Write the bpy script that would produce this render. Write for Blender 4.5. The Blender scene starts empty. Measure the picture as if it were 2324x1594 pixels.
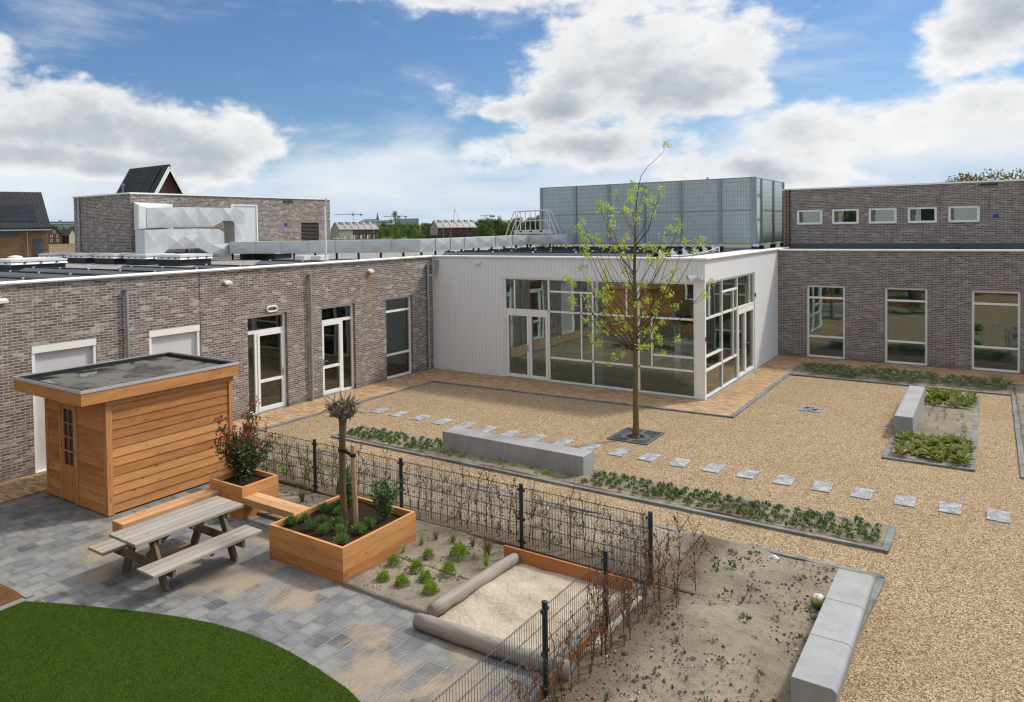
import bpy, bmesh, math, random
import numpy as np
from mathutils import Vector, Matrix

random.seed(7)
RNG = np.random.default_rng(11)
SC = bpy.context.scene
COL = SC.collection
R = math.radians

# ------------------------------------------------------------------ camera
CAM_POS = Vector((16.6647, -22.3978, 5.1916))
yaw, pitch, roll = 0.637613, 0.028550, -0.016078
cy_, sy_ = math.cos(yaw), math.sin(yaw)
cp_, sp_ = math.cos(pitch), math.sin(pitch)
fwd = Vector((-sy_ * cp_, cy_ * cp_, -sp_))
rt0 = Vector((cy_, sy_, 0))
up0 = rt0.cross(fwd)
cr_, sr_ = math.cos(roll), math.sin(roll)
rt = rt0 * cr_ + up0 * sr_
upv = up0 * cr_ - rt0 * sr_
cam_d = bpy.data.cameras.new('camera')
cam = bpy.data.objects.new('camera', cam_d)
COL.objects.link(cam)
cam.matrix_world = Matrix(((rt.x, upv.x, -fwd.x, CAM_POS.x), (rt.y, upv.y, -fwd.y, CAM_POS.y),
                           (rt.z, upv.z, -fwd.z, CAM_POS.z), (0, 0, 0, 1)))
cam_d.sensor_width = 36.0
cam_d.lens = 36.0 * 1708.70 / 2324.0
cam_d.shift_x = 178.48 / 2324.0
cam_d.shift_y = -227.14 / 2324.0
cam_d.clip_start = 0.1
cam_d.clip_end = 6000.0
SC.camera = cam

# ------------------------------------------------------------------ exposure, sun, sky
SC.view_settings.view_transform = 'Standard'
SC.view_settings.look = 'None'
SC.view_settings.exposure = 0.08
SC.view_settings.gamma = 1.0
SC.render.engine = 'CYCLES'
SC.cycles.max_bounces = 8
SC.cycles.diffuse_bounces = 3
SC.cycles.glossy_bounces = 3
SC.cycles.transparent_max_bounces = 12
SC.cycles.caustics_reflective = False
SC.cycles.caustics_refractive = False
try:
    SC.cycles.use_denoising = True
    SC.cycles.denoiser = 'OPENIMAGEDENOISE'
    SC.cycles.denoising_input_passes = 'RGB_ALBEDO_NORMAL'
    SC.cycles.denoising_prefilter = 'ACCURATE'
    SC.cycles.filter_width = 1.25
    SC.cycles.sample_clamp_indirect = 4.0
except Exception:
    pass

SUN_AZ, SUN_EL = R(30.0), R(47.0)          # azimuth clockwise from +Y
sun_dir = Vector((math.sin(SUN_AZ) * math.cos(SUN_EL), math.cos(SUN_AZ) * math.cos(SUN_EL), math.sin(SUN_EL)))
sun_d = bpy.data.lights.new('sun', 'SUN')
sun_d.energy = 2.8
sun_d.angle = R(5.5)
sun_d.color = (1.0, 0.93, 0.83)
sun = bpy.data.objects.new('sun', sun_d)
COL.objects.link(sun)
sun.rotation_euler = sun_dir.to_track_quat('Z', 'Y').to_euler()


class G:
    """small node-graph helper"""
    def __init__(s, tree):
        s.t = tree

    def n(s, typ, ins=None, **at):
        nd = s.t.nodes.new('ShaderNode' + typ)
        for k, v in at.items():
            setattr(nd, k, v)
        for k, v in (ins or {}).items():
            if isinstance(v, bpy.types.NodeSocket):
                s.t.links.new(v, nd.inputs[k])
            else:
                nd.inputs[k].default_value = v
        return nd

    def math(s, op, a, b=0.0, c=None, clamp=False):
        d = {0: a, 1: b}
        if c is not None:
            d[2] = c
        nd = s.n('Math', d, operation=op)
        nd.use_clamp = clamp
        return nd.outputs[0]

    def noise(s, vec, scale, detail=3.0, rough=0.5, dist=0.0):
        return s.n('TexNoise', {'Vector': vec, 'Scale': scale, 'Detail': detail, 'Roughness': rough, 'Distortion': dist}).outputs[0]

    def mr(s, v, a, b, c=0.0, d=1.0, smooth=False):
        nd = s.n('MapRange', {0: v, 1: a, 2: b, 3: c, 4: d})
        if smooth:
            nd.interpolation_type = 'SMOOTHSTEP'
        return nd.outputs[0]

    def mix(s, f, a, b, blend='MIX'):
        nd = s.n('Mix', None, data_type='RGBA')
        nd.blend_type = blend
        for i, v in ((0, f), (6, a), (7, b)):
            if isinstance(v, bpy.types.NodeSocket):
                s.t.links.new(v, nd.inputs[i])
            else:
                nd.inputs[i].default_value = (v if i == 0 else (tuple(v) + (1.0,))[:4])
        return nd.outputs[2]

    def ramp(s, f, stops, interp='LINEAR'):
        nd = s.n('ValToRGB', {0: f})
        cr = nd.color_ramp
        cr.interpolation = interp
        while len(cr.elements) < len(stops):
            cr.elements.new(0.5)
        for e, (p, c) in zip(cr.elements, stops):
            e.position = p
            e.color = (tuple(c) + (1.0,))[:4]
        return nd.outputs[0]

    def map(s, vec, scale=(1, 1, 1), loc=(0, 0, 0), rot=(0, 0, 0)):
        return s.n('Mapping', {0: vec, 1: loc, 2: rot, 3: scale}).outputs[0]

    def bump(s, h, strength=0.3, dist=0.02, normal=None):
        d = {'Strength': strength, 'Distance': dist, 'Height': h}
        if normal is not None:
            d['Normal'] = normal
        return s.n('Bump', d).outputs[0]


def make_sky():
    w = bpy.data.worlds.new('World')
    SC.world = w
    w.use_nodes = True
    t = w.node_tree
    t.nodes.clear()
    g = G(t)
    sky = g.n('TexSky', None, sky_type='NISHITA')
    sky.sun_disc = False
    sky.sun_elevation = SUN_EL
    sky.sun_rotation = SUN_AZ
    sky.air_density = 1.0
    sky.dust_density = 0.6
    sky.ozone_density = 1.6
    tc = g.n('TexCoord').outputs['Generated']
    sep = g.n('SeparateXYZ', {0: tc})
    x, y, z = sep.outputs
    deg = 180.0 / math.pi
    az = g.math('MULTIPLY', g.math('ARCTAN2', x, y), deg)
    el = g.math('MULTIPLY', g.math('ARCSINE', z), deg)
    # cloud-layer coordinates (flat layer seen in perspective)
    den = g.math('ADD', g.math('MAXIMUM', z, 0.0), 0.16)
    px = g.math('DIVIDE', x, den)
    py = g.math('DIVIDE', y, den)
    pv = g.n('CombineXYZ', {0: px, 1: py, 2: g.math('MULTIPLY', z, 2.5)}).outputs[0]
    dirv = g.map(tc, (1.0, 1.0, 1.75))
    n1 = g.noise(dirv, 7.5, 9.0, 0.60, 0.0)
    n2 = g.noise(dirv, 3.0, 6.0, 0.55, 0.1)
    n3 = g.noise(dirv, 22.0, 5.0, 0.6, 0.0)

    wv = g.n('TexNoise', {'Vector': dirv, 'Scale': 4.2, 'Detail': 4.0, 'Roughness': 0.55}).outputs['Color']
    wsep = g.n('SeparateColor', {0: wv}).outputs
    azw = g.math('ADD', az, g.math('MULTIPLY', g.math('SUBTRACT', wsep[0], 0.5), 13.0))
    elw = g.math('ADD', el, g.math('MULTIPLY', g.math('SUBTRACT', wsep[1], 0.5), 5.5))

    def blob(a, e, ra, re, gain=1.0):
        da = g.math('DIVIDE', g.math('SUBTRACT', azw, a), ra)
        de = g.math('DIVIDE', g.math('SUBTRACT', elw, e), re)
        d = g.math('SQRT', g.math('ADD', g.math('MULTIPLY', da, da), g.math('MULTIPLY', de, de)))
        return g.math('MULTIPLY', g.math('SUBTRACT', 1.0, d), gain)
    # cumulus masses standing round the horizon
    blobs = [(-62, 7.2, 10.5, 3.6), (-54, 6.4, 6.0, 3.4), (-51.0, 6.8, 3.6, 3.0), (-70, 10.5, 5.5, 2.6), (-62, 4.6, 14, 1.6),
             (-23.5, 13.0, 10.5, 6.0), (-19, 10.6, 8.0, 4.4), (-22, 17, 9, 4), (-34, 17.2, 10, 2.0), (-27, 9.0, 8, 3.2), (-25, 6.0, 9.5, 2.4), (-31.5, 9.0, 2.6, 1.7),
             (-9.5, 6.0, 6.0, 2.6), (-13, 4.0, 8, 1.5), (-1.0, 5.6, 7.0, 2.9), (1.0, 12.6, 5.6, 3.0), (0.5, 15.5, 6, 2.0),
             (20, 9, 14, 6), (45, 14, 18, 9), (80, 10, 22, 7), (120, 12, 25, 9), (165, 9, 25, 6), (-110, 11, 20, 8), (-150, 10, 18, 6)]
    f = None
    for b in blobs:
        v = blob(*b)
        f = v if f is None else g.math('MAXIMUM', f, v)
    f = g.math('MAXIMUM', f, -1.3)
    nn = g.math('ADD', g.math('MULTIPLY', g.math('SUBTRACT', n1, 0.5), 2.1), g.math('MULTIPLY', g.math('SUBTRACT', n3, 0.5), 0.8))
    dens = g.math('ADD', f, nn)
    cum = g.mr(dens, -0.08, 0.42, 0, 1, True)
    # soft veil of stratus low down; unseen bright cloud overhead, added to raise ambient light
    n4 = g.noise(g.map(tc, (1.0, 1.0, 3.4)), 3.6, 8.0, 0.58, 0.3)
    veil_el = g.mr(el, 2.0, 10.5, 1.0, 0.0, True)
    veil = g.mr(g.math('ADD', n4, g.math('MULTIPLY', veil_el, 0.50)), 0.50, 0.92, 0.0, 0.94, True)
    fill_deck = g.math('MULTIPLY', g.mr(g.noise(pv, 1.1, 7.0, 0.6, 0.3), 0.36, 0.60, 0.25, 0.95, True), g.mr(el, 18, 30, 0, 1, True))
    sd = g.n('VectorMath', {0: tc, 1: tuple(sun_dir)}, operation='DOT_PRODUCT').outputs['Value']
    aur = g.math('POWER', g.math('MAXIMUM', sd, 0.0), 5.0)
    dk = g.math('ADD', 9.4, g.math('MULTIPLY', aur, 20.0))
    fill_col = g.n('CombineColor', {0: dk, 1: dk, 2: g.math('MULTIPLY', dk, 1.01)}).outputs[0]
    # shading of the cloud bodies: bright rims and tops, grey bellies
    thick = g.mr(dens, 0.12, 0.95, 0.0, 1.0, True)
    shade = g.math('MULTIPLY', g.math('MULTIPLY', thick, 1.42), g.mr(g.math('ADD', g.math('MULTIPLY', n2, 0.6), g.math('MULTIPLY', n1, 0.4)), 0.40, 0.60, 0.10, 1.0, True))
    fine = g.mr(g.math('ADD', g.math('MULTIPLY', n1, 0.6), g.math('MULTIPLY', n3, 0.4)), 0.33, 0.67, -0.26, 0.24)
    cshade = g.math('ADD', g.math('SUBTRACT', 0.98, g.math('MULTIPLY', shade, 0.66)), fine)
    ccol = g.mix(g.math('MINIMUM', g.math('MAXIMUM', cshade, 0.0), 1.0), (4.1, 4.6, 5.2), (9.0, 9.0, 8.95))
    vcol = g.mix(g.mr(n4, 0.35, 0.65), (4.9, 6.3, 8.0), (8.2, 8.5, 8.8))
    base = g.mix(1.0, sky.outputs[0], (0.60, 0.79, 1.0), 'MULTIPLY')
    c = g.mix(veil, base, vcol)
    c = g.mix(fill_deck, c, fill_col)
    c = g.mix(cum, c, ccol)
    bg = g.n('Background', {0: c, 1: 0.10})
    out = g.n('OutputWorld', {0: bg.outputs[0]})


make_sky()

# ------------------------------------------------------------------ materials
MATS = {}


def new_mat(name):
    m = bpy.data.materials.new(name)
    m.use_nodes = True
    m.node_tree.nodes.clear()
    g = G(m.node_tree)
    MATS[name] = m
    return m, g


def finish(g, color, rough=0.7, normal=None, spec=0.4, metal=0.0, **kw):
    d = {'Base Color': color if isinstance(color, bpy.types.NodeSocket) else (tuple(color) + (1.0,))[:4],
         'Roughness': rough, 'Metallic': metal, 'Specular IOR Level': spec}
    if normal is not None:
        d['Normal'] = normal
    d.update(kw)
    b = g.n('BsdfPrincipled', d)
    g.n('OutputMaterial', {0: b.outputs[0]})
    return b


def uvv(g):
    return g.n('UVMap').outputs[0]


def pos(g):
    return g.n('NewGeometry').outputs['Position']


def island(g):
    return g.n('NewGeometry').outputs['Random Per Island']


def objc(g):
    return g.n('TexCoord').outputs['Object']


def plain(name, col, rough=0.6, var=0.12, scale=3.0, fine=40.0, spec=0.4, metal=0.0, bump=0.0):
    """a painted / cast surface: a base colour with uneven tone, fine grain and a little dirt"""
    m, g = new_mat(name)
    p = objc(g)
    a = g.noise(p, scale, 4.0, 0.6)
    b = g.noise(p, fine, 2.0, 0.5)
    v = g.math('ADD', g.math('MULTIPLY', g.math('SUBTRACT', a, 0.5), var * 2.2), g.math('MULTIPLY', g.math('SUBTRACT', b, 0.5), var))
    hi = g.math('ADD', 1.0, v)
    c = g.mix(1.0, col, g.n('CombineColor', {0: hi, 1: hi, 2: hi}).outputs[0], 'MULTIPLY')
    nrm = g.bump(b, bump, 0.01) if bump else None
    r = g.mr(a, 0.3, 0.7, max(rough - 0.08, 0.02), min(rough + 0.08, 1.0))
    finish(g, c, r, nrm, spec, metal)
    return m


def brick_mat(name, tones, mortar, smear=0.55, w=0.215, h=0.0625, stain=False):
    m, g = new_mat(name)
    uv = uvv(g)
    br = g.n('TexBrick', {'Vector': uv, 'Color1': (0, 0, 0, 1), 'Color2': (1, 1, 1, 1), 'Mortar': (0.5, 0.5, 0.5, 1), 'Scale': 1.0,
                          'Mortar Size': 0.0085, 'Mortar Smooth': 0.25, 'Bias': 0.0, 'Brick Width': w, 'Row Height': h})
    rnd = br.outputs['Color']
    fac = br.outputs['Fac']
    col = g.ramp(rnd, [(0.0, tones[0]), (0.45, tones[1]), (0.8, tones[2]), (1.0, tones[1])])
    # limewash-like smears in flat, wide clumps
    s1 = g.noise(g.map(uv, (1.5, 4.6, 1)), 1.5, 6.0, 0.70)
    s2 = g.noise(g.map(uv, (5.0, 14.0, 1)), 1.0, 3.0, 0.6)
    sm = g.math('ADD', g.math('MULTIPLY', g.math('SUBTRACT', s1, 0.5), 1.25), g.math('MULTIPLY', g.math('SUBTRACT', rnd, 0.5), 0.34))
    sm = g.math('ADD', sm, g.math('MULTIPLY', g.math('SUBTRACT', s2, 0.5), 0.8))
    col = g.mix(g.mr(sm, 0.06, 0.30, 0.0, smear, True), col, (0.56, 0.52, 0.49))
    col = g.mix(g.mr(s2, 0.3, 0.75, 0.0, 0.22), col, (0.06, 0.045, 0.04))
    mcol = g.mix(g.noise(uv, 2.0, 3.0), tuple(c * 0.8 for c in mortar), mortar)
    col = g.mix(fac, col, mcol)
    sv = g.n('SeparateXYZ', {0: uv}).outputs
    rn = g.noise(g.map(uv, (3.4, 0.18, 1)), 1.6, 5.0, 0.65)
    run = g.math('MULTIPLY', g.mr(sv[1], 2.6, 4.15, 0.0, 1.0), g.mr(rn, 0.52, 0.72, 0.0, 0.38))
    col = g.mix(run, col, (0.10, 0.085, 0.072))
    sp = g.math('ADD', sv[1], g.math('MULTIPLY', g.math('SUBTRACT', g.noise(uv, 3.0, 5.0, 0.7), 0.5), 0.55))
    col = g.mix(g.mr(sp, 0.05, 0.30, 0.5, 0.0), col, (0.13, 0.105, 0.075))
    if stain:
        # rust run below the overflow spout
        su = g.n('SeparateXYZ', {0: uv}).outputs
        wv = g.noise(g.map(uv, (9.0, 0.9, 1)), 1.0, 4.0, 0.6)
        du = g.math('ABSOLUTE', g.math('SUBTRACT', su[0], -3.47))
        band = g.math('MULTIPLY', g.mr(du, 0.0, 0.42, 1.0, 0.0, True), g.math('MULTIPLY', g.mr(su[1], 1.5, 2.9, 0.0, 1.0, True), g.mr(su[1], 3.8, 3.9, 1.0, 0.0)))
        col = g.mix(g.math('MULTIPLY', band, g.mr(wv, 0.40, 0.62, 0.05, 0.55)), col, (0.34, 0.20, 0.08))
    hgt = g.math('SUBTRACT', g.math('MULTIPLY', g.noise(uv, 60.0, 3.0), 0.4), fac)
    hgt = g.math('ADD', hgt, g.math('MULTIPLY', rnd, 0.35))
    finish(g, col, 0.9, g.bump(hgt, 0.7, 0.012), 0.2)
    return m


def wood_mat(name, dark, light, knots=0.6, grey=0.0, rough=0.65):
    m, g = new_mat(name)
    uv = uvv(g)
    isl = island(g)
    off = g.n('CombineXYZ', {0: g.math('MULTIPLY', isl, 37.0), 1: g.math('MULTIPLY', isl, 91.0), 2: 0.0}).outputs[0]
    uvo = g.n('VectorMath', {0: uv, 1: off}, operation='ADD').outputs[0]
    gr = g.noise(g.map(uvo, (1.6, 26.0, 1)), 1.0, 5.0, 0.62, 0.8)
    gr2 = g.noise(g.map(uvo, (0.9, 7.0, 1)), 1.0, 3.0, 0.55, 1.2)
    t = g.math('ADD', g.math('MULTIPLY', gr, 0.55), g.math('MULTIPLY', gr2, 0.45))
    t = g.math('ADD', t, g.math('MULTIPLY', g.math('SUBTRACT', isl, 0.5), 0.38))
    col = g.mix(g.mr(t, 0.28, 0.72), dark, light)
    vo = g.n('TexVoronoi', {'Vector': g.map(uvo, (2.6, 6.0, 1)), 'Scale': 1.0, 'Randomness': 1.0}, feature='F1')
    kn = g.mr(vo.outputs['Distance'], 0.05, 0.20, knots, 0.0, True)
    col = g.mix(kn, col, tuple(c * 0.38 for c in dark))
    blot = g.noise(uvo, 1.8, 4.0, 0.6)
    col = g.mix(g.mr(blot, 0.55, 0.8, 0.0, 0.30), col, tuple(c * 0.55 for c in dark))
    if grey:
        col = g.mix(g.mr(g.noise(uvo, 3.0, 4.0), 0.3, 0.75, grey * 0.3, grey), col, (0.36, 0.34, 0.31))
    finish(g, col, rough, g.bump(gr, 0.25, 0.006), 0.25)
    return m


def leaf_mat(name, cols, trans=0.3, rough=0.5, scale=1.4, spec=0.35):
    m, g = new_mat(name)
    isl = island(g)
    cl = g.noise(pos(g), scale, 3.0)
    t = g.math('ADD', g.math('MULTIPLY', isl, 0.62), g.math('MULTIPLY', g.mr(cl, 0.3, 0.7), 0.38))
    n = len(cols)
    col = g.ramp(t, [(i / (n - 1), c) for i, c in enumerate(cols)])
    b = g.n('BsdfPrincipled', {'Base Color': col, 'Roughness': rough, 'Specular IOR Level': spec})
    tr = g.n('BsdfTranslucent', {0: g.mix(1.0, col, (1.15, 1.25, 0.6), 'MULTIPLY')})
    ms = g.n('MixShader', {0: trans, 1: b.outputs[0], 2: tr.outputs[0]})
    g.n('OutputMaterial', {0: ms.outputs[0]})
    return m


def build_materials():
    brick_mat('brick', [(0.135, 0.104, 0.092), (0.205, 0.163, 0.146), (0.265, 0.215, 0.19)], (0.56, 0.525, 0.475), 0.9, stain=True)
    brick_mat('brick_fresh', [(0.140, 0.110, 0.101), (0.20, 0.163, 0.149), (0.248, 0.206, 0.188)], (0.52, 0.49, 0.45), 0.55)
    brick_mat('brick_orange', [(0.20, 0.085, 0.04), (0.30, 0.14, 0.07), (0.36, 0.2, 0.11)], (0.22, 0.17, 0.12), 0.0)
    brick_mat('brick_maroon', [(0.07, 0.026, 0.022), (0.10, 0.038, 0.03), (0.13, 0.052, 0.042)], (0.12, 0.07, 0.06), 0.0)
    brick_mat('brick_cream', [(0.34, 0.29, 0.22), (0.42, 0.37, 0.29), (0.5, 0.45, 0.36)], (0.4, 0.37, 0.31), 0.1)

    # vertical white boards with grooves
    m, g = new_mat('white_boards')
    uv = uvv(g)
    u = g.n('SeparateXYZ', {0: uv}).outputs[0]
    k = g.math('FRACT', g.math('DIVIDE', u, 0.145))
    line = g.math('MAXIMUM', g.mr(k, 0.0, 0.055, 1.0, 0.0), g.mr(k, 0.945, 1.0, 0.0, 1.0))
    bid = g.n('TexWhiteNoise', {1: g.math('FLOOR', g.math('DIVIDE', u, 0.145))}, noise_dimensions='1D').outputs[0]
    st = g.noise(g.map(uv, (2.2, 0.35, 1)), 2.0, 4.0, 0.6)
    c = g.mix(g.mr(bid, 0, 1, 0.0, 0.35), (0.785, 0.80, 0.805), (0.845, 0.86, 0.865))
    c = g.mix(g.mr(st, 0.55, 0.85, 0.0, 0.22), c, (0.50, 0.50, 0.47))
    c = g.mix(g.math('MULTIPLY', line, 0.5), c, (0.25, 0.25, 0.25))
    finish(g, c, 0.55, g.bump(g.math('SUBTRACT', 1.0, line), 0.5, 0.012), 0.35)

    plain('white_frame', (0.86, 0.86, 0.83), 0.45, 0.05)
    plain('coping', (0.86, 0.86, 0.83), 0.4, 0.05)
    plain('white_metal', (0.72, 0.73, 0.72), 0.45, 0.06)
    plain('blind_fabric', (0.60, 0.60, 0.61), 0.8, 0.05)
    plain('galvanised', (0.56, 0.58, 0.59), 0.42, 0.14, 2.0, 30.0, 0.5, 0.35)
    plain('zinc_pipe', (0.33, 0.36, 0.38), 0.5, 0.15, 3.0, 30.0, 0.5, 0.4)
    plain('steel_post', (0.30, 0.35, 0.39), 0.5, 0.16, 2.0, 30.0, 0.5, 0.3)
    plain('aluminium', (0.62, 0.63, 0.63), 0.38, 0.08, 3.0, 30.0, 0.5, 0.6)
    plain('black_rubber', (0.018, 0.019, 0.02), 0.6, 0.3)
    plain('black_metal', (0.022, 0.026, 0.03), 0.45, 0.25)
    plain('fence_paint', (0.022, 0.03, 0.036), 0.42, 0.2)
    plain('roof_membrane', (0.05, 0.053, 0.056), 0.55, 0.35, 1.2)
    plain('roof_tile', (0.022, 0.024, 0.028), 0.5, 0.3)
    plain('lead_flashing', (0.07, 0.085, 0.09), 0.5, 0.35, 2.0)
    plain('deflector', (0.10, 0.11, 0.12), 0.5, 0.35, 1.2, 20.0, 0.4, 0.2)
    plain('far_panel', (0.20, 0.20, 0.20), 0.45, 0.1, 0.3, 20.0, 0.4)
    plain('sign_blue', (0.02, 0.05, 0.30), 0.5, 0.1)
    plain('red_paint', (0.45, 0.03, 0.03), 0.45, 0.1)
    plain('rust_pipe', (0.24, 0.075, 0.035), 0.6, 0.2)
    plain('orange_plastic', (0.50, 0.10, 0.04), 0.45, 0.15)
    plain('blue_plastic', (0.04, 0.07, 0.22), 0.45, 0.15)
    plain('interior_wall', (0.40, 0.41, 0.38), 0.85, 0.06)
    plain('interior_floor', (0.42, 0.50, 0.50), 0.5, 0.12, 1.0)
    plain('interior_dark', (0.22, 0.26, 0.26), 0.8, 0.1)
    plain('planter_soil', (0.032, 0.02, 0.012), 0.95, 0.5, 6.0, 60.0, 0.1, 0.0, 0.9)
    plain('bark_chips', (0.13, 0.062, 0.03), 0.95, 0.6, 10.0, 70.0, 0.1, 0.0, 1.0)
    plain('clod', (0.10, 0.075, 0.05), 0.95, 0.5, 4.0, 60.0, 0.1)
    plain('pale_chip', (0.50, 0.43, 0.35), 0.9, 0.3, 3.0)
    plain('louvre', (0.11, 0.095, 0.08), 0.6, 0.15)
    plain('grate_iron', (0.085, 0.095, 0.10), 0.6, 0.25)
    plain('drain_iron', (0.22, 0.24, 0.25), 0.55, 0.2)
    plain('crane_paint', (0.20, 0.20, 0.19), 0.7, 0.1)
    plain('spire_hazed', (0.11, 0.11, 0.135), 0.8, 0.2, 0.2)  # church slate, with the blue of distance haze put into the colour
    plain('far_white', (0.52, 0.57, 0.62), 0.7, 0.1, 0.1)  # white of the far facades, tinted blue in place of haze
    plain('far_glass', (0.22, 0.30, 0.36), 0.5, 0.2, 0.1)  # far office walls, distance haze painted in as blue
    plain('car_white', (0.75, 0.76, 0.76), 0.3, 0.04)
    plain('car_black', (0.02, 0.022, 0.025), 0.25, 0.1)
    plain('car_green', (0.30, 0.36, 0.30), 0.3, 0.1)
    plain('tyre', (0.015, 0.015, 0.015), 0.9, 0.2)
    plain('timber_fence', (0.28, 0.16, 0.07), 0.8, 0.2)
    plain('door_panel', (0.60, 0.66, 0.65), 0.5, 0.05)
    plain('pillar_white', (0.66, 0.68, 0.64), 0.5, 0.05)
    plain('ladder_metal', (0.55, 0.56, 0.55), 0.4, 0.05, 3.0, 40.0, 0.5, 0.4)
    plain('brown_cladding', (0.20, 0.10, 0.045), 0.7, 0.3, 1.5)
    plain('hinge_steel', (0.45, 0.46, 0.47), 0.35, 0.05, 3, 40, 0.5, 0.7)
    plain('tie_rubber', (0.012, 0.012, 0.014), 0.7, 0.1)

    # bare concrete for the benches: pale flecked, pores and water marks
    m, g = new_mat('concrete')
    p = objc(g)
    a = g.noise(p, 1.7, 5.0, 0.6)
    f = g.noise(p, 90.0, 2.0, 0.6)
    v = g.n('TexVoronoi', {'Vector': p, 'Scale': 38.0}, feature='F1').outputs['Distance']
    c = g.mix(g.mr(a, 0.3, 0.72), (0.29, 0.29, 0.295), (0.385, 0.385, 0.385))
    c = g.mix(g.mr(f, 0.35, 0.7, 0.0, 0.28), c, (0.27, 0.27, 0.27))
    c = g.mix(g.mr(v, 0.04, 0.10, 0.5, 0.0), c, (0.2, 0.2, 0.2))
    run = g.noise(g.map(p, (3.0, 3.0, 0.5)), 2.0, 5.0, 0.65)
    c = g.mix(g.mr(run, 0.54, 0.74, 0.0, 0.42), c, (0.20, 0.195, 0.18))
    blo = g.noise(p, 4.5, 6.0, 0.7)
    c = g.mix(g.mr(blo, 0.56, 0.72, 0.0, 0.35), c, (0.5, 0.49, 0.47))
    finish(g, c, 0.8, g.bump(f, 0.15, 0.004), 0.25)

    # kerb stones: units about 1 m, weathered
    m, g = new_mat('kerb_stone')
    p = pos(g)
    a = g.noise(p, 2.3, 5.0, 0.65)
    f = g.noise(p, 60.0, 2.0)
    c = g.mix(g.mr(a, 0.32, 0.68), (0.085, 0.10, 0.11), (0.25, 0.26, 0.25))
    c = g.mix(g.mr(f, 0.3, 0.7, 0.0, 0.3), c, (0.32, 0.30, 0.25))
    finish(g, c, 0.85, g.bump(f, 0.2, 0.004), 0.25)

    # weathered stepping stone
    m, g = new_mat('slab_stone')
    p = pos(g)
    o = objc(g)
    a = g.noise(p, 5.0, 5.0, 0.6)
    f = g.noise(p, 70.0, 2.0)
    c = g.mix(g.mr(a, 0.34, 0.66), (0.17, 0.19, 0.21), (0.46, 0.47, 0.475))
    c = g.mix(g.mr(f, 0.3, 0.7, 0.0, 0.25), c, (0.2, 0.2, 0.2))
    finish(g, c, 0.8, g.bump(f, 0.2, 0.004), 0.3)

    # buff gravel
    m, g = new_mat('gravel')
    p = pos(g)
    pw = g.n('VectorMath', {0: p, 1: g.n('VectorMath', {0: g.n('TexNoise', {'Vector': p, 'Scale': 30.0, 'Detail': 1.0}).outputs['Color'], 1: (0.02, 0.02, 0.0)}, operation='MULTIPLY').outputs[0]}, operation='ADD').outputs[0]
    v = g.n('TexVoronoi', {'Vector': pw, 'Scale': 52.0}, feature='F1')
    v2 = g.n('TexVoronoi', {'Vector': pw, 'Scale': 23.0}, feature='F1')
    r1 = g.n('SeparateColor', {0: v.outputs['Color']}).outputs[0]
    r2 = g.n('SeparateColor', {0: v2.outputs['Color']}).outputs[1]
    t = g.math('ADD', g.math('MULTIPLY', r1, 0.72), g.math('MULTIPLY', r2, 0.28))
    c = g.ramp(t, [(0.0, (0.19, 0.115, 0.055)), (0.2, (0.34, 0.232, 0.13)), (0.5, (0.485, 0.358, 0.215)), (0.8, (0.60, 0.475, 0.315)), (1.0, (0.74, 0.64, 0.49))])
    gap = g.mr(v.outputs['Distance'], 0.38, 0.72, 0.0, 0.75, True)
    c = g.mix(gap, c, (0.085, 0.05, 0.026))
    big = g.noise(p, 0.55, 5.0, 0.6)
    mid = g.noise(p, 3.1, 4.0, 0.6)
    c = g.mix(g.mr(big, 0.42, 0.72, 0.0, 0.30), c, (0.25, 0.165, 0.085))
    c = g.mix(g.mr(mid, 0.56, 0.80, 0.0, 0.34), c, (0.19, 0.115, 0.055))
    c = g.mix(g.mr(mid, 0.22, 0.42, 0.22, 0.0), c, (0.66, 0.53, 0.35))
    trod = g.noise(g.map(p, (0.35, 1.1, 1)), 1.0, 5.0, 0.62, 0.6)
    c = g.mix(g.mr(trod, 0.55, 0.75, 0.0, 0.26), c, (0.30, 0.225, 0.14))
    hgt = g.math('SUBTRACT', g.math('MULTIPLY', r1, 0.5), v.outputs['Distance'])
    finish(g, c, 0.9, g.bump(hgt, 0.75, 0.012), 0.15)

    # white roof pebbles
    m, g = new_mat('roof_gravel')
    p = pos(g)
    v = g.n('TexVoronoi', {'Vector': p, 'Scale': 26.0}, feature='F1')
    r1 = g.n('SeparateColor', {0: v.outputs['Color']}).outputs[0]
    c = g.ramp(r1, [(0.0, (0.20, 0.19, 0.18)), (0.5, (0.42, 0.41, 0.39)), (1.0, (0.70, 0.69, 0.66))])
    c = g.mix(g.mr(v.outputs['Distance'], 0.35, 0.7, 0.0, 0.8), c, (0.05, 0.05, 0.05))
    finish(g, c, 0.9, g.bump(v.outputs['Distance'], 0.6, -0.02), 0.15)

    # sandy soil
    m, g = new_mat('soil')
    p = pos(g)
    a = g.noise(p, 1.1, 6.0, 0.62)
    b = g.noise(p, 9.0, 5.0, 0.66)
    f = g.noise(p, 70.0, 3.0, 0.6)
    c = g.mix(g.mr(a, 0.34, 0.68), (0.205, 0.170, 0.125), (0.345, 0.30, 0.228))
    c = g.mix(g.mr(b, 0.52, 0.74, 0.0, 0.72), c, (0.145, 0.108, 0.072))
    c = g.mix(g.mr(f, 0.56, 0.74, 0.0, 0.6), c, (0.085, 0.06, 0.04))
    c = g.mix(g.mr(f, 0.24, 0.36, 0.35, 0.0), c, (0.50, 0.43, 0.33))
    # freshly dug, darker earth along the hedge line
    sx = g.n('SeparateXYZ', {0: p}).outputs
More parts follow.
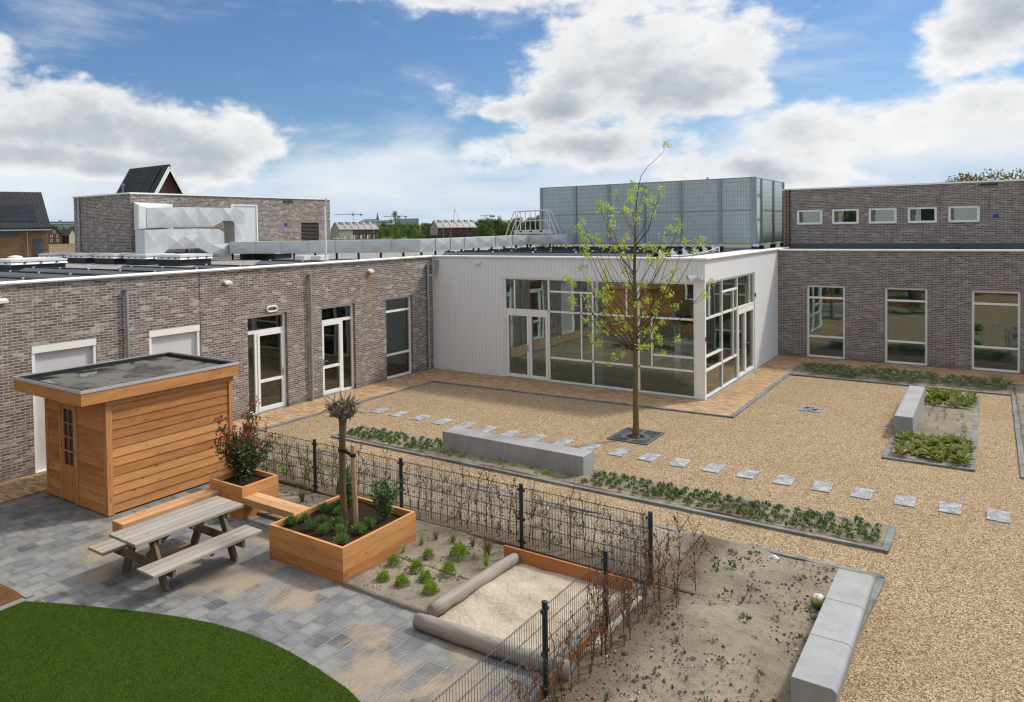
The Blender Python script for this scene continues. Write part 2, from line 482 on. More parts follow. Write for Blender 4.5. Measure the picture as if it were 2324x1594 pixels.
    dd = g.math('MINIMUM', g.math('ABSOLUTE', g.math('SUBTRACT', sx[0], 13.0)), g.math('ADD', g.math('ABSOLUTE', g.math('SUBTRACT', sx[1], -11.75)), g.math('MULTIPLY', g.math('MAXIMUM', g.math('SUBTRACT', sx[0], 13.0), 0.0), 9.0)))
    dug = g.mr(g.math('ADD', dd, g.math('MULTIPLY', g.math('SUBTRACT', b, 0.5), 0.9)), 0.05, 0.55, 0.72, 0.0, True)
    c = g.mix(dug, c, (0.105, 0.075, 0.05))
    hgt = g.math('ADD', g.math('MULTIPLY', b, 1.0), g.math('MULTIPLY', f, 0.35))
    finish(g, c, 0.95, g.bump(hgt, 0.75, 0.05), 0.1)

    # play sand
    m, g = new_mat('sand')
    p = pos(g)
    a = g.noise(p, 2.2, 5.0, 0.6)
    f = g.noise(p, 90.0, 3.0)
    d = g.noise(p, 8.0, 4.0, 0.6, 0.8)
    c = g.mix(g.mr(a, 0.32, 0.7), (0.40, 0.335, 0.25), (0.55, 0.48, 0.375))
    c = g.mix(g.mr(f, 0.5, 0.75, 0.0, 0.45), c, (0.30, 0.23, 0.15))
    c = g.mix(g.mr(d, 0.6, 0.8, 0.0, 0.35), c, (0.27, 0.2, 0.13))
    hgt = g.math('ADD', d, g.math('MULTIPLY', f, 0.12))
    finish(g, c, 0.95, g.bump(hgt, 0.7, 0.06), 0.1)

    # grey concrete pavers, blown over with sand
    m, g = new_mat('pavers')
    p = pos(g)
    sp = g.n('SeparateXYZ', {0: p}).outputs
    wob = g.n('TexNoise', {'Vector': p, 'Scale': 1.1, 'Detail': 1.0}).outputs['Color']
    pj = g.n('VectorMath', {0: p, 1: g.n('VectorMath', {0: wob, 1: (0.03, 0.03, 0)}, operation='MULTIPLY').outputs[0]}, operation='ADD').outputs[0]
    s2 = g.n('SeparateXYZ', {0: pj}).outputs
    uv = g.n('CombineXYZ', {0: s2[1], 1: s2[0], 2: 0.0}).outputs[0]
    br = g.n('TexBrick', {'Vector': uv, 'Color1': (0, 0, 0, 1), 'Color2': (1, 1, 1, 1), 'Mortar': (0.5, 0.5, 0.5, 1), 'Scale': 1.0,
                          'Mortar Size': 0.009, 'Mortar Smooth': 0.35, 'Bias': 0.0, 'Brick Width': 0.30, 'Row Height': 0.262})
    rnd = br.outputs['Color']
    fac = br.outputs['Fac']
    a = g.noise(p, 3.0, 5.0, 0.6)
    f = g.noise(p, 80.0, 2.0)
    c = g.ramp(rnd, [(0.0, (0.075, 0.084, 0.098)), (0.12, (0.13, 0.142, 0.154)), (0.5, (0.178, 0.19, 0.197)), (1.0, (0.235, 0.243, 0.241))])
    c = g.mix(g.mr(a, 0.45, 0.75, 0.0, 0.5), c, (0.36, 0.36, 0.345))
    # bloom towards the middle of each unit
    ed = g.n('TexBrick', {'Vector': uv, 'Color1': (1, 1, 1, 1), 'Color2': (1, 1, 1, 1), 'Mortar': (0, 0, 0, 1), 'Scale': 1.0,
                          'Mortar Size': 0.045, 'Mortar Smooth': 1.0, 'Brick Width': 0.30, 'Row Height': 0.262}).outputs['Fac']
    c = g.mix(g.math('MULTIPLY', ed, 0.6), c, (0.075, 0.085, 0.10))
    c = g.mix(g.mr(f, 0.3, 0.7, 0.0, 0.22), c, (0.13, 0.13, 0.13))
    c = g.mix(fac, c, g.mix(g.mr(a, 0.4, 0.6), (0.10, 0.085, 0.07), (0.38, 0.30, 0.20)))
    # sand lying on top
    def spot(x, y, r):
        d = g.n('VectorMath', {0: p, 1: (x, y, 0.0)}, operation='DISTANCE').outputs['Value']
        return g.mr(d, 0.0, r, 0.62, 0.0, True)
    f_ = None
    for (x, y, r) in ((5.0, -15.9, 0.95), (4.4, -15.2, 0.8), (6.3, -15.3, 1.3), (7.5, -15.2, 1.3), (8.7, -15.1, 1.0), (7.6, -14.3, 0.8),
                      (10.9, -15.9, 1.1), (10.3, -15.3, 0.7), (11.8, -15.6, 1.2), (12.0, -17.0, 1.2), (6.9, -14.0, 0.7), (5.8, -16.4, 0.6), (11.5, -14.9, 0.6)):
        s = spot(x, y, r)
        f_ = s if f_ is None else g.math('MAXIMUM', f_, s)
    sn = g.noise(g.map(p, (1.0, 0.55, 1), (0, 0, 0), (0, 0, 0.5)), 2.4, 14.0, 0.74, 0.5)
    ms = g.math('ADD', g.math('ADD', f_, g.math('MULTIPLY', g.math('SUBTRACT', sn, 0.5), 1.7)), g.math('MULTIPLY', fac, 0.28))
    ms = g.math('ADD', ms, g.math('ADD', g.math('MULTIPLY', g.math('SUBTRACT', f, 0.5), 0.7), g.math('MULTIPLY', fac, 0.22)))
    mask = g.mr(ms, 0.24, 0.62, 0.0, 0.92, True)
    scol = g.mix(g.mr(f, 0.35, 0.7), (0.375, 0.305, 0.225), (0.25, 0.195, 0.135))
    c = g.mix(mask, c, scol)
    hgt = g.math('SUBTRACT', g.math('ADD', g.math('MULTIPLY', f, 0.15), g.math('MULTIPLY', mask, 0.6)), g.math('MULTIPLY', fac, g.math('SUBTRACT', 1.0, mask)))
    finish(g, c, 0.85, g.bump(hgt, 0.6, 0.01), 0.25)

    # ochre clinker path
    m, g = new_mat('clinker')
    p = pos(g)
    s2 = g.n('SeparateXYZ', {0: p}).outputs
    uv = g.n('CombineXYZ', {0: s2[0], 1: s2[1], 2: 0.0}).outputs[0]
    br = g.n('TexBrick', {'Vector': uv, 'Color1': (0, 0, 0, 1), 'Color2': (1, 1, 1, 1), 'Mortar': (0.5, 0.5, 0.5, 1), 'Scale': 1.0,
                          'Mortar Size': 0.004, 'Mortar Smooth': 0.3, 'Brick Width': 0.20, 'Row Height': 0.062})
    c = g.ramp(br.outputs['Color'], [(0.0, (0.29, 0.175, 0.09)), (0.5, (0.42, 0.275, 0.15)), (1.0, (0.54, 0.39, 0.24))])
    a = g.noise(p, 1.0, 5.0, 0.65)
    c = g.mix(g.mr(a, 0.52, 0.78, 0.0, 0.5), c, (0.20, 0.125, 0.07))
    c = g.mix(g.math('MULTIPLY', br.outputs['Fac'], 0.6), c, (0.20, 0.13, 0.075))
    f = g.noise(p, 60.0, 2.0)
    finish(g, c, 0.85, g.bump(g.math('SUBTRACT', f, br.outputs['Fac']), 0.4, 0.006), 0.2)

    # artificial turf
    m, g = new_mat('turf')
    p = pos(g)
    f = g.noise(p, 120.0, 3.0, 0.7)
    a = g.noise(p, 1.5, 5.0, 0.6)
    b = g.noise(g.map(p, (1, 1, 1)), 14.0, 4.0, 0.6)
    c = g.mix(g.mr(f, 0.28, 0.72), (0.020, 0.046, 0.003), (0.075, 0.122, 0.011))
    c = g.mix(g.mr(a, 0.4, 0.7, 0.0, 0.4), c, (0.026, 0.072, 0.008))
    c = g.mix(g.mr(b, 0.5, 0.75, 0.0, 0.45), c, (0.055, 0.10, 0.014))
    finish(g, c, 0.9, g.bump(f, 0.9, 0.02), 0.1)

    # meadow
    m, g = new_mat('meadow')
    p = pos(g)
    a = g.noise(p, 0.035, 5.0, 0.6)
    b = g.noise(p, 0.6, 5.0, 0.65)
    c = g.mix(g.mr(a, 0.35, 0.68), (0.085, 0.125, 0.03), (0.17, 0.165, 0.06))
    c = g.mix(g.mr(b, 0.4, 0.75, 0.0, 0.4), c, (0.05, 0.085, 0.018))
    finish(g, c, 0.95, None, 0.1)
    plain('bare_earth', (0.20, 0.145, 0.095), 0.95, 0.3, 0.2, 2.0, 0.1)

    # larch cladding of the shed and planters, weathered picnic table, logs
    wood_mat('larch', (0.35, 0.140, 0.045), (0.64, 0.315, 0.120))
    wood_mat('larch_pale', (0.40, 0.205, 0.088), (0.66, 0.40, 0.205))
    wood_mat('weathered', (0.20, 0.165, 0.125), (0.42, 0.375, 0.305), 0.5, 0.55, 0.75)
    wood_mat('treated_leg', (0.085, 0.065, 0.032), (0.19, 0.15, 0.085), 0.4, 0.15, 0.75)
    wood_mat('log_wood', (0.12, 0.095, 0.075), (0.37, 0.32, 0.27), 0.6, 0.5, 0.85)
    wood_mat('board_orange', (0.36, 0.13, 0.04), (0.52, 0.22, 0.075), 0.4)
    wood_mat('stake_wood', (0.36, 0.20, 0.095), (0.52, 0.33, 0.18), 0.4)
    wood_mat('bark', (0.085, 0.060, 0.036), (0.185, 0.135, 0.075), 0.3, 0.0, 0.9)
    wood_mat('bark_green', (0.10, 0.078, 0.028), (0.20, 0.160, 0.062), 0.3, 0.0, 0.9)
    plain('twig_dark', (0.055, 0.042, 0.028), 0.8, 0.25, 5.0)
    plain('twig_olive', (0.085, 0.068, 0.036), 0.8, 0.3, 3.0)
    plain('twig_rust', (0.15, 0.092, 0.06), 0.85, 0.3, 5.0)
    plain('twig_grey', (0.15, 0.125, 0.085), 0.85, 0.3, 6.0)

    # pond-like wet roof of the shed: dark bitumen with puddles and dried scum
    m, g = new_mat('bitumen')
    p = pos(g)
    a = g.noise(p, 1.5, 5.0, 0.6, 0.5)
    b = g.noise(p, 6.0, 4.0, 0.6)
    c = g.mix(g.mr(a, 0.42, 0.58, 0.0, 1.0, True), (0.028, 0.03, 0.03), (0.12, 0.115, 0.10))
    c = g.mix(g.mr(b, 0.5, 0.8, 0.0, 0.5), c, (0.18, 0.17, 0.15))
    rr = g.mr(a, 0.42, 0.52, 0.05, 0.7, True)
    finish(g, c, rr, None, 0.5)

    # photovoltaic glass
    m, g = new_mat('pv_glass')
    uv = uvv(g)
    br = g.n('TexBrick', {'Vector': uv, 'Color1': (0.010, 0.012, 0.018, 1), 'Color2': (0.014, 0.017, 0.026, 1), 'Mortar': (0.05, 0.055, 0.06, 1), 'Scale': 1.0,
                          'Mortar Size': 0.008, 'Brick Width': 1.0, 'Row Height': 1.65}, offset=0.0)
    finish(g, br.outputs['Color'], 0.5, None, 0.22)

    # acoustic panel with wire grid in front
    m, g = new_mat('acoustic_panel')
    uv = uvv(g)
    su = g.n('SeparateXYZ', {0: uv}).outputs

    def gridline(s, step, w):
        k = g.math('FRACT', g.math('DIVIDE', s, step))
        return g.mr(g.math('ABSOLUTE', g.math('SUBTRACT', k, 0.5)), 0.5 - w, 0.5 - w * 0.4, 0.0, 1.0)
    ln = g.math('MAXIMUM', gridline(su[0], 0.118, 0.10), gridline(su[1], 0.20, 0.07))
    st = g.noise(uv, 3.0, 4.0)
    c = g.mix(g.mr(st, 0.3, 0.7), (0.45, 0.525, 0.525), (0.51, 0.58, 0.575))
    c = g.mix(g.math('MULTIPLY', ln, 0.42), c, (0.10, 0.14, 0.16))
    finish(g, c, 0.6, g.bump(ln, 0.4, 0.01), 0.3)

    # window glass: clear, slightly green, mirror-like at a slant, faintly wavy
    m, g = new_mat('glass')
    p = pos(g)
    wav = g.bump(g.noise(p, 0.9, 1.0), 0.035, 0.10)
    gl = g.n('BsdfGlossy', {'Color': (0.82, 0.92, 0.91, 1), 'Roughness': 0.0, 'Normal': wav})
    tr = g.n('BsdfTransparent', {0: (0.86, 0.94, 0.925, 1)})
    lw = g.n('Fresnel', {'IOR': 1.65})
    fac = g.math('ADD', g.math('MULTIPLY', lw.outputs[0], 1.35), 0.08, clamp=True)
    ms = g.n('MixShader', {0: fac, 1: tr.outputs[0], 2: gl.outputs[0]})
    g.n('OutputMaterial', {0: ms.outputs[0]})
    plain('dark_pane', (0.02, 0.024, 0.028), 0.12, 0.2)
    plain('far_pane', (0.07, 0.09, 0.11), 0.2, 0.2)

    # leaves
    leaf_mat('ash_leaf', [(0.22, 0.29, 0.035), (0.39, 0.47, 0.07), (0.54, 0.60, 0.15), (0.66, 0.68, 0.30)], 0.42)
    leaf_mat('box_leaf', [(0.11, 0.20, 0.02), (0.22, 0.33, 0.035), (0.35, 0.45, 0.06)], 0.3)
    leaf_mat('shrublet_leaf', [(0.03, 0.065, 0.015), (0.075, 0.145, 0.03), (0.15, 0.25, 0.06)], 0.3)
    leaf_mat('fern_leaf', [(0.035, 0.07, 0.014), (0.07, 0.14, 0.026), (0.12, 0.20, 0.045)], 0.3)
    leaf_mat('bergenia_leaf', [(0.05, 0.10, 0.015), (0.12, 0.20, 0.03), (0.21, 0.27, 0.05), (0.30, 0.28, 0.07), (0.32, 0.13, 0.05)], 0.2, 0.35, 3.0, 0.5)
    leaf_mat('laurel_leaf', [(0.035, 0.085, 0.022), (0.08, 0.16, 0.045), (0.16, 0.25, 0.09)], 0.2, 0.35, 2.0, 0.5)
    leaf_mat('photinia_green', [(0.03, 0.055, 0.018), (0.06, 0.10, 0.03), (0.16, 0.075, 0.04)], 0.2, 0.35, 2.0, 0.5)
    leaf_mat('photinia_red', [(0.15, 0.045, 0.03), (0.25, 0.08, 0.05), (0.33, 0.14, 0.085)], 0.3, 0.4)
    leaf_mat('lavender_leaf', [(0.08, 0.16, 0.05), (0.14, 0.25, 0.08), (0.22, 0.33, 0.14)], 0.3)
    leaf_mat('grass_blade', [(0.10, 0.12, 0.03), (0.22, 0.17, 0.07), (0.32, 0.23, 0.11)], 0.3)
    leaf_mat('beech_leaf', [(0.10, 0.035, 0.015), (0.19, 0.075, 0.03), (0.28, 0.13, 0.06)], 0.3)
    leaf_mat('young_leaf', [(0.11, 0.19, 0.03), (0.22, 0.34, 0.05), (0.33, 0.44, 0.09)], 0.35)
    leaf_mat('weed_leaf', [(0.05, 0.09, 0.025), (0.10, 0.16, 0.045), (0.17, 0.21, 0.08)], 0.25)
    leaf_mat('far_leaf_a', [(0.045, 0.085, 0.018), (0.095, 0.165, 0.034), (0.16, 0.235, 0.06)], 0.25, 0.7, 0.25)
    leaf_mat('far_leaf_b', [(0.085, 0.135, 0.026), (0.16, 0.225, 0.045), (0.25, 0.31, 0.085)], 0.25, 0.7, 0.25)
    leaf_mat('far_leaf_c', [(0.022, 0.045, 0.016), (0.045, 0.085, 0.024), (0.08, 0.125, 0.036)], 0.2, 0.7, 0.25)
    leaf_mat('far_leaf_d', [(0.10, 0.095, 0.022), (0.19, 0.16, 0.04), (0.27, 0.22, 0.07)], 0.25, 0.7, 0.5)

    leaf_mat('turf_blade', [(0.042, 0.074, 0.007), (0.068, 0.108, 0.011), (0.096, 0.138, 0.018)], 0.3, 0.6, 0.9, 0.15)
    m, g = new_mat('gravel_stone')
    c = g.ramp(island(g), [(0.0, (0.20, 0.12, 0.055)), (0.3, (0.42, 0.30, 0.17)), (0.7, (0.60, 0.47, 0.31)), (1.0, (0.78, 0.70, 0.58))])
    finish(g, c, 0.85, None, 0.2)

    # painted ball: white above, yellow band, green below, seams
    m, g = new_mat('ball_skin')
    o = objc(g)
    z = g.n('SeparateXYZ', {0: o}).outputs[2]
    zz = g.math('ADD', z, g.math('MULTIPLY', g.math('SUBTRACT', g.noise(o, 14.0, 3.0), 0.5), 0.05))
    c = g.ramp(g.mr(zz, -0.11, 0.11), [(0.0, (0.0, 0.10, 0.10)), (0.42, (0.02, 0.15, 0.07)), (0.60, (0.16, 0.24, 0.05)), (0.70, (0.44, 0.35, 0.06)), (0.80, (0.50, 0.36, 0.12)), (0.88, (0.66, 0.60, 0.50)), (1.0, (0.68, 0.66, 0.62))])
    wv = g.n('TexWave', {'Vector': g.map(o, (1, 1, 1), (0, 0, 0), (0.3, 0.5, 0.6)), 'Scale': 6.0, 'Distortion': 1.5}).outputs[1]
    c = g.mix(g.mr(wv, 0.02, 0.08, 0.85, 0.0), c, (0.02, 0.03, 0.02))
    finish(g, c, 0.5)


build_materials()
exec_order = None

# ------------------------------------------------------------------ mesh helpers
ORG = {}


def link(o, parent=None):
    COL.objects.link(o)
    if parent is not None:
        o.parent = parent
    return o


def tag(o, label=None, cat=None, group=None, kind=None):
    if label:
        o['label'] = label
    if cat:
        o['category'] = cat
    if group:
        o['group'] = group
    if kind:
        o['kind'] = kind
    return o


def thing(name, label, cat, loc=(0, 0, 0), group=None, rotz=0.0):
    o = bpy.data.objects.new(name, None)
    o.empty_display_size = 0.2
    o.location = loc
    o.rotation_euler = (0, 0, rotz)
    link(o)
    ORG[o.name] = Vector(loc)
    return tag(o, label, cat, group)


def root_org(o):
    while o.parent is not None:
        o = o.parent
    return ORG.get(o.name, Vector((0, 0, 0)))


def kids(o):
    return [c for c in o.children]


def copy_tree(o, parent=None):
    c = o.copy()
    COL.objects.link(c)
    c.parent = parent
    for ch in list(o.children):
        copy_tree(ch, c)
    return c


class MB:
    def __init__(s):
        s.v = []
        s.f = []

    def add(s, vs, fs):
        b = len(s.v)
        s.v.extend(tuple(v) for v in vs)
        s.f.extend(tuple(i + b for i in f) for f in fs)
        return s

    def box(s, x0, y0, z0, x1, y1, z1):
        x0, x1 = min(x0, x1), max(x0, x1)
        y0, y1 = min(y0, y1), max(y0, y1)
        z0, z1 = min(z0, z1), max(z0, z1)
        return s.add([(x0, y0, z0), (x1, y0, z0), (x1, y1, z0), (x0, y1, z0), (x0, y0, z1), (x1, y0, z1), (x1, y1, z1), (x0, y1, z1)],
                     [(0, 3, 2, 1), (4, 5, 6, 7), (0, 1, 5, 4), (1, 2, 6, 5), (2, 3, 7, 6), (3, 0, 4, 7)])

    def hexa(s, p):
        """eight corners: bottom ring 0-3, top ring 4-7"""
        return s.add(p, [(0, 3, 2, 1), (4, 5, 6, 7), (0, 1, 5, 4), (1, 2, 6, 5), (2, 3, 7, 6), (3, 0, 4, 7)])

    def beam(s, a, b, w, h, up=(0, 0, 1)):
        """rectangular bar from a to b, w across, h along up"""
        a, b = Vector(a), Vector(b)
        d = (b - a).normalized()
        u = Vector(up)
        sd = d.cross(u)
        if sd.length < 1e-4:
            sd = d.cross(Vector((1, 0, 0)))
        sd.normalize()
        u = sd.cross(d).normalized()
        sx, ux = sd * (w / 2), u * (h / 2)
        return s.hexa([a - sx - ux, a + sx - ux, b + sx - ux, b - sx - ux, a - sx + ux, a + sx + ux, b + sx + ux, b - sx + ux])

    def tube(s, pts, rad, n=6, caps=True):
        pts = [Vector(p) for p in pts]
        if not isinstance(rad, (list, tuple)):
            rad = [rad] * len(pts)
        rings = []
        prev = None
        for i, p in enumerate(pts):
            d = (pts[min(i + 1, len(pts) - 1)] - pts[max(i - 1, 0)])
            if d.length < 1e-9:
                d = Vector((0, 0, 1))
            d.normalize()
            if prev is None:
                u = d.cross(Vector((0, 0, 1)))
                if u.length < 0.05:
                    u = d.cross(Vector((1, 0, 0)))
            else:
                u = prev - d * prev.dot(d)
            u.normalize()
            prev = u
            w = d.cross(u)
            rings.append([p + (u * math.cos(2 * math.pi * k / n) + w * math.sin(2 * math.pi * k / n)) * rad[i] for k in range(n)])
        vs = [q for r in rings for q in r]
        fs = []
        for i in range(len(pts) - 1):
            for k in range(n):
                k2 = (k + 1) % n
                fs.append((i * n + k, i * n + k2, (i + 1) * n + k2, (i + 1) * n + k))
        if caps:
            fs.append(tuple(reversed(range(n))))
            fs.append(tuple((len(pts) - 1) * n + k for k in range(n)))
        return s.add(vs, fs)

    def prism(s, poly, z0, z1):
        n = len(poly)
        vs = [(x, y, z0) for x, y in poly] + [(x, y, z1) for x, y in poly]
        fs = [tuple(reversed(range(n))), tuple(range(n, 2 * n))]
        for i in range(n):
            j = (i + 1) % n
            fs.append((i, j, n + j, n + i))
        return s.add(vs, fs)

    def extr(s, poly, axis, a0, a1):
        """extrude a 2D polygon; axis x: poly in (y,z); axis y: poly in (x,z)"""
        n = len(poly)
        if axis == 'x':
            vs = [(a0, p, q) for p, q in poly] + [(a1, p, q) for p, q in poly]
        else:
            vs = [(p, a0, q) for p, q in poly] + [(p, a1, q) for p, q in poly]
        fs = [tuple(range(n)), tuple(reversed(range(n, 2 * n)))]
        for i in range(n):
            j = (i + 1) % n
            fs.append((j, i, n + i, n + j))
        return s.add(vs, fs)

    def build(s, name, mat, parent=None, smooth=False, grain=None, label=None, bevel=0.0, fixn=True):
        org = root_org(parent) if parent is not None else Vector((0, 0, 0))
        me = bpy.data.meshes.new(name)
        V = np.array(s.v, dtype=np.float64).reshape(-1, 3)
        me.from_pydata((V - np.array(org)).tolist(), [], s.f)
        me.update()
        uv = me.uv_layers.new(name='UVMap')
        nl = len(me.loops)
        vi = np.empty(nl, dtype=np.int32)
        me.loops.foreach_get('vertex_index', vi)
        npoly = len(me.polygons)
        nr = np.empty(npoly * 3)
        me.polygons.foreach_get('normal', nr)
        nr = np.abs(nr.reshape(-1, 3))
        tot = np.empty(npoly, dtype=np.int32)
        me.polygons.foreach_get('loop_total', tot)
        ax = np.repeat(nr.argmax(1), tot)
        co = V[vi]
        tab = {0: (1, 2), 1: (0, 2), 2: (0, 1)}
        gi = {'x': 0, 'y': 1, 'z': 2}.get(grain, -1)
        U = np.empty((nl, 2))
        for a in range(3):
            u_, v_ = tab[a]
            if gi == v_:
                u_, v_ = v_, u_
            k = ax == a
            U[k, 0] = co[k, u_]
            U[k, 1] = co[k, v_]
        uv.data.foreach_set('uv', U.ravel())
        if smooth:
            me.polygons.foreach_set('use_smooth', tot <= 4)
        me.materials.append(MATS[mat])
        o = bpy.data.objects.new(name, me)
        link(o, parent)
        if bevel:
            b = o.modifiers.new('bevel', 'BEVEL')
            b.width = bevel
            b.segments = 2
            b.limit_method = 'ANGLE'
        if label:
            o['label'] = label
        return o


def struct(name, mb, mat, **kw):
    o = mb.build(name, mat, **kw)
    o['kind'] = 'structure'
    return o


def leaf_arrays(P, D, N, L, W, fold=0.25):
    """diamond leaves -> verts, faces"""
    P = np.asarray(P, float)
    D = np.asarray(D, float)
    N = np.asarray(N, float)
    n = len(P)
    L = np.broadcast_to(np.asarray(L, float), (n,))[:, None]
    W = np.broadcast_to(np.asarray(W, float), (n,))[:, None]
    D = D / np.maximum(np.linalg.norm(D, axis=1, keepdims=True), 1e-9)
    S = np.cross(D, N)
    S = S / np.maximum(np.linalg.norm(S, axis=1, keepdims=True), 1e-9)
    M = np.cross(S, D)
    mid = P + D * L * 0.5
    V = np.stack([P, mid + S * W * 0.5 + M * W * fold, P + D * L - M * L * 0.10, mid - S * W * 0.5 + M * W * fold], axis=1).reshape(-1, 3)
    F = (np.arange(n)[:, None] * 4 + np.array([[0, 1, 2, 3]]))
    return V, F


def add_leaves(mb, *a, **k):
    V, F = leaf_arrays(*a, **k)
    mb.add(V.tolist(), F.tolist())


def rnd_dirs(n, rng=None, up=0.0):
    rng = rng or RNG
    d = rng.normal(size=(n, 3))
    d /= np.linalg.norm(d, axis=1, keepdims=True)
    d[:, 2] += up
    return d / np.linalg.norm(d, axis=1, keepdims=True)


# wall planes: (a, z, d) -> world; d is outward
class Plane:
    def __init__(s, kind, c):
        s.k, s.c = kind, c

    def p(s, a, z, d):
        if s.k == '+x':
            return (s.c + d, a, z)
        return (a, s.c - d, z)          # '-y'

    def box(s, mb, a0, a1, z0, z1, d0, d1):
        p, q = s.p(a0, z0, d0), s.p(a1, z1, d1)
        mb.box(p[0], p[1], p[2], q[0], q[1], q[2])


def wall_holes(mb, pl, a0, a1, z0, z1, holes, th=0.32, d=0.0):
    A = sorted({a0, a1} | {h[0] for h in holes} | {h[1] for h in holes})
    A = [a for a in A if a0 <= a <= a1]
    for i in range(len(A) - 1):
        p, q = A[i], A[i + 1]
        m = (p + q) / 2
        cuts = sorted((h[2], h[3]) for h in holes if h[0] <= m <= h[1])
        z = z0
        for c0, c1 in cuts:
            if c0 > z:
                pl.box(mb, p, q, z, c0, d - th, d)
            z = max(z, c1)
        if z < z1:
            pl.box(mb, p, q, z, z1, d - th, d)


def glazing(parent, pl, name, rect, bars, d=-0.10, fw=0.075, dep=0.09, leafs=(), label=None, sill=True, panes=None):
    """frame (a part) with a pane (sub-part); bars: (a0,a1,z0,z1) extra members; leafs: door leaves"""
    a0, a1, z0, z1 = rect
    mb = MB()
    e = 0.004
    pl.box(mb, a0 + e, a1 - e, z1 - fw, z1 - e, d - dep, d)
    pl.box(mb, a0 + e, a1 - e, z0 + e, z0 + fw, d - dep, d)
    pl.box(mb, a0 + e, a0 + fw, z0 + fw, z1 - fw, d - dep, d)
    pl.box(mb, a1 - fw, a1 - e, z0 + fw, z1 - fw, d - dep, d)
    for b in bars:
        pl.box(mb, b[0], b[1], b[2], b[3], d - dep + 0.003, d - 0.003)
    fr = mb.build(name, 'white_frame', parent, label=label)
    mp = MB()
    pl.box(mp, a0 + 0.03, a1 - 0.03, z0 + 0.03, z1 - 0.03, d - dep * 0.55 - 0.012, d - dep * 0.55)
    mp.build('pane', 'glass', fr)
    if sill:
        ms = MB()
        pl.box(ms, a0 + 0.005, a1 - 0.005, z0 - 0.03, z0 + 0.002, d + 0.002, 0.025)
        ms.build('sill', 'kerb_stone', fr)
    return fr


def door_leaf(parent_frame, pl, a0, a1, z0, z1, rail=None, handle_side=1, d=-0.085, fw=0.085):
    mb = MB()
    e = 0.006
    pl.box(mb, a0 + e, a1 - e, z1 - fw, z1 - e, d - 0.06, d)
    pl.box(mb, a0 + e, a1 - e, z0 + e, z0 + fw * 1.3, d - 0.06, d)
    pl.box(mb, a0 + e, a0 + fw, z0 + fw * 1.3, z1 - fw, d - 0.06, d)
    pl.box(mb, a1 - fw, a1 - e, z0 + fw * 1.3, z1 - fw, d - 0.06, d)
    if rail:
        pl.box(mb, a0 + fw, a1 - fw, rail - 0.04, rail + 0.04, d - 0.057, d - 0.003)
    lf = mb.build('door_leaf', 'white_frame', parent_frame)
    if handle_side:
        mh = MB()
        ah = a1 - 0.05 if handle_side > 0 else a0 + 0.05
        pl.box(mh, ah - 0.018, ah + 0.018, z0 + 0.92, z0 + 1.14, d, d + 0.012)
        pl.box(mh, ah - 0.01, ah + 0.01, z0 + 1.06, z0 + 1.08, d + 0.012, d + 0.05)
        pl.box(mh, ah - 0.13 * handle_side, ah, z0 + 1.06, z0 + 1.085, d + 0.05, d + 0.068)
        mh.build('handle', 'hinge_steel', parent_frame)
    return lf

# ------------------------------------------------------------------ ground
W, D, H = 9.94, 9.41, 4.17            # pavilion width, depth, parapet height
GX = Plane('+x', 0.0)                 # left wing wall
GF = Plane('-y', 0.0)                 # pavilion front
GS = Plane('+x', W)                   # pavilion side
GR = Plane('-y', D)                   # right wing wall


def hfield(x0, x1, y0, y1, step, amp, seed, z=0.0, edge=0.0, mound=None):
    nx, ny = max(2, int((x1 - x0) / step)), max(2, int((y1 - y0) / step))
    rg = np.random.default_rng(seed)
    X = np.linspace(x0, x1, nx + 1)
    Y = np.linspace(y0, y1, ny + 1)
    XX, YY = np.meshgrid(X, Y)
    Z = np.zeros_like(XX)
    for k in range(26):
        f = rg.uniform(1.5, 9.0)
        th = rg.uniform(0, 2 * math.pi)
        Z += np.sin(XX * f * math.cos(th) + YY * f * math.sin(th) + rg.uniform(0, 6.28)) / (1 + f * 0.35)
    Z *= amp / 2.2
    if mound is not None:
        Z += mound(XX, YY)
    if edge:
        e = np.minimum(np.minimum(XX - x0, x1 - XX), np.minimum(YY - y0, y1 - YY))
        Z *= np.clip(e / edge, 0, 1)
    Z += z
    mb = MB()
    mb.v = [tuple(p) for p in np.stack([XX, YY, Z], -1).reshape(-1, 3)]
    w = nx + 1
    mb.f = [(j * w + i, j * w + i + 1, (j + 1) * w + i + 1, (j + 1) * w + i) for j in range(ny) for i in range(nx)]
    # skirt down into the ground
    ring = list(range(nx + 1)) + [j * w + nx for j in range(1, ny + 1)] + [ny * w + i for i in range(nx - 1, -1, -1)] + [j * w for j in range(ny - 1, 0, -1)]
    b0 = len(mb.v)
    mb.v += [(mb.v[i][0], mb.v[i][1], z - 0.12) for i in ring]
    n_ = len(ring)
    mb.f += [(ring[(k + 1) % n_], ring[k], b0 + k, b0 + (k + 1) % n_) for k in range(n_)]
    return mb


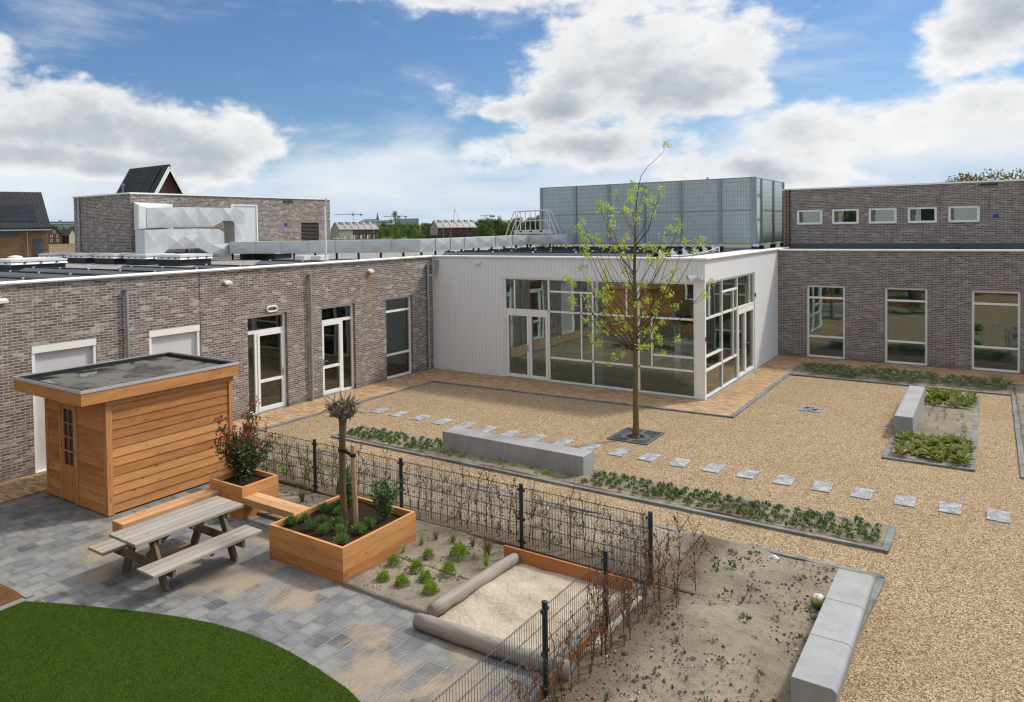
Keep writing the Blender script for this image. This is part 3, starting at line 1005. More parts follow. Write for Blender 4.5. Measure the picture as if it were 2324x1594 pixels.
def build_ground():
    mb = MB()
    mb.box(-3000, -3000, -0.5, 3000, 3000, -0.02)
    struct('meadow_ground', mb, 'meadow')
    mb = MB()
    mb.box(1.2, -12.0, -0.3, 34, 9.3, 0.0)
    mb.box(12.72, -24, -0.3, 34, -12.0, 0.0)
    struct('gravel_yard', mb, 'gravel')
    mb = MB()
    mb.box(1.27, -24, -0.3, 12.72, -12.0, 0.004)
    struct('paver_terrace', mb, 'pavers')
    # brick path round the courtyard
    mb = MB()
    mb.prism([(0.02, -24), (1.25, -24), (1.25, -9.3), (1.36, -1.9), (0.02, -1.2)], -0.2, 0.035)
    mb.prism([(0.02, -1.2), (1.36, -1.9), (11.02, -1.45), (11.02, -0.02), (0.02, -0.02)], -0.2, 0.035)
    mb.box(9.96, -0.02, -0.2, 11.02, 9.39, 0.035)
    mb.box(11.02, 7.42, -0.2, 34, 9.39, 0.035)
    struct('brick_path', mb, 'clinker')
    # edging along the path
    k = MB()
    k.prism([(1.252, -12.0), (1.36, -12.0), (1.36, -9.3), (1.47, -2.0), (1.362, -1.9), (1.252, -9.3)], -0.2, 0.042)
    k.prism([(1.362, -1.9), (1.47, -2.0), (11.12, -1.55), (11.022, -1.45)], -0.2, 0.042)
    k.prism([(11.022, -1.45), (11.14, -1.55), (11.14, 7.30), (11.022, 7.418)], -0.2, 0.042)
    k.prism([(11.022, 7.418), (11.14, 7.30), (34, 7.30), (34, 7.418)], -0.2, 0.042)
    struct('path_edging', k, 'kerb_stone')
    # kerbs of the beds, each unit a stone with a small joint
    def kerb_run(mb, a, b, w=0.10, z=0.048, unit=1.0, rng=random.Random(4)):
        a, b = Vector(a), Vector(b)
        L = (b - a).length
        d = (b - a) / L
        s = Vector((-d.y, d.x)) * (w / 2)
        t = 0.0
        while t < L - 0.01:
            e = min(t + unit, L)
            p, q = a + d * (t + 0.003), a + d * (e - 0.003)
            jz = z + rng.uniform(-0.006, 0.004)
            js = Vector((-d.y, d.x)) * rng.uniform(-0.005, 0.005)
            mb.prism([tuple(p - s + js), tuple(q - s + js), tuple(q + s + js), tuple(p + s + js)], -0.15, jz)
            t = e
    k = MB()
    for (x0, y0, x1, y1) in ((3.34, -8.86, 15.40, -7.68),):
        kerb_run(k, (x0, y0 + .05), (x1, y0 + .05)); kerb_run(k, (x0, y1 - .05), (x1, y1 - .05))
        kerb_run(k, (x0 + .05, y0 + .1), (x0 + .05, y1 - .1), z=0.044); kerb_run(k, (x1 - .05, y0 + .1), (x1 - .05, y1 - .1), z=0.044)
    struct('bed_kerb', k, 'kerb_stone')
    k = MB()
    x0, y0, x1, y1 = 14.76, -3.40, 16.42, 4.60
    kerb_run(k, (x0, y0 + .05), (x1, y0 + .05)); kerb_run(k, (x0, y1 - .05), (x1, y1 - .05))
    kerb_run(k, (x0 + .05, y0 + .1), (x0 + .05, -1.3)); kerb_run(k, (x1 - .05, y0 + .1), (x1 - .05, y1 - .1))
    struct('bed_kerb', k, 'kerb_stone')
    k = MB()
    kerb_run(k, (1.4, -9.86), (15.45, -9.86)); kerb_run(k, (15.41, -9.92), (15.29, -12.2), z=0.044); kerb_run(k, (15.28, -12.2), (15.28, -20), z=0.044)
    struct('bed_kerb', k, 'kerb_stone')
    k = MB()
    kerb_run(k, (11.16, 5.50), (17.20, 5.50)); kerb_run(k, (17.22, -3.4), (17.22, 5.44), z=0.044)
    kerb_run(k, (17.28, -3.37), (24.0, -3.37))
    struct('bed_kerb', k, 'kerb_stone')
    k = MB()
    kerb_run(k, (1.5, -17.33), (5.62, -17.33), w=0.12, z=0.03); kerb_run(k, (5.62, -17.40), (5.66, -20), w=0.12, z=0.026)
    struct('mulch_kerb', k, 'kerb_stone')
    # soil
    for i, (x0, x1, y0, y1) in enumerate(((3.44, 15.30, -8.76, -7.78), (14.86, 16.32, -3.30, 4.50), (11.16, 17.2, 5.55, 7.30), (17.27, 24.0, -3.32, 7.30),
                                          (1.42, 15.35, -11.97, -9.91), (12.76, 15.35, -20.0, -11.97), (4.0, 10.62, -13.36, -12.02), (9.08, 10.62, -14.5, -13.36))):
        struct('soil_bed', hfield(x0, x1, y0, y1, 0.07, 0.020, 30 + i, 0.048, 0.0), 'soil', smooth=True)
    mb = hfield(1.5, 5.56, -20, -17.39, 0.08, 0.03, 60, 0.02)
    struct('bark_mulch', mb, 'bark_chips', smooth=True)
    # sand in the box
    def mound(X, Y):
        c = np.exp(-(((X - 11.75) / 0.9) ** 2 + ((Y + 13.45) / 0.85) ** 2))
        return 0.11 * c + 0.03 * np.sin(X * 9 + Y * 4) * np.sin(Y * 8 - X * 3) * c
    struct('play_sand', hfield(10.66, 12.80, -14.72, -12.46, 0.035, 0.018, 77, 0.03, 0.0, mound), 'sand', smooth=True)
    # turf: curved edge
    pts = [(5.70, -17.46), (5.95, -17.31), (6.38, -17.09), (6.85, -16.88), (7.35, -16.66), (7.85, -16.46), (8.4, -16.29), (8.98, -16.19), (9.4, -16.165),
           (9.75, -16.17), (10.33, -16.23), (10.88, -16.32), (11.3, -16.47), (11.8, -16.8), (12.2, -17.3), (12.4, -18.0), (12.4, -19.2), (11.8, -20.4),
           (10.4, -21.2), (8.5, -21.4), (6.8, -20.9), (5.9, -20.0), (5.70, -19.0)]
    mb = MB()
    mb.prism(pts, -0.1, 0.030)
    struct('artificial_turf', mb, 'turf')
    # bare soil heap far off beyond the brick house
    mb = hfield(-270, -195, 60, 130, 3.0, 0.3, 90, 0.05, 8.0, lambda X, Y: 1.9 * np.exp(-(((X + 225) / 25) ** 2 + ((Y - 95) / 22) ** 2)))
    struct('earth_mound', mb, 'bare_earth', smooth=True)


build_ground()


def build_scatter():
    """clods and pale chips lying on the soil; loose gravel on the slabs is left to each slab"""
    rg = np.random.default_rng(5)
    mb, mc = MB(), MB()

    def lump(m, x, y, z, r):
        base = np.array([(1, 0, 0), (-1, 0, 0), (0, 1, 0), (0, -1, 0), (0, 0, 1), (0, 0, -0.6)], float)
        v = base * (r * rg.uniform(0.6, 1.35, (6, 1)))
        th = rg.uniform(0, 6.28)
        c, s = math.cos(th), math.sin(th)
        v = np.stack([v[:, 0] * c - v[:, 1] * s, v[:, 0] * s + v[:, 1] * c, v[:, 2] * 0.75], 1) + (x, y, z)
        m.add(v.tolist(), [(0, 2, 4), (2, 1, 4), (1, 3, 4), (3, 0, 4), (2, 0, 5), (1, 2, 5), (3, 1, 5), (0, 3, 5)])
    for (x0, x1, y0, y1, n) in ((12.8, 15.25, -18.5, -10.0, 4200), (3.5, 12.7, -11.9, -9.98, 1800), (3.5, 15.25, -8.7, -7.85, 900), (4.2, 10.5, -13.3, -12.1, 700),
                                (9.1, 10.5, -14.4, -13.3, 240), (14.95, 16.3, -3.2, 4.4, 240), (11.2, 17.1, 5.6, 7.2, 120), (17.3, 19, -3, 7, 200)):
        cl = [(rg.uniform(x0, x1), rg.uniform(y0, y1)) for _ in range(max(6, n // 24))]
        for _ in range(n):
            if rg.random() < 0.65:
                cx, cyy = cl[rg.integers(len(cl))]
                x, y = cx + rg.normal() * 0.14, cyy + rg.normal() * 0.14
            else:
                x, y = rg.uniform(x0, x1), rg.uniform(y0, y1)
            if not (x0 < x < x1 and y0 < y < y1):
                continue
            lump(mb if rg.random() < 0.86 else mc, x, y, 0.052, abs(rg.normal()) * 0.009 + 0.006)
    for m, nm, mt, lb in ((mb, 'soil_clods', 'clod', 'dark crumbs of earth strewn over the sandy beds'), (mc, 'pale_chips', 'pale_chip', 'pale stone and bark chips strewn over the sandy beds')):
        o = m.build(nm, mt)
        tag(o, lb, 'earth crumbs', kind='stuff')


build_scatter()


def inside(poly, X, Y):
    r = np.zeros(len(X), dtype=bool)
    n = len(poly)
    for i in range(n):
        (x0, y0), (x1, y1) = poly[i], poly[(i + 1) % n]
        c = ((y0 > Y) != (y1 > Y))
        with np.errstate(divide='ignore', invalid='ignore'):
            xi = (x1 - x0) * (Y - y0) / (y1 - y0 + 1e-12) + x0
        r ^= c & (X < xi)
    return r


def build_pile():
    rg = np.random.default_rng(71)
    # nap of the artificial lawn
    poly = [(5.72, -17.44), (5.95, -17.30), (6.38, -17.08), (6.85, -16.87), (7.35, -16.65), (7.85, -16.45), (8.4, -16.28), (8.98, -16.18), (9.4, -16.155),
            (9.75, -16.16), (10.33, -16.22), (10.88, -16.31), (11.3, -16.46), (11.8, -16.79), (12.2, -17.3), (12.4, -18.0), (12.4, -19.0), (5.72, -19.0)]
    n = 110000
    X, Y = rg.uniform(5.7, 12.4, n), rg.uniform(-19.0, -16.15, n)
    k = inside(poly, X, Y)
    X, Y = X[k], Y[k]
    n = len(X)
    P = np.stack([X, Y, np.full(n, 0.029)], 1)
    D = rg.normal(size=(n, 3)) * (0.75, 0.75, 0)
    D[:, 2] = 1.0
    D[:, 0] += 0.35 * np.sin(X * 1.3) + 0.25
    mb = MB()
    V, F = leaf_arrays(P, D, rnd_dirs(n, rg), rg.uniform(.010, .019, n), rg.uniform(.004, .008, n))
    mb.v, mb.f = V.tolist(), F.tolist()
    o = mb.build('turf_pile', 'turf_blade')
    tag(o, 'short green plastic pile of the artificial lawn', 'grass', kind='stuff')
    # loose stones lying proud on the gravel, thicker near the viewer
    base = np.array([(1, 0, 0), (-1, 0, 0), (0, 1, 0), (0, -1, 0), (0, 0, .8), (0, 0, -.5)], float)
    fc = np.array([(0, 2, 4), (2, 1, 4), (1, 3, 4), (3, 0, 4)])
    n = 26000
    X, Y = rg.uniform(11.5, 19.0, n), rg.uniform(-17.0, 5.0, n)
    keep = rg.random(n) < np.clip(1.15 - (Y + 17) / 15.0, 0.10, 1)
    bad = ((X < 15.5) & (Y < -9.75)) | ((X < 15.45) & (Y < -7.6) & (Y > -8.95)) | ((X > 14.7) & (X < 16.5) & (Y > -3.5)) | ((X > 17.1) & (Y > -3.5)) | ((Y > -1.7) & (X < 11.25))
    keep &= ~bad
    X, Y = X[keep], Y[keep]
    n = len(X)
    R_ = rg.uniform(.006, .013, n)[:, None, None] * rg.uniform(.6, 1.4, (n, 6, 1))
    V = base[None] * R_
    th = rg.uniform(0, 6.28, n)
    c, s_ = np.cos(th)[:, None], np.sin(th)[:, None]
    V = np.stack([V[..., 0] * c - V[..., 1] * s_, V[..., 0] * s_ + V[..., 1] * c, V[..., 2]], -1)
    V += np.stack([X, Y, np.full(n, .004)], 1)[:, None]
    mb = MB()
    mb.v = V.reshape(-1, 3).tolist()
    mb.f = (np.arange(n)[:, None, None] * 6 + fc[None]).reshape(-1, 3).tolist()
    o = mb.build('gravel_stones', 'gravel_stone')
    tag(o, 'loose buff stones lying on the gravel yard', 'gravel', kind='stuff')
    # specks of leaf and bark blown over turf, pavers, gravel
    mb = MB()
    n = 900
    X, Y = rg.uniform(3.0, 18.5, n), rg.uniform(-18.5, 5.0, n)
    ok = ~((X < 11.2) & (Y > -1.7)) & ~((X < 4) & (Y > -15.5))
    X, Y = X[ok], Y[ok]
    P = np.stack([X, Y, np.where((Y < -16.2) & (X < 12), .06, .03)], 1)
    n = len(P)
    D = rg.normal(size=(n, 3)) * (1, 1, .1)
    add_leaves(mb, P, D, np.tile((0, 0, 1.0), (n, 1)), rg.uniform(.015, .04, n), rg.uniform(.01, .02, n))
    o = mb.build('leaf_litter', 'beech_leaf')
    tag(o, 'dry leaf bits blown over the yard', 'leaf litter', kind='stuff')


build_pile()

# ------------------------------------------------------------------ buildings


def roller_blind(parent, a0, a1, z0, z1):
    mb = MB()
    GX.box(mb, a0 + .004, a1 - .004, z1 - 0.16, z1 - .004, -0.16, 0.005)
    GX.box(mb, a0 + .004, a0 + 0.07, z0 + .02, z1 - 0.16, -0.16, -0.01)
    GX.box(mb, a1 - 0.07, a1 - .004, z0 + .02, z1 - 0.16, -0.16, -0.01)
    fr = mb.build('roller_blind', 'white_frame', parent)
    ms = MB()
    GX.box(ms, a0 + 0.07, a1 - 0.07, z0 + .02, z1 - 0.16, -0.11, -0.09)
    ms.build('screen_cloth', 'blind_fabric', fr)
    mb = MB()
    GX.box(mb, a0 + .004, a1 - .004, z0 - .02, z0 + .02, -0.16, 0.03)
    mb.build('sill', 'white_metal', fr)


def downpipe(parent, x, y, z0, z1, r=0.045, hopper=True):
    mb = MB()
    mb.tube([(x, y, z0), (x, y, z1)], r, 10)
    for z in (z0 + (z1 - z0) * 0.42, z0 + (z1 - z0) * 0.44, z0 + (z1 - z0) * 0.70):
        mb.tube([(x, y, z), (x, y, z + 0.02)], r * 1.22, 10)
    if hopper:
        mb.tube([(x, y, z1), (x, y, z1 + 0.03)], r * 1.35, 10)
        mb.tube([(x, y, z1 - 0.02), (x - 0.10, y, z1 - 0.02)], r * 0.95, 8)
    return mb.build('downpipe', 'zinc_pipe', parent, smooth=False)


def spout(parent, pl, a, z):
    mb = MB()
    p = lambda aa, zz, dd: pl.p(aa, zz, dd)
    w = 0.11
    mb.hexa([p(a - w, z - 0.045, 0.0), p(a + w, z - 0.045, 0.0), p(a + w, z - 0.055, 0.12), p(a - w, z - 0.055, 0.12),
             p(a - w, z + 0.045, 0.0), p(a + w, z + 0.045, 0.0), p(a + w, z + 0.0, 0.12), p(a - w, z + 0.0, 0.12)])
    return mb.build('overflow_spout', 'white_metal', parent)


def build_left_wing():
    t = thing('brick_wing', 'long low grey-brown brick wing with doors and two roller blinds, left of the white pavilion', 'building', (0, -8, 0))
    holes = [(-14.56, -13.09, 0.03, 2.80), (-11.73, -10.25, 0.03, 2.80), (-8.67, -7.20, 0.03, 2.84), (-5.77, -4.25, 0.03, 2.84), (-2.69, -1.21, 0.03, 2.86)]
    mb = MB()
    wall_holes(mb, GX, -30.0, -0.002, -0.3, H, holes)
    mb.box(-17.5, -30.0, -0.3, -17.2, 22.0, H)
    wl = mb.build('wall', 'brick', t)
    # rain streaks under a spout: two faint rust runs as thin stains are part of the wall material
    mb = MB()
    GX.box(mb, -10.235, -10.215, 0.0, H, -0.01, 0.0015)
    mb.build('expansion_joint', 'twig_dark', t)
    mb = MB()
    mb.box(-0.34, -30.0, H, 0.045, 0.0, H + 0.055)
    mb.tube([(0.035, -30.0, H + 0.03), (0.035, 0.0, H + 0.03)], 0.04, 8)
    mb.box(-17.55, -30.0, H, -17.15, 22.0, H + 0.05)
    mb.build('coping', 'coping', t)
    mb = MB()
    mb.box(-17.2, -30.0, 3.75, -0.34, 21.0, 4.03)
    mb.build('roof', 'roof_gravel', t)
    mb = MB()
    mb.box(-17.2, -30, 0.0, -0.34, -0.3, 0.02)
    mb.build('interior_floor', 'interior_floor', t)
    mb = MB()
    mb.box(-4.6, -30.0, 0.02, -4.5, -0.3, 3.75)
    for y in (-15.2, -9.4, -6.5, -3.4):
        mb.box(-4.5, y, 0.02, -0.34, y + 0.1, 3.75)
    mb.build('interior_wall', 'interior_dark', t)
    mb = MB()
    mb.box(-4.5, -30, 3.0, -0.34, -0.3, 3.03)
    mb.build('interior_ceiling', 'interior_wall', t)
    roller_blind(t, *holes[0]); roller_blind(t, *holes[1])
    # door nearest the shed: side light left, leaf right
    fr = glazing(t, GX, 'door', holes[2], [(-8.60, -7.27, 2.31, 2.40), (-8.35, -8.26, 0.1, 2.31)])
    door_leaf(fr, GX, -8.26, -7.275, 0.06, 2.31, 0.92, 1)
    fr = glazing(t, GX, 'door', holes[3], [(-5.70, -4.32, 2.31, 2.40), (-4.83, -4.74, 0.1, 2.31)])
    door_leaf(fr, GX, -5.695, -4.83, 0.06, 2.31, 0.92, -1)
    glazing(t, GX, 'window', holes[4], [(-2.62, -1.28, 2.33, 2.40), (-2.62, -1.28, 0.82, 0.89)])
    for y, z0, z1 in ((-12.35, 0.0, 3.86), (-6.31, 0.02, 3.88)):
        downpipe(t, 0.075, y, z0, z1)
    for y in (-9.35, -3.50, -15.16):
        spout(t, GX, y, 3.85)
    # curved pipe next to the pavilion
    mb = MB()
    mb.tube([(0.08, -0.37, 0.02), (0.08, -0.37, 3.88)], 0.045, 10)
    mb.tube([(0.08, -0.37, 3.88), (0.08, -0.37, 3.92)], 0.06, 10)
    mb.tube([(0.08, -0.37, 3.50), (0.16, -0.24, 3.50), (0.24, -0.13, 3.54), (0.26, -0.11, 3.62), (0.26, -0.11, 3.98)], 0.042, 10)
    mb.box(0.19, -0.18, 3.98, 0.33, -0.03, 4.06)
    mb.build('downpipe', 'zinc_pipe', t)
    # lamp over the door
    lm = MB()
    n = 18
    ring = []
    for i in range(n + 1):
        a = 2 * math.pi * i / n
        c, s = math.cos(a), math.sin(a)
        ring.append((0.04, -7.80 + 0.12 * c + (0.07 if c > 0 else -0.07), 2.98 + 0.075 * s))
    lm.tube(ring, 0.028, 6, caps=False)
    o = lm.build('wall_lamp', 'white_metal')
    tag(o, 'white oval ring lamp on the brick wall above the door nearest the shed', 'wall lamp')
    return t


LEFT = build_left_wing()


def build_pavilion():
    t = thing('pavilion', 'white boarded pavilion with a big glazed corner in the middle of the courtyard', 'building', (5, 4, 0))
    mb = MB()
    wall_holes(mb, GF, 0.002, W, 0.03, H, [(3.08, 9.66, 0.03, 3.50), (9.66, W, 0.03, 3.50)])
    wall_holes(mb, GS, 0.32, D - 0.002, 0.03, H, [(0.12, 5.84, 0.03, 3.50)])
    mb.build('wall', 'white_boards', t)
    mb = MB()
    mb.box(-0.04, -0.05, H, W + 0.04, 0.32, H + 0.06)
    mb.box(W - 0.32, 0.32, H, W + 0.04, D + 1.8, H + 0.06)
    mb.tube([(-0.02, -0.04, H + 0.03), (W + 0.03, -0.04, H + 0.03)], 0.042, 8)
    mb.tube([(W + 0.03, -0.04, H + 0.03), (W + 0.03, D + 1.8, H + 0.03)], 0.042, 8)
    mb.build('coping', 'coping', t)
    mb = MB()
    mb.box(9.665, 0.005, 0.03, 9.935, 0.12, 3.499)
    mb.build('corner_post', 'white_frame', t)
    mb = MB()
    mb.box(0.0, 0.32, 3.85, W - 0.32, 20.0, 4.06)
    mb.build('roof', 'roof_membrane', t)
    mb = MB()
    for i in range(8):
        mb.box(8.55 + i * 0.13, 0.34, 4.07, 8.55 + i * 0.13 + 0.122, 11.0, 4.15)
    mb.build('roof_edge_boards', 'coping', t)
    mb = MB()
    mb.box(3.0, -0.06, -0.02, W + 0.06, 0.0, 0.045)
    mb.box(W, 0.0, -0.02, W + 0.06, 5.85, 0.045)
    mb.build('threshold', 'zinc_pipe', t)
    # front glazing
    b = 0.028
    bars = []
    for x in (4.80, 6.38, 7.91):
        bars.append((x - b, x + b, 0.11, 3.425))
    for (x0, x1, z) in ((3.155, 9.585, 2.39), (4.834, 6.346, 3.06), (4.834, 9.585, 0.85), (8.35, 9.585, 1.25)):
        bars.append((x0, x1, z - b - .001, z + b + .001))
    for (x, z0, z1) in ((3.49, 2.425, 3.425), (5.98, 0.885, 3.025), (7.52, 2.425, 3.425), (8.32, 0.885, 2.355)):
        bars.append((x - b * .8, x + b * .8, z0, z1))
    bars.append((3.155, 4.766, 2.27, 2.355))
    fr = glazing(t, GF, 'window', (3.08, 9.66, 0.04, 3.50), bars, d=-0.03, fw=0.06, sill=False)
    dr = MB()
    GF.box(dr, 3.155, 4.766, 0.045, 0.055, -0.11, -0.02)
    d1 = dr.build('double_door', 'zinc_pipe', t)
    door_leaf(d1, GF, 3.16, 4.055, 0.06, 2.27, None, 1, d=-0.02)
    door_leaf(d1, GF, 4.060, 4.765, 0.06, 2.27, None, 0, d=-0.02)
    # side glazing
    bars = []
    for y in (1.90, 3.66):
        bars.append((y - b, y + b, 0.10, 3.425))
    for (y0, y1, z) in ((0.18, 5.765, 2.41), (1.934, 3.626, 3.08), (0.18, 1.866, 1.28), (0.18, 3.626, 0.86)):
        bars.append((y0, y1, z - b - .001, z + b + .001))
    for (y, z0, z1) in ((0.60, 2.445, 3.425), (3.18, 0.895, 3.045), (5.25, 2.445, 3.425)):
        bars.append((y - b * .8, y + b * .8, z0, z1))
    bars.append((3.694, 5.765, 2.27, 2.375))
    glazing(t, GS, 'window', (0.12, 5.84, 0.04, 3.50), bars, d=-0.03, fw=0.06, sill=False)
    dr = MB()
    GS.box(dr, 3.694, 5.765, 0.045, 0.055, -0.11, -0.02)
    d2 = dr.build('double_door', 'zinc_pipe', t)
    door_leaf(d2, GS, 3.70, 4.60, 0.06, 2.27, None, 0, d=-0.02)
    door_leaf(d2, GS, 4.605, 5.76, 0.06, 2.27, None, -1, d=-0.02)
    spout(t, GF, 2.03, 4.0); spout(t, GF, 6.14, 4.0)
    # inside
    mb = MB()
    mb.box(0.02, 0.02, -0.1, W - 0.1, D - 0.1, 0.032)
    mb.build('interior_floor', 'interior_floor', t)
    mb = MB()
    mb.box(0.02, 0.33, 0.032, 0.12, D - 0.12, 3.6)
    mb.box(0.12, D - 0.3, 0.032, W - 0.33, D - 0.12, 3.6)
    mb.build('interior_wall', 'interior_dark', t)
    mb = MB()
    mb.box(0.12, 0.33, 3.6, W - 0.33, D - 0.12, 3.63)
    mb.build('interior_ceiling', 'interior_wall', t)
    mb = MB()
    for x in (3.0, 6.38):
        mb.box(x - 0.10, 0.45, 0.032, x + 0.10, 0.60, 3.6)
    for y in (2.0, 5.6):
        mb.box(W - 0.55, y - 0.08, 0.032, W - 0.40, y + 0.08, 3.6)
    mb.build('interior_column', 'pillar_white', t)
    mb = MB()
    for i in range(9):
        mb.box(4.4, 4.6, 2.0 + i * .175, 8.6, 4.64 + .004 * (i % 2), 2.0 + i * .175 + .168)
    mb.build('interior_cladding', 'larch_pale', t, grain='x')
    return t


PAV = build_pavilion()


def build_pavilion_contents():
    # white pillar toy with lettering, on an orange foot
    t = thing('climbing_post', 'white lettered post on a fat red foot behind the corner glazing', 'play post', (8.58, 1.62, 0.035))
    mb = MB()
    mb.box(8.50, 1.56, 0.20, 8.66, 1.68, 1.86)
    mb.box(8.50, 1.56, 1.86, 8.535, 1.68, 1.95)
    mb.box(8.625, 1.56, 1.86, 8.66, 1.68, 1.95)
    mb.build('post', 'pillar_white', t)
    mb = MB()
    mb.tube([(8.25, 1.52, 0.15), (8.35, 1.52, 0.17), (8.58, 1.56, 0.15), (8.8, 1.55, 0.17), (8.92, 1.55, 0.15)], [0.06, 0.13, 0.11, 0.13, 0.06], 12)
    mb.build('foot', 'orange_plastic', t, smooth=True)
    mb = MB()
    mb.tube([(8.49, 1.6, 1.95), (8.40, 1.58, 1.99)], 0.02, 6)
    mb.tube([(8.67, 1.6, 1.95), (8.76, 1.58, 1.99)], 0.02, 6)
    mb.build('horn_grip', 'pillar_white', t)
    # red lozenge mark and letters standing down the post
    y = 1.557
    mb = MB()
    for (s0, s1) in ((0.06, 0.040),):
        o_ = [(8.58 - s0, 1.77), (8.58, 1.77 - s0 * 0.75), (8.58 + s0, 1.77), (8.58, 1.77 + s0 * 0.75)]
        i_ = [(8.58 - s1, 1.77), (8.58, 1.77 - s1 * 0.75), (8.58 + s1, 1.77), (8.58, 1.77 + s1 * 0.75)]
        vs = [(a, y, b) for a, b in o_ + i_]
        mb.add(vs, [(k, (k + 1) % 4, 4 + (k + 1) % 4, 4 + k) for k in range(4)])
    mb.build('lozenge_mark', 'red_paint', t)
    for ch, z in (('D', 1.645), ('O', 1.535), ('C', 1.425), ('K', 1.11)):
        cu = bpy.data.curves.new('letter', 'FONT')
        cu.body = ch
        cu.size = 0.10
        cu.align_x = 'CENTER'
        cu.align_y = 'CENTER'
        cu.extrude = 0.001
        o = bpy.data.objects.new('letter', cu)
        o.rotation_euler = (R(90), 0, 0)
        o.location = Vector((8.58, y, z)) - Vector((8.58, 1.62, 0.035))
        link(o)
        me = bpy.data.meshes.new_from_object(o)
        bpy.data.objects.remove(o)
        me.materials.clear()
        me.materials.append(MATS['far_white'])
        o = bpy.data.objects.new('letter', me)
        o.rotation_euler = (R(90), 0, 0)
        o.location = Vector((8.58, y, z)) - Vector((8.58, 1.62, 0.035))
        link(o, t)
    # step ladder
    t = thing('step_ladder', 'aluminium step ladder standing behind the glazed double doors', 'ladder', (3.78, 1.85, 0.035))
    mb = MB()
    for x in (3.49, 4.07):
        mb.beam((x, 1.75, 0.035), (x + (0.03 if x < 3.8 else -0.03), 2.0, 1.85), 0.03, 0.07, (0, 1, 0))
    mb.build('stile', 'ladder_metal', t)
    mb = MB()
    for i in range(6):
        z = 0.25 + i * 0.29
        yy = 1.75 + 0.25 * z / 1.85
        mb.box(3.51, yy - 0.03, z, 4.05, yy + 0.03, z + 0.03)
    mb.build('rung', 'ladder_metal', t)
    mb = MB()
    for x in (3.51, 4.05):
        mb.beam((x, 2.65, 0.035), (x, 2.06, 1.80), 0.025, 0.05, (0, 1, 0))
    mb.build('back_leg', 'ladder_metal', t)
    mb = MB()
    mb.box(3.46, 1.71, 0.032, 3.53, 1.80, 0.09)
    mb.box(4.03, 1.71, 0.032, 4.10, 1.80, 0.09)
    mb.build('foot_cap', 'orange_plastic', t)
    # low orange seesaw bar on the floor
    t = thing('balance_bar', 'orange low balance bar lying on the pavilion floor', 'toy', (5.9, 3.1, 0.04))
    mb = MB()
    mb.tube([(5.35, 3.05, 0.10), (6.9, 3.3, 0.22)], 0.045, 8)
    mb.build('bar', 'orange_plastic', t)
    mb = MB()
    mb.tube([(5.25, 3.05, 0.09), (5.45, 3.05, 0.09)], 0.075, 10)
    mb.build('end_knob', 'orange_plastic', t)
    # blue soft play block and orange arch behind the pole
    t = thing('soft_play_block', 'dark blue padded play block behind the white lettered post', 'toy', (9.0, 2.6, 0.035))
    mb = MB()
    mb.box(8.35, 2.3, 0.05, 9.35, 3.0, 1.02)
    mb.build('cushion', 'blue_plastic', t, bevel=0.05)
    mb = MB()
    mb.box(8.35, 2.3, 1.025, 9.35, 3.0, 1.12)
    mb.build('top_pad', 'far_glass', t, bevel=0.03)
    t = thing('play_arch', 'orange wooden play arch near the corner glazing', 'toy', (9.2, 3.4, 0.035))
    mb = MB()
    mb.tube([(8.9 + 0.5 * math.cos(math.pi * k / 12), 3.45, 0.035 + 0.45 + 0.95 * math.sin(math.pi * k / 12)) for k in range(13)], 0.07, 8)
    mb.build('arch', 'orange_plastic', t)
    mb = MB()
    mb.box(8.33, 3.38, 0.035, 8.47, 3.52, 0.49)
    mb.box(9.33, 3.38, 0.035, 9.47, 3.52, 0.49)
    mb.build('leg', 'orange_plastic', t)
    # horn loudspeaker at the corner
    t = thing('horn_loudspeaker', 'white horn loudspeaker on the corner above the glazing', 'loudspeaker', (9.70, 0.0, 3.6))
    mb = MB()
    mb.tube([(9.75, -0.16, 3.68), (9.70, -0.20, 3.665), (9.64, -0.25, 3.645), (9.58, -0.30, 3.62), (9.555, -0.32, 3.61)], [0.05, 0.06, 0.085, 0.125, 0.14], 18, caps=False)
    mb.build('horn', 'white_metal', t, smooth=True)
    mb = MB()
    mb.tube([(9.66, -0.235, 3.65), (9.58, -0.30, 3.62)], [0.05, 0.03], 10)
    mb.build('inner_cone', 'white_metal', t)
    mb = MB()
    mb.box(9.72, -0.14, 3.585, 9.90, -0.005, 3.70)
    mb.build('bracket', 'white_metal', t)
    # small cameras/sensors
    o = MB().box(W + 0.001, 5.80, 2.62, W + 0.03, 5.85, 2.75).build('door_sensor', 'black_metal')
    tag(o, 'small black sensor on the white wall beside the side door', 'sensor')
    o = MB().box(W + 0.001, 0.03, 1.78, W + 0.03, 0.09, 1.90).build('door_sensor', 'black_metal')
    tag(o, 'small black sensor on the white corner post', 'sensor')


build_pavilion_contents()


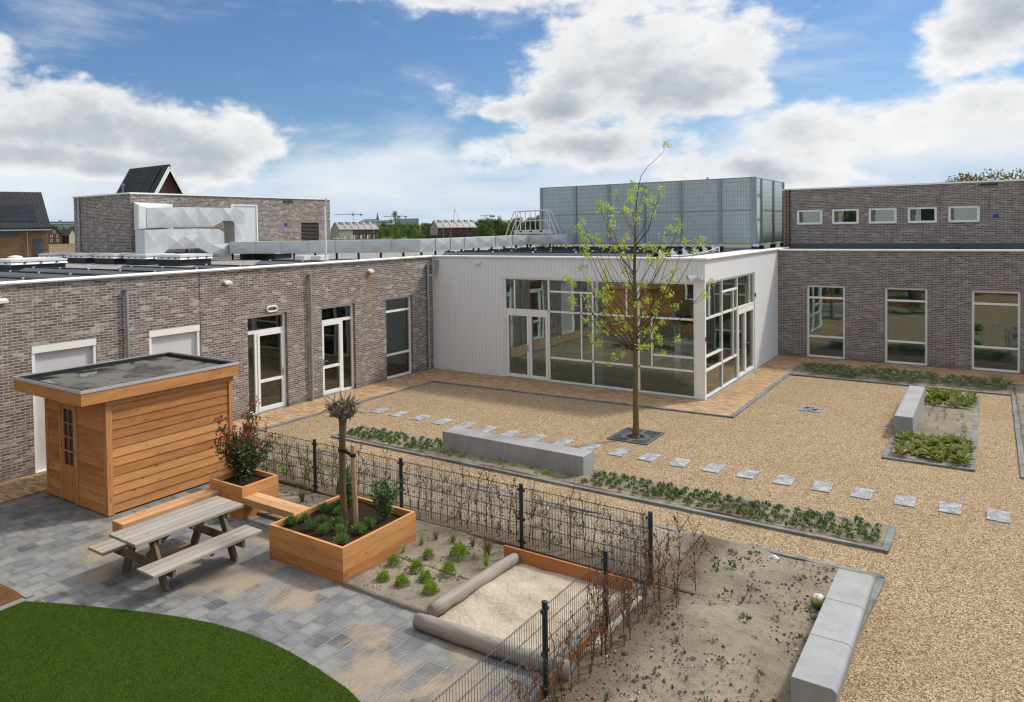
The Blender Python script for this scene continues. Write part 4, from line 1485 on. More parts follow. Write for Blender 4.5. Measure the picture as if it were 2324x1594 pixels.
def build_right_wing():
    t = thing('brick_wing', 'low grey-brown brick wing with three tall windows, right of the white pavilion', 'building', (16, 10, 0))
    holes = [(10.97, 12.28, 0.05, 2.82), (13.56, 14.87, 0.05, 2.82), (16.14, 17.48, 0.05, 2.80), (18.75, 20.08, 0.05, 2.80)]
    mb = MB()
    wall_holes(mb, GR, W + 0.002, 32.0, -0.3, H - 0.03, holes)
    mb.build('wall', 'brick_fresh', t)
    mb = MB()
    mb.box(W + 0.05, D - 0.045, H - 0.03, 32.0, D + 0.33, H + 0.025)
    mb.tube([(W + 0.05, D - 0.035, H), (32.0, D - 0.035, H)], 0.04, 8)
    mb.build('coping', 'coping', t)
    mb = MB()
    mb.box(W + 0.05, D + 0.34, 3.75, 32.0, 12.0, 4.06)
    mb.build('roof', 'roof_gravel', t)
    mb = MB()
    mb.box(W, D + 0.32, 0.0, 32.0, 13.8, 0.05)
    mb.build('interior_floor', 'interior_floor', t)
    mb = MB()
    mb.box(W, 13.7, 0.05, 32.0, 13.8, 3.75)
    for x in (12.9, 15.5, 18.1):
        mb.box(x, D + 0.32, 0.05, x + 0.1, 13.7, 3.75)
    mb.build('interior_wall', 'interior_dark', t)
    mb = MB()
    mb.box(W, D + 0.32, 3.0, 32.0, 13.7, 3.03)
    mb.build('interior_ceiling', 'interior_wall', t)
    for h in holes:
        a0, a1, z0, z1 = h
        glazing(t, GR, 'window', h, [(a0 + .07, a1 - .07, 2.31, 2.38), (a0 + .07, a1 - .07, 0.82, 0.89)], d=-0.07)
    # roof vent
    mb = MB()
    mb.tube([(15.72, 10.95, 4.05), (15.72, 10.95, 4.20)], 0.05, 10)
    mb.tube([(15.72, 10.95, 4.20), (15.72, 10.95, 4.25)], 0.085, 10)
    mb.build('roof_vent', 'black_metal', t)
    return t


build_right_wing()

YU = 12.0
GU = Plane('-y', YU)


def build_upper_storey():
    t = thing('upper_storey', 'set-back brick upper storey with five small windows, right of the grey screen', 'building', (16, 13, 4.05))
    wins = [(10.13, 11.10), (11.44, 12.41), (12.74, 13.71), (14.06, 15.02), (15.36, 16.34)]
    holes = [(a, b, 5.14, 5.76) for a, b in wins]
    mb = MB()
    wall_holes(mb, GU, 9.62, 32.0, 4.06, 6.60, holes)
    mb.box(9.62, YU + 0.32, 4.06, 9.94, 22.0, 6.60)
    mb.build('wall', 'brick_fresh', t)
    mb = MB()
    mb.box(9.57, YU - 0.04, 6.60, 32.0, YU + 0.33, 6.66)
    mb.box(9.57, YU + 0.33, 6.60, 9.95, 22.0, 6.66)
    mb.build('coping', 'coping', t)
    mb = MB()
    mb.box(9.95, YU + 0.33, 6.3, 32.0, 22.0, 6.5)
    mb.build('roof', 'roof_membrane', t)
    mb = MB()
    mb.box(9.66, YU - 0.015, 4.07, 32.0, YU - 0.001, 4.36)
    mb.build('flashing', 'lead_flashing', t)
    mb = MB()
    mb.box(9.95, 15.5, 4.1, 32.0, 15.6, 6.3)
    mb.build('interior_wall', 'interior_wall', t)
    for h in holes:
        glazing(t, GU, 'window', h, [], d=-0.04, fw=0.085)
    mb = MB()
    mb.tube([(9.74, YU - 0.05, 4.1), (9.74, YU - 0.05, 6.62)], 0.03, 8)
    mb.build('downpipe', 'rust_pipe', t)
    mb = MB()
    mb.tube([(9.87, YU - 0.05, 4.1), (9.87, YU - 0.05, 6.62)], 0.022, 8)
    mb.build('cable_duct', 'black_metal', t)
    o = MB().box(16.32, YU - 0.05, 6.485, 16.86, YU - 0.001, 6.54).build('light_bar', 'black_metal')
    tag(o, 'black light bar high on the upper storey above the blue plate', 'light fitting')
    o = MB().box(16.72, YU - 0.012, 5.29, 16.89, YU - 0.001, 5.43).build('wall_plate', 'sign_blue')
    tag(o, 'small blue plate on the upper storey right of the windows', 'sign')
    return t


build_upper_storey()

XB = -12.5
GB = Plane('+x', XB)


def build_plant_room():
    t = thing('plant_room', 'flat-roofed brick block on the roof with a white double door and ducts before it', 'building', (-14, 0, 4.05))
    mb = MB()
    holes = [(0.82, 2.44, 4.1, 6.56), (5.32, 6.61, 4.60, 5.66)]
    wall_holes(mb, GB, -4.44, 7.49, 3.9, 6.90, holes)
    mb.box(-17.08, -4.44, 3.0, XB - 0.32, -4.14, 6.90)
    mb.box(-17.08, -4.14, 3.0, -16.8, 7.49, 6.90)
    mb.box(-16.8, 7.19, 3.0, XB - 0.32, 7.49, 6.90)
    mb.build('wall', 'brick', t)
    mb = MB()
    mb.box(-17.14, -4.50, 6.90, XB + 0.05, 7.55, 6.96)
    mb.build('coping', 'coping', t)
    mb = MB()
    e = 0.004
    for (a0, a1) in ((0.82 + e, 1.40), (1.406, 2.44 - e)):
        GB.box(mb, a0, a1, 4.1, 6.56 - e, -0.12, -0.05)
    dr = mb.build('double_door', 'door_panel', t)
    mb = MB()
    GB.box(mb, 0.82 + e, 0.90, 4.1, 6.49, -0.05, -0.01)
    GB.box(mb, 2.36, 2.44 - e, 4.1, 6.49, -0.05, -0.01)
    GB.box(mb, 0.82 + e, 2.44 - e, 6.49, 6.56 - e, -0.05, -0.01)
    mb.build('door_frame', 'white_frame', dr)
    mb = MB()
    GB.box(mb, 1.46, 1.56, 5.15, 5.17, -0.05, 0.0)
    mb.build('handle', 'hinge_steel', dr)
    mb = MB()
    GB.box(mb, 5.32 + e, 6.61 - e, 4.60, 5.66 - e, -0.2, -0.18)
    lv = mb.build('louvre', 'black_metal', t)
    mb = MB()
    n = 14
    for i in range(n):
        z = 4.62 + i * (1.02 / n)
        p = [GB.p(5.33, z, -0.02), GB.p(6.60, z, -0.02), GB.p(6.60, z + 0.045, -0.12), GB.p(5.33, z + 0.045, -0.12)]
        q = [(a, b, c + 0.012) for a, b, c in p]
        mb.hexa(p + q)
    mb.build('slat', 'louvre', lv)
    downp = MB()
    downp.tube([(-16.55, -4.5, 4.0), (-16.55, -4.5, 6.85)], 0.05, 8)
    downp.build('downpipe', 'zinc_pipe', t)
    o = MB().box(XB + 0.001, 4.10, 6.72, XB + 0.06, 4.75, 6.79).build('light_bar', 'black_metal')
    tag(o, 'black light bar under the coping of the rooftop brick block', 'light fitting')
    o = MB().box(XB + 0.001, 4.16, 5.48, XB + 0.012, 4.34, 5.66).build('wall_plate', 'sign_blue')
    tag(o, 'small blue plate on the rooftop brick block left of the louvre', 'sign')


build_plant_room()


def build_screen():
    ys = 11.0
    px = [-1.34, 0.52, 2.22, 3.93, 5.61, 7.31, 8.68]
    sy = [11.0, 12.28, 14.52, 16.54]
    t = thing('acoustic_screen', 'tall grey-green gridded screen enclosure on galvanised posts on the pavilion roof', 'screen', (4, 12, 4.05))
    zb, zm, zt = 4.42, 5.80, 7.15
    for i in range(6):
        for (z0, z1) in ((zb, zm - 0.03), (zm + 0.03, zt)):
            MB().box(px[i] + 0.06, ys + 0.02, z0, px[i + 1] - 0.06, ys + 0.09, z1).build('panel', 'acoustic_panel', t)
    for i in range(3):
        for (z0, z1) in (((zb, zm - 0.03), (zm + 0.03, zt)) if i else ((6.50, zt),)):
            MB().box(8.59, sy[i] + 0.08, z0, 8.66, sy[i + 1] - 0.06, z1).build('panel', 'acoustic_panel', t)
    # access door low beside the corner
    d = MB()
    d.box(8.60, 11.12, zb, 8.66, 12.2, 6.45)
    dd = d.build('door', 'door_panel', t)
    MB().box(8.66, 11.14, zb + 0.02, 8.675, 11.20, 6.43).box(8.66, 12.12, zb + 0.02, 8.675, 12.18, 6.43).box(8.66, 11.2, 5.38, 8.675, 12.12, 5.44).box(8.66, 11.2, 6.37, 8.675, 12.12, 6.43).build('door_frame', 'steel_post', dd)
    for i, x in enumerate(px):
        r = 0.055 if i < 6 else 0.10
        MB().box(x - r, ys - 0.045, 4.38, x + r, ys + 0.10, zt + 0.03).build('post', 'steel_post', t)
    for y in sy[1:]:
        MB().box(8.58, y - 0.05, 4.38, 8.73, y + 0.05, zt + 0.03).build('post', 'steel_post', t)
    for i in range(6):
        a, b = px[i] + 0.06, px[i + 1] - (0.06 if i < 5 else 0.11)
        for (c, d) in ((zm - 0.03, zm + 0.03), (zt, zt + 0.03), (zb - 0.05, zb)):
            MB().box(a, ys + 0.01, c, b, ys + 0.10, d).build('rail', 'steel_post', t)
    for i in range(3):
        a, b = sy[i] + 0.11, sy[i + 1] - 0.055
        zc = zm if i else 6.475
        for (c, d) in ((zc - 0.02, zc + 0.02), (zt, zt + 0.03), (zb - 0.05, zb)):
            MB().box(8.58, a, c, 8.67, b, d).build('rail', 'steel_post', t)
    # the other two sides, plainly panelled
    m = MB()
    m.box(-1.30, ys + 0.12, zb, -1.23, 16.5, zt)
    m.box(-1.30, 16.5, zb, 8.60, 16.57, zt)
    m.build('panel', 'acoustic_panel', t)
    for (x, y) in [(x, ys + 0.03) for x in px] + [(8.65, y) for y in sy[1:]]:
        f = MB()
        f.tube([(x, y, 4.27), (x, y, 4.38)], [0.22, 0.09], 4)
        ft = f.build('foot', 'galvanised', t)
        MB().tube([(x, y, 4.06), (x, y, 4.27)], 0.12, 10).build('pedestal', 'black_rubber', ft)
    o = thing('warning_lamp', 'tiny orange lamp on top of the grey rooftop screen', 'lamp', (6.75, 11.06, 7.18))
    MB().box(6.70, 11.02, 7.181, 6.82, 11.10, 7.22).build('base', 'white_metal', o)
    MB().box(6.74, 11.03, 7.221, 6.80, 11.09, 7.27).build('lens', 'orange_plastic', o)


build_screen()


def xfacet(mb, a, b, c, d, nseg, out, h=0.02):
    """sheet-metal face between bottom edge a-b and top edge d-c, split in segments, each pressed to a shallow pyramid"""
    a, b, c, d = map(Vector, (a, b, c, d))
    out = Vector(out)
    for i in range(nseg):
        t0, t1 = i / nseg, (i + 1) / nseg
        p, q, r, s_ = a.lerp(b, t0), a.lerp(b, t1), d.lerp(c, t1), d.lerp(c, t0)
        m = (p + q + r + s_) / 4 + out * h
        mb.add([p, q, r, s_, m], [(0, 1, 4), (1, 2, 4), (2, 3, 4), (3, 0, 4)])


def duct_run(t, pts, z0, z1, w, nper, name='duct_body'):
    """rectangular duct along plan points; the side towards +x/-y carries pressed facets"""
    mb = MB()
    P = [Vector((x, y, 0)) for x, y in pts]
    L, Rr = [], []
    for i, p in enumerate(P):
        d = (P[min(i + 1, len(P) - 1)] - P[max(i - 1, 0)]).normalized()
        n = Vector((d.y, -d.x, 0))
        if 0 < i < len(P) - 1:
            d1 = (P[i] - P[i - 1]).normalized()
            k = 1.0 / max(0.5, abs(n.dot(Vector((d1.y, -d1.x, 0)))))
        else:
            k = 1.0
        Rr.append(p)
        L.append(p - n * (w * k))
    up = lambda v, z: Vector((v.x, v.y, z))
    for i in range(len(P) - 1):
        d = (P[i + 1] - P[i]).normalized()
        n = Vector((d.y, -d.x, 0))
        ns = max(1, int(round((P[i + 1] - P[i]).length / nper)))
        j = i + 1
        xfacet(mb, up(Rr[i], z0[i]), up(Rr[j], z0[j]), up(Rr[j], z1[j]), up(Rr[i], z1[i]), ns, n, 0.035)
        for q_ in range(1, ns):
            f_ = q_ / ns
            c_ = Rr[i].lerp(Rr[j], f_) + n * 0.012
            za, zb_ = z0[i] * (1 - f_) + z0[j] * f_, z1[i] * (1 - f_) + z1[j] * f_
            MB().beam((c_.x, c_.y, za), (c_.x, c_.y, zb_ + .015), .03, .035, (d.x, d.y, 0)).build('flange', 'galvanised', t)
        mb.add([up(Rr[i], z1[i]), up(Rr[j], z1[j]), up(L[j], z1[j]), up(L[i], z1[i])], [(0, 1, 2, 3)])
        mb.add([up(Rr[i], z0[i]), up(Rr[j], z0[j]), up(L[j], z0[j]), up(L[i], z0[i])], [(3, 2, 1, 0)])
        mb.add([up(L[i], z0[i]), up(L[j], z0[j]), up(L[j], z1[j]), up(L[i], z1[i])], [(3, 2, 1, 0)])
    for (i, sgn) in ((0, 1), (len(P) - 1, -1)):
        mb.add([up(Rr[i], z0[i]), up(Rr[i], z1[i]), up(L[i], z1[i]), up(L[i], z0[i])], [(0, 1, 2, 3) if sgn > 0 else (3, 2, 1, 0)])
    o = mb.build(name, 'galvanised', t)
    for i in range(len(P) - 1):
        ln = (P[i + 1] - P[i]).length
        for k in range(int(ln / 0.95) + 1):
            f = min(1, (k * 0.95 + 0.15) / ln)
            q = P[i].lerp(P[i + 1], f)
            zz = z0[i] * (1 - f) + z0[i + 1] * f
            MB().box(q.x - 0.16, q.y + 0.06, 4.035, q.x - 0.09, q.y + 0.12, zz).build('support_leg', 'black_metal', t)
    return o


def build_ducts():
    t = thing('air_duct', 'long silver air duct running low across the roof towards the grey screen', 'air duct', (-4, 2, 4.05))
    duct_run(t, [(-9.2, -1.95), (-1.35, 1.05), (-1.39, 5.24), (-1.05, 9.18), (0.78, 9.53)], [4.30, 4.30, 4.354, 4.415, 4.415], [4.80, 4.80, 4.825, 4.85, 4.85], 0.75, 1.15)
    # upper duct, goose-necked, from the brick block
    t = thing('air_duct', 'upper silver duct bending down before the white double door of the rooftop block', 'air duct', (-11.3, -2, 4.05))
    x0, x1 = -11.75, -11.0
    prof = [(-4.68, 5.44), (-3.02, 5.45), (-1.39, 5.47), (-0.84, 5.73), (-0.32, 5.73), (-0.23, 5.63), (-0.22, 4.62), (0.36, 4.62), (0.39, 6.07), (-0.01, 6.31), (-3.02, 6.31), (-4.18, 6.27), (-4.68, 6.25)]
    mb = MB().extr(prof, 'x', x0, x1)
    mb.build('duct_body', 'galvanised', t)
    mb = MB()
    segs = [((-4.18, 5.445, 6.27), (-3.02, 5.45, 6.31)), ((-3.02, 5.45, 6.31), (-2.2, 5.46, 6.31)), ((-2.2, 5.46, 6.31), (-1.39, 5.47, 6.31)), ((-0.84, 5.73, 6.31), (-0.32, 5.73, 6.31))]
    for (ya, za0, za1), (yb, zb0, zb1) in segs:
        mb = MB()
        xfacet(mb, (x1 + .002, ya, za0), (x1 + .002, yb, zb0), (x1 + .002, yb, zb1), (x1 + .002, ya, za1), 1, (1, 0, 0), 0.045)
        mb.build('pressed_panel', 'galvanised', t)
    mb = MB()
    xfacet(mb, (x1 + .002, -0.22, 4.62), (x1 + .002, 0.36, 4.62), (x1 + .002, 0.37, 5.6), (x1 + .002, -0.22, 5.6), 1, (1, 0, 0), 0.045)
    mb.build('pressed_panel', 'galvanised', t)
    mb = MB()
    mb.hexa([(XB + 0.01, -4.3, 5.36), (x1, -5.0, 5.40), (x1, -4.66, 5.43), (XB + 0.01, -2.4, 5.40), (XB + 0.01, -4.3, 6.55), (x1, -5.0, 6.37), (x1, -4.66, 6.28), (XB + 0.01, -2.4, 6.50)])
    mb.build('wall_collar', 'white_metal', t)
    # sloping white hood at the foot
    mb = MB().hexa([(-11.6, -0.2, 4.3), (-10.6, -0.3, 4.3), (-10.2, 1.8, 4.3), (-11.6, 1.8, 4.3), (-11.6, -0.2, 4.75), (-10.6, -0.3, 4.75), (-10.2, 1.8, 4.62), (-11.6, 1.8, 4.62)])
    mb.build('hood', 'white_metal', t)
    # lower pair of ducts
    t = thing('air_duct', 'lower silver duct with a stepped neck, in front of the rooftop brick block', 'air duct', (-9.8, -3.5, 4.05))
    prof = [(-5.25, 4.45), (-1.62, 4.45), (-1.63, 5.19), (-1.9, 5.36), (-2.97, 5.39), (-5.27, 5.36)]
    MB().extr(prof, 'x', -10.6, -9.95).build('duct_body', 'galvanised', t)
    mb = MB()
    for (ya, yb) in ((-5.2, -4.3), (-4.3, -3.6), (-3.6, -2.97), (-2.97, -2.3)):
        mb = MB()
        xfacet(mb, (-9.948, ya, 4.5), (-9.948, yb, 4.5), (-9.948, yb, 5.36), (-9.948, ya, 5.36), 1, (1, 0, 0), 0.045)
        mb.build('pressed_panel', 'galvanised', t)
    prof = [(-5.85, 4.30), (-5.12, 4.36), (-4.86, 4.58), (-3.40, 4.58), (-2.85, 4.32), (-1.75, 4.32), (-1.75, 4.74), (-2.82, 4.75), (-3.41, 5.12), (-4.85, 5.13), (-5.27, 5.34), (-5.85, 5.36)]
    MB().extr(prof, 'x', -9.93, -9.3).build('neck', 'galvanised', t)
    mb = MB()
    for (ya, a0, a1), (yb, b0, b1) in (((-5.8, 4.3, 5.36), (-5.12, 4.36, 5.28)), ((-4.8, 4.6, 5.12), (-4.1, 4.6, 5.12)), ((-4.1, 4.6, 5.12), (-3.42, 4.6, 5.11)), ((-2.8, 4.34, 4.73), (-1.8, 4.34, 4.73))):
        mb = MB()
        xfacet(mb, (-9.298, ya, a0), (-9.298, yb, b0), (-9.298, yb, b1), (-9.298, ya, a1), 1, (1, 0, 0), 0.045)
        mb.build('pressed_panel', 'galvanised', t)
    for q in ((-9.7, -3.75, 4.035, -9.65, -3.7, 4.58), (-9.7, -5.6, 4.035, -9.65, -5.55, 4.3), (-10.3, -2.2, 4.035, -10.25, -2.15, 4.45)):
        MB().box(*q).build('support_leg', 'black_metal', t)


build_ducts()


def build_roof_items():
    # skylights
    def skylight(x, y, sx, sy, label):
        t = thing('skylight', label, 'skylight', (x, y, 4.03), 'skylights on the left roof')
        MB().box(x - sx, y, 4.031, x, y + sy, 4.26).build('kerb', 'black_rubber', t)
        m = MB()
        m.hexa([(x - sx - .06, y - .06, 4.26), (x + .06, y - .06, 4.26), (x + .06, y + sy + .06, 4.26), (x - sx - .06, y + sy + .06, 4.26),
                (x - sx - .02, y - .02, 4.34), (x + .02, y - .02, 4.34), (x + .02, y + sy + .02, 4.34), (x - sx - .02, y + sy + .02, 4.34)])
        m.box(x - sx - .05, y - .05, 4.352, x + .05, y + sy + .05, 4.41)
        m.box(x - sx, y, 4.34, x, y + sy, 4.352)
        m.build('frame', 'white_metal', t)
        m = MB()
        m.box(x - sx + .05, y + .05, 4.411, x - .05, y + sy - .05, 4.435)
        m.build('dome', 'blind_fabric', t, bevel=0.012)
        m = MB()
        for k in range(3):
            m.box(x - sx + sx * (0.2 + 0.3 * k), y - .075, 4.30, x - sx + sx * (0.2 + 0.3 * k) + .08, y - .055, 4.33)
            m.box(x + .055, y + sy * (0.2 + 0.3 * k), 4.30, x + .075, y + sy * (0.2 + 0.3 * k) + .08, 4.33)
        m.build('clip', 'black_metal', t)
    ords = ['first', 'second', 'third', 'fourth', 'fifth']
    for i, x in enumerate((-15.3, -12.9, -10.8, -8.6, -6.5)):
        skylight(x, -6.25, 1.35, 1.3, 'white skylight box, %s from the left in the row of five before the ducts' % ords[i])
    skylight(-8.7, -11.0, 1.8, 1.75, 'large white skylight box at the far left roof edge, nearest the viewer')
    skylight(-7.9, -1.05, 1.75, 1.4, 'single white skylight box to the right of the row, before the long duct')

    # solar rows
    def solar(x0, x1, y, label, grp, z=4.05, dep=1.0, hi=0.12):
        t = thing('solar_row', label, 'solar panels', ((x0 + x1) / 2, y, z), grp)
        m = MB()
        m.hexa([(x0, y, z + hi), (x1, y, z + hi), (x1, y + dep, z + 0.05), (x0, y + dep, z + 0.05), (x0, y, z + hi + .035), (x1, y, z + hi + .035), (x1, y + dep, z + 0.085), (x0, y + dep, z + 0.085)])
        m.build('panel', 'pv_glass', t, grain='x')
        m = MB()
        m.hexa([(x0 + .02, y - 0.30, z + .0), (x1 - .02, y - 0.30, z + .0), (x1 - .02, y - 0.02, z + hi - .02), (x0 + .02, y - 0.02, z + hi - .02),
                (x0 + .02, y - 0.305, z + .012), (x1 - .02, y - 0.305, z + .012), (x1 - .02, y - 0.02, z + hi), (x0 + .02, y - 0.02, z + hi)])
        m.build('wind_deflector', 'deflector', t)
        k = x0 + 0.5
        while k < x1:
            MB().box(k, y - 0.03, z + hi - 0.02, k + 0.06, y + 0.02, z + hi + 0.045).build('clamp', 'white_metal', t)
            k += 1.65
        for xx in (x0 + 0.05, x1 - 0.1):
            MB().box(xx, y - 0.3, z - 0.04, xx + 0.05, y + dep, z + 0.012).build('ballast_rail', 'galvanised', t)
    for i, (x0, x1, y) in enumerate(((-8.3, -0.9, -10.75), (-6.3, -0.9, -12.35), (-5.4, -0.9, -13.95), (-5.4, -0.9, -9.15), (-9, -0.9, -15.55), (-9, -0.9, -17.15), (-3.8, -0.9, -7.55))):
        solar(x0, x1, y, 'dark solar panel row on the left roof beside the wall coping', 'solar rows on the left roof')
    solar(-4.4, -0.9, -4.4, 'short dark solar row on the left roof behind the coping by the lone skylight', 'solar rows on the left roof')
    for i in range(6):
        y = 0.95 + i * 1.32
        solar(-0.1 if i < 2 else 0.2, 8.1 - 0.05 * i, y, 'black solar panel row on the pavilion roof before the grey screen', 'solar rows on the pavilion roof', z=4.12, hi=0.20)
    # crossing platform with rails
    yb = 10.3
    t = thing('crossover_steps', 'white railed crossover platform with red oval badges, bridging the roof duct', 'crossover', (-4.1, yb, 4.06))
    X0, X1 = -2.52, -0.45
    m = MB()
    m.box(X0, yb, 4.89, X1, yb + 0.45, 5.09)
    m.build('platform', 'white_metal', t)
    m = MB()
    for xx in (X0 + 0.12, X0 + 0.7, X1 - 0.5, X1 - 0.1):
        m.beam((xx, yb + 0.05, 4.06), (xx, yb + 0.05, 4.89), 0.06, 0.06)
        m.beam((xx, yb + 0.4, 4.06), (xx, yb + 0.4, 4.89), 0.06, 0.06)
    m.build('leg', 'white_metal', t)
    m = MB()
    for s in (yb - 0.012, yb + 0.46):
        m.tube([(X0 - 0.78, s, 4.10), (X0 - 0.02, s, 5.92), (X0 + 0.08, s, 6.02), (X1 - 0.32, s, 6.05), (X1 - 0.20, s, 5.98), (X1 + 0.66, s, 4.10)], 0.024, 8)
        m.tube([(X0 - 0.48, s, 4.10), (X0 + 0.06, s, 5.44), (X0 + 0.14, s, 5.54), (X1 - 0.32, s, 5.56), (X1 - 0.22, s, 5.50), (X1 + 0.38, s, 4.10)], 0.020, 8)
        for k in range(4):
            xx = X0 + 0.12 + k * 0.55
            m.tube([(xx, s, 4.90), (xx, s, 6.03)], 0.020, 8)
    m.build('guard_rail', 'white_metal', t)
    m = MB()
    for k in range(3):
        cx = X0 + 0.40 + k * 0.56
        pl = [(cx + (0.055 if math.cos(a) > 0 else -0.055) + 0.035 * math.cos(a), 5.02 + 0.04 * math.sin(a)) for a in [2 * math.pi * j / 16 for j in range(16)]]
        m.extr(pl, 'y', yb - 0.012, yb - 0.001)
    m.build('oval_badge', 'red_paint', t)
    m = MB()
    for s in (-1, 1):
        for k in range(3):
            xx = (X0 - 0.2 - 0.2 * k) if s < 0 else (X1 + 0.2 + 0.2 * k)
            m.box(xx - 0.1, yb + 0.03, 4.85 - 0.22 * k - 0.03, xx + 0.1, yb + 0.42, 4.85 - 0.22 * k)
    m.build('tread', 'aluminium', t)
    # mast
    t = thing('weather_mast', 'thin white mast with small instruments on the left roof edge', 'mast', (-3.5, -2.0, 4.03))
    MB().tube([(-3.5, -2.0, 4.03), (-3.5, -2.0, 6.1)], 0.04, 8).build('pole', 'white_metal', t)
    MB().tube([(-3.5, -2.0, 6.1), (-3.46, -1.97, 6.4)], 0.012, 6).tube([(-3.46, -1.97, 6.3), (-3.46, -1.97, 6.42)], 0.035, 8).build('sensor', 'galvanised', t)
    MB().box(-3.7, -2.2, 4.031, -3.3, -1.8, 4.07).build('foot', 'galvanised', t)
    # ballast blocks
    for i, (x, y) in enumerate(((-5.9, -1.35), (-5.2, -1.15))):
        o = MB().box(x, y, 4.035, x + 0.55, y + 0.5, 4.22).build('ballast_block', 'white_metal', bevel=0.015)
        tag(o, 'low white block on the roof pebbles, %s of the pair left of the mast' % ('left' if i == 0 else 'right'), 'ballast block', 'white blocks on the roof')
    # mushroom vent at the far edge
    t = thing('mushroom_vent', 'small pale mushroom vent at the far left roof edge', 'vent', (-16.6, -7.3, 4.03))
    MB().tube([(-16.6, -7.3, 4.03), (-16.6, -7.3, 4.27)], 0.10, 10).build('pipe', 'white_metal', t)
    MB().tube([(-16.6, -7.3, 4.27), (-16.6, -7.3, 4.33), (-16.6, -7.3, 4.37)], [0.30, 0.26, 0.10], 12).build('cap', 'white_metal', t)
    # frames and slack safety line at the right roof edge
    t = thing('panel_end_frame', 'galvanised end frames with a slack line at the right edge of the pavilion roof', 'frame', (8.3, 3, 4.15))
    for i in range(6):
        y = 1.0 + i * 1.3
        MB().extr([(y, 4.16), (y + 0.75, 4.16), (y + 0.1, 4.40), (y, 4.40)], 'x', 8.20 - 0.05 * i, 8.22 - 0.05 * i).build('side_plate', 'galvanised', t)
    m = MB()
    m.tube([(8.6, 1.0, 4.24), (8.5, 3.0, 4.20), (8.42, 5.2, 4.22), (8.40, 6.9, 4.36)], 0.012, 6)
    m.build('safety_line', 'white_metal', t)
    m = MB()
    m.tube([(8.40, 6.9, 4.15), (8.40, 6.9, 4.37)], 0.03, 8)
    m.build('line_post', 'white_metal', t)


build_roof_items()


def build_back_wing():
    """the building the picture is taken from: seen only in the panes"""
    t = thing('back_wing', 'brown boarded wing with white windows closing the courtyard, mirrored in the panes', 'building', (8, -25, 0))
    PB = -24.0
    mb = MB()
    mb.box(-0.3, PB - 0.3, 0, 32, PB, 4.1)
    for i in range(22):
        mb.box(0.0, PB, 0.1 + i * 0.18, 32, PB + 0.02, 0.1 + i * 0.18 + 0.165)
    mb.build('wall', 'brown_cladding', t)
    mb = MB()
    mb.box(-0.3, PB - 0.3, 4.12, 32, PB, 7.2)
    mb.build('upper_wall', 'white_metal', t)
    for i in range(12):
        MB().box(0.6 + i * 2.6, PB + 0.001, 4.13, 1.3 + i * 2.6, PB + 0.05, 7.1).build('brick_pier', 'brick', t)
    for x in (1.5, 4.5, 7.5, 10.5, 20.0, 24.0):
        f = MB().box(x, PB + 0.021, 0.6, x + 1.3, PB + 0.06, 2.5).build('window', 'white_frame', t)
        MB().box(x + .09, PB + 0.061, 0.69, x + 1.21, PB + 0.065, 2.41).build('pane', 'dark_pane', f)
    for i in range(0, 11, 2):
        x = 1.6 + i * 2.6
        f = MB().box(x, PB + 0.001, 4.7, x + 1.3, PB + 0.06, 6.7).build('window', 'white_frame', t)
        MB().box(x + .09, PB + 0.061, 4.79, x + 1.21, PB + 0.065, 6.61).build('pane', 'dark_pane', f)


build_back_wing()

# ------------------------------------------------------------------ timber things


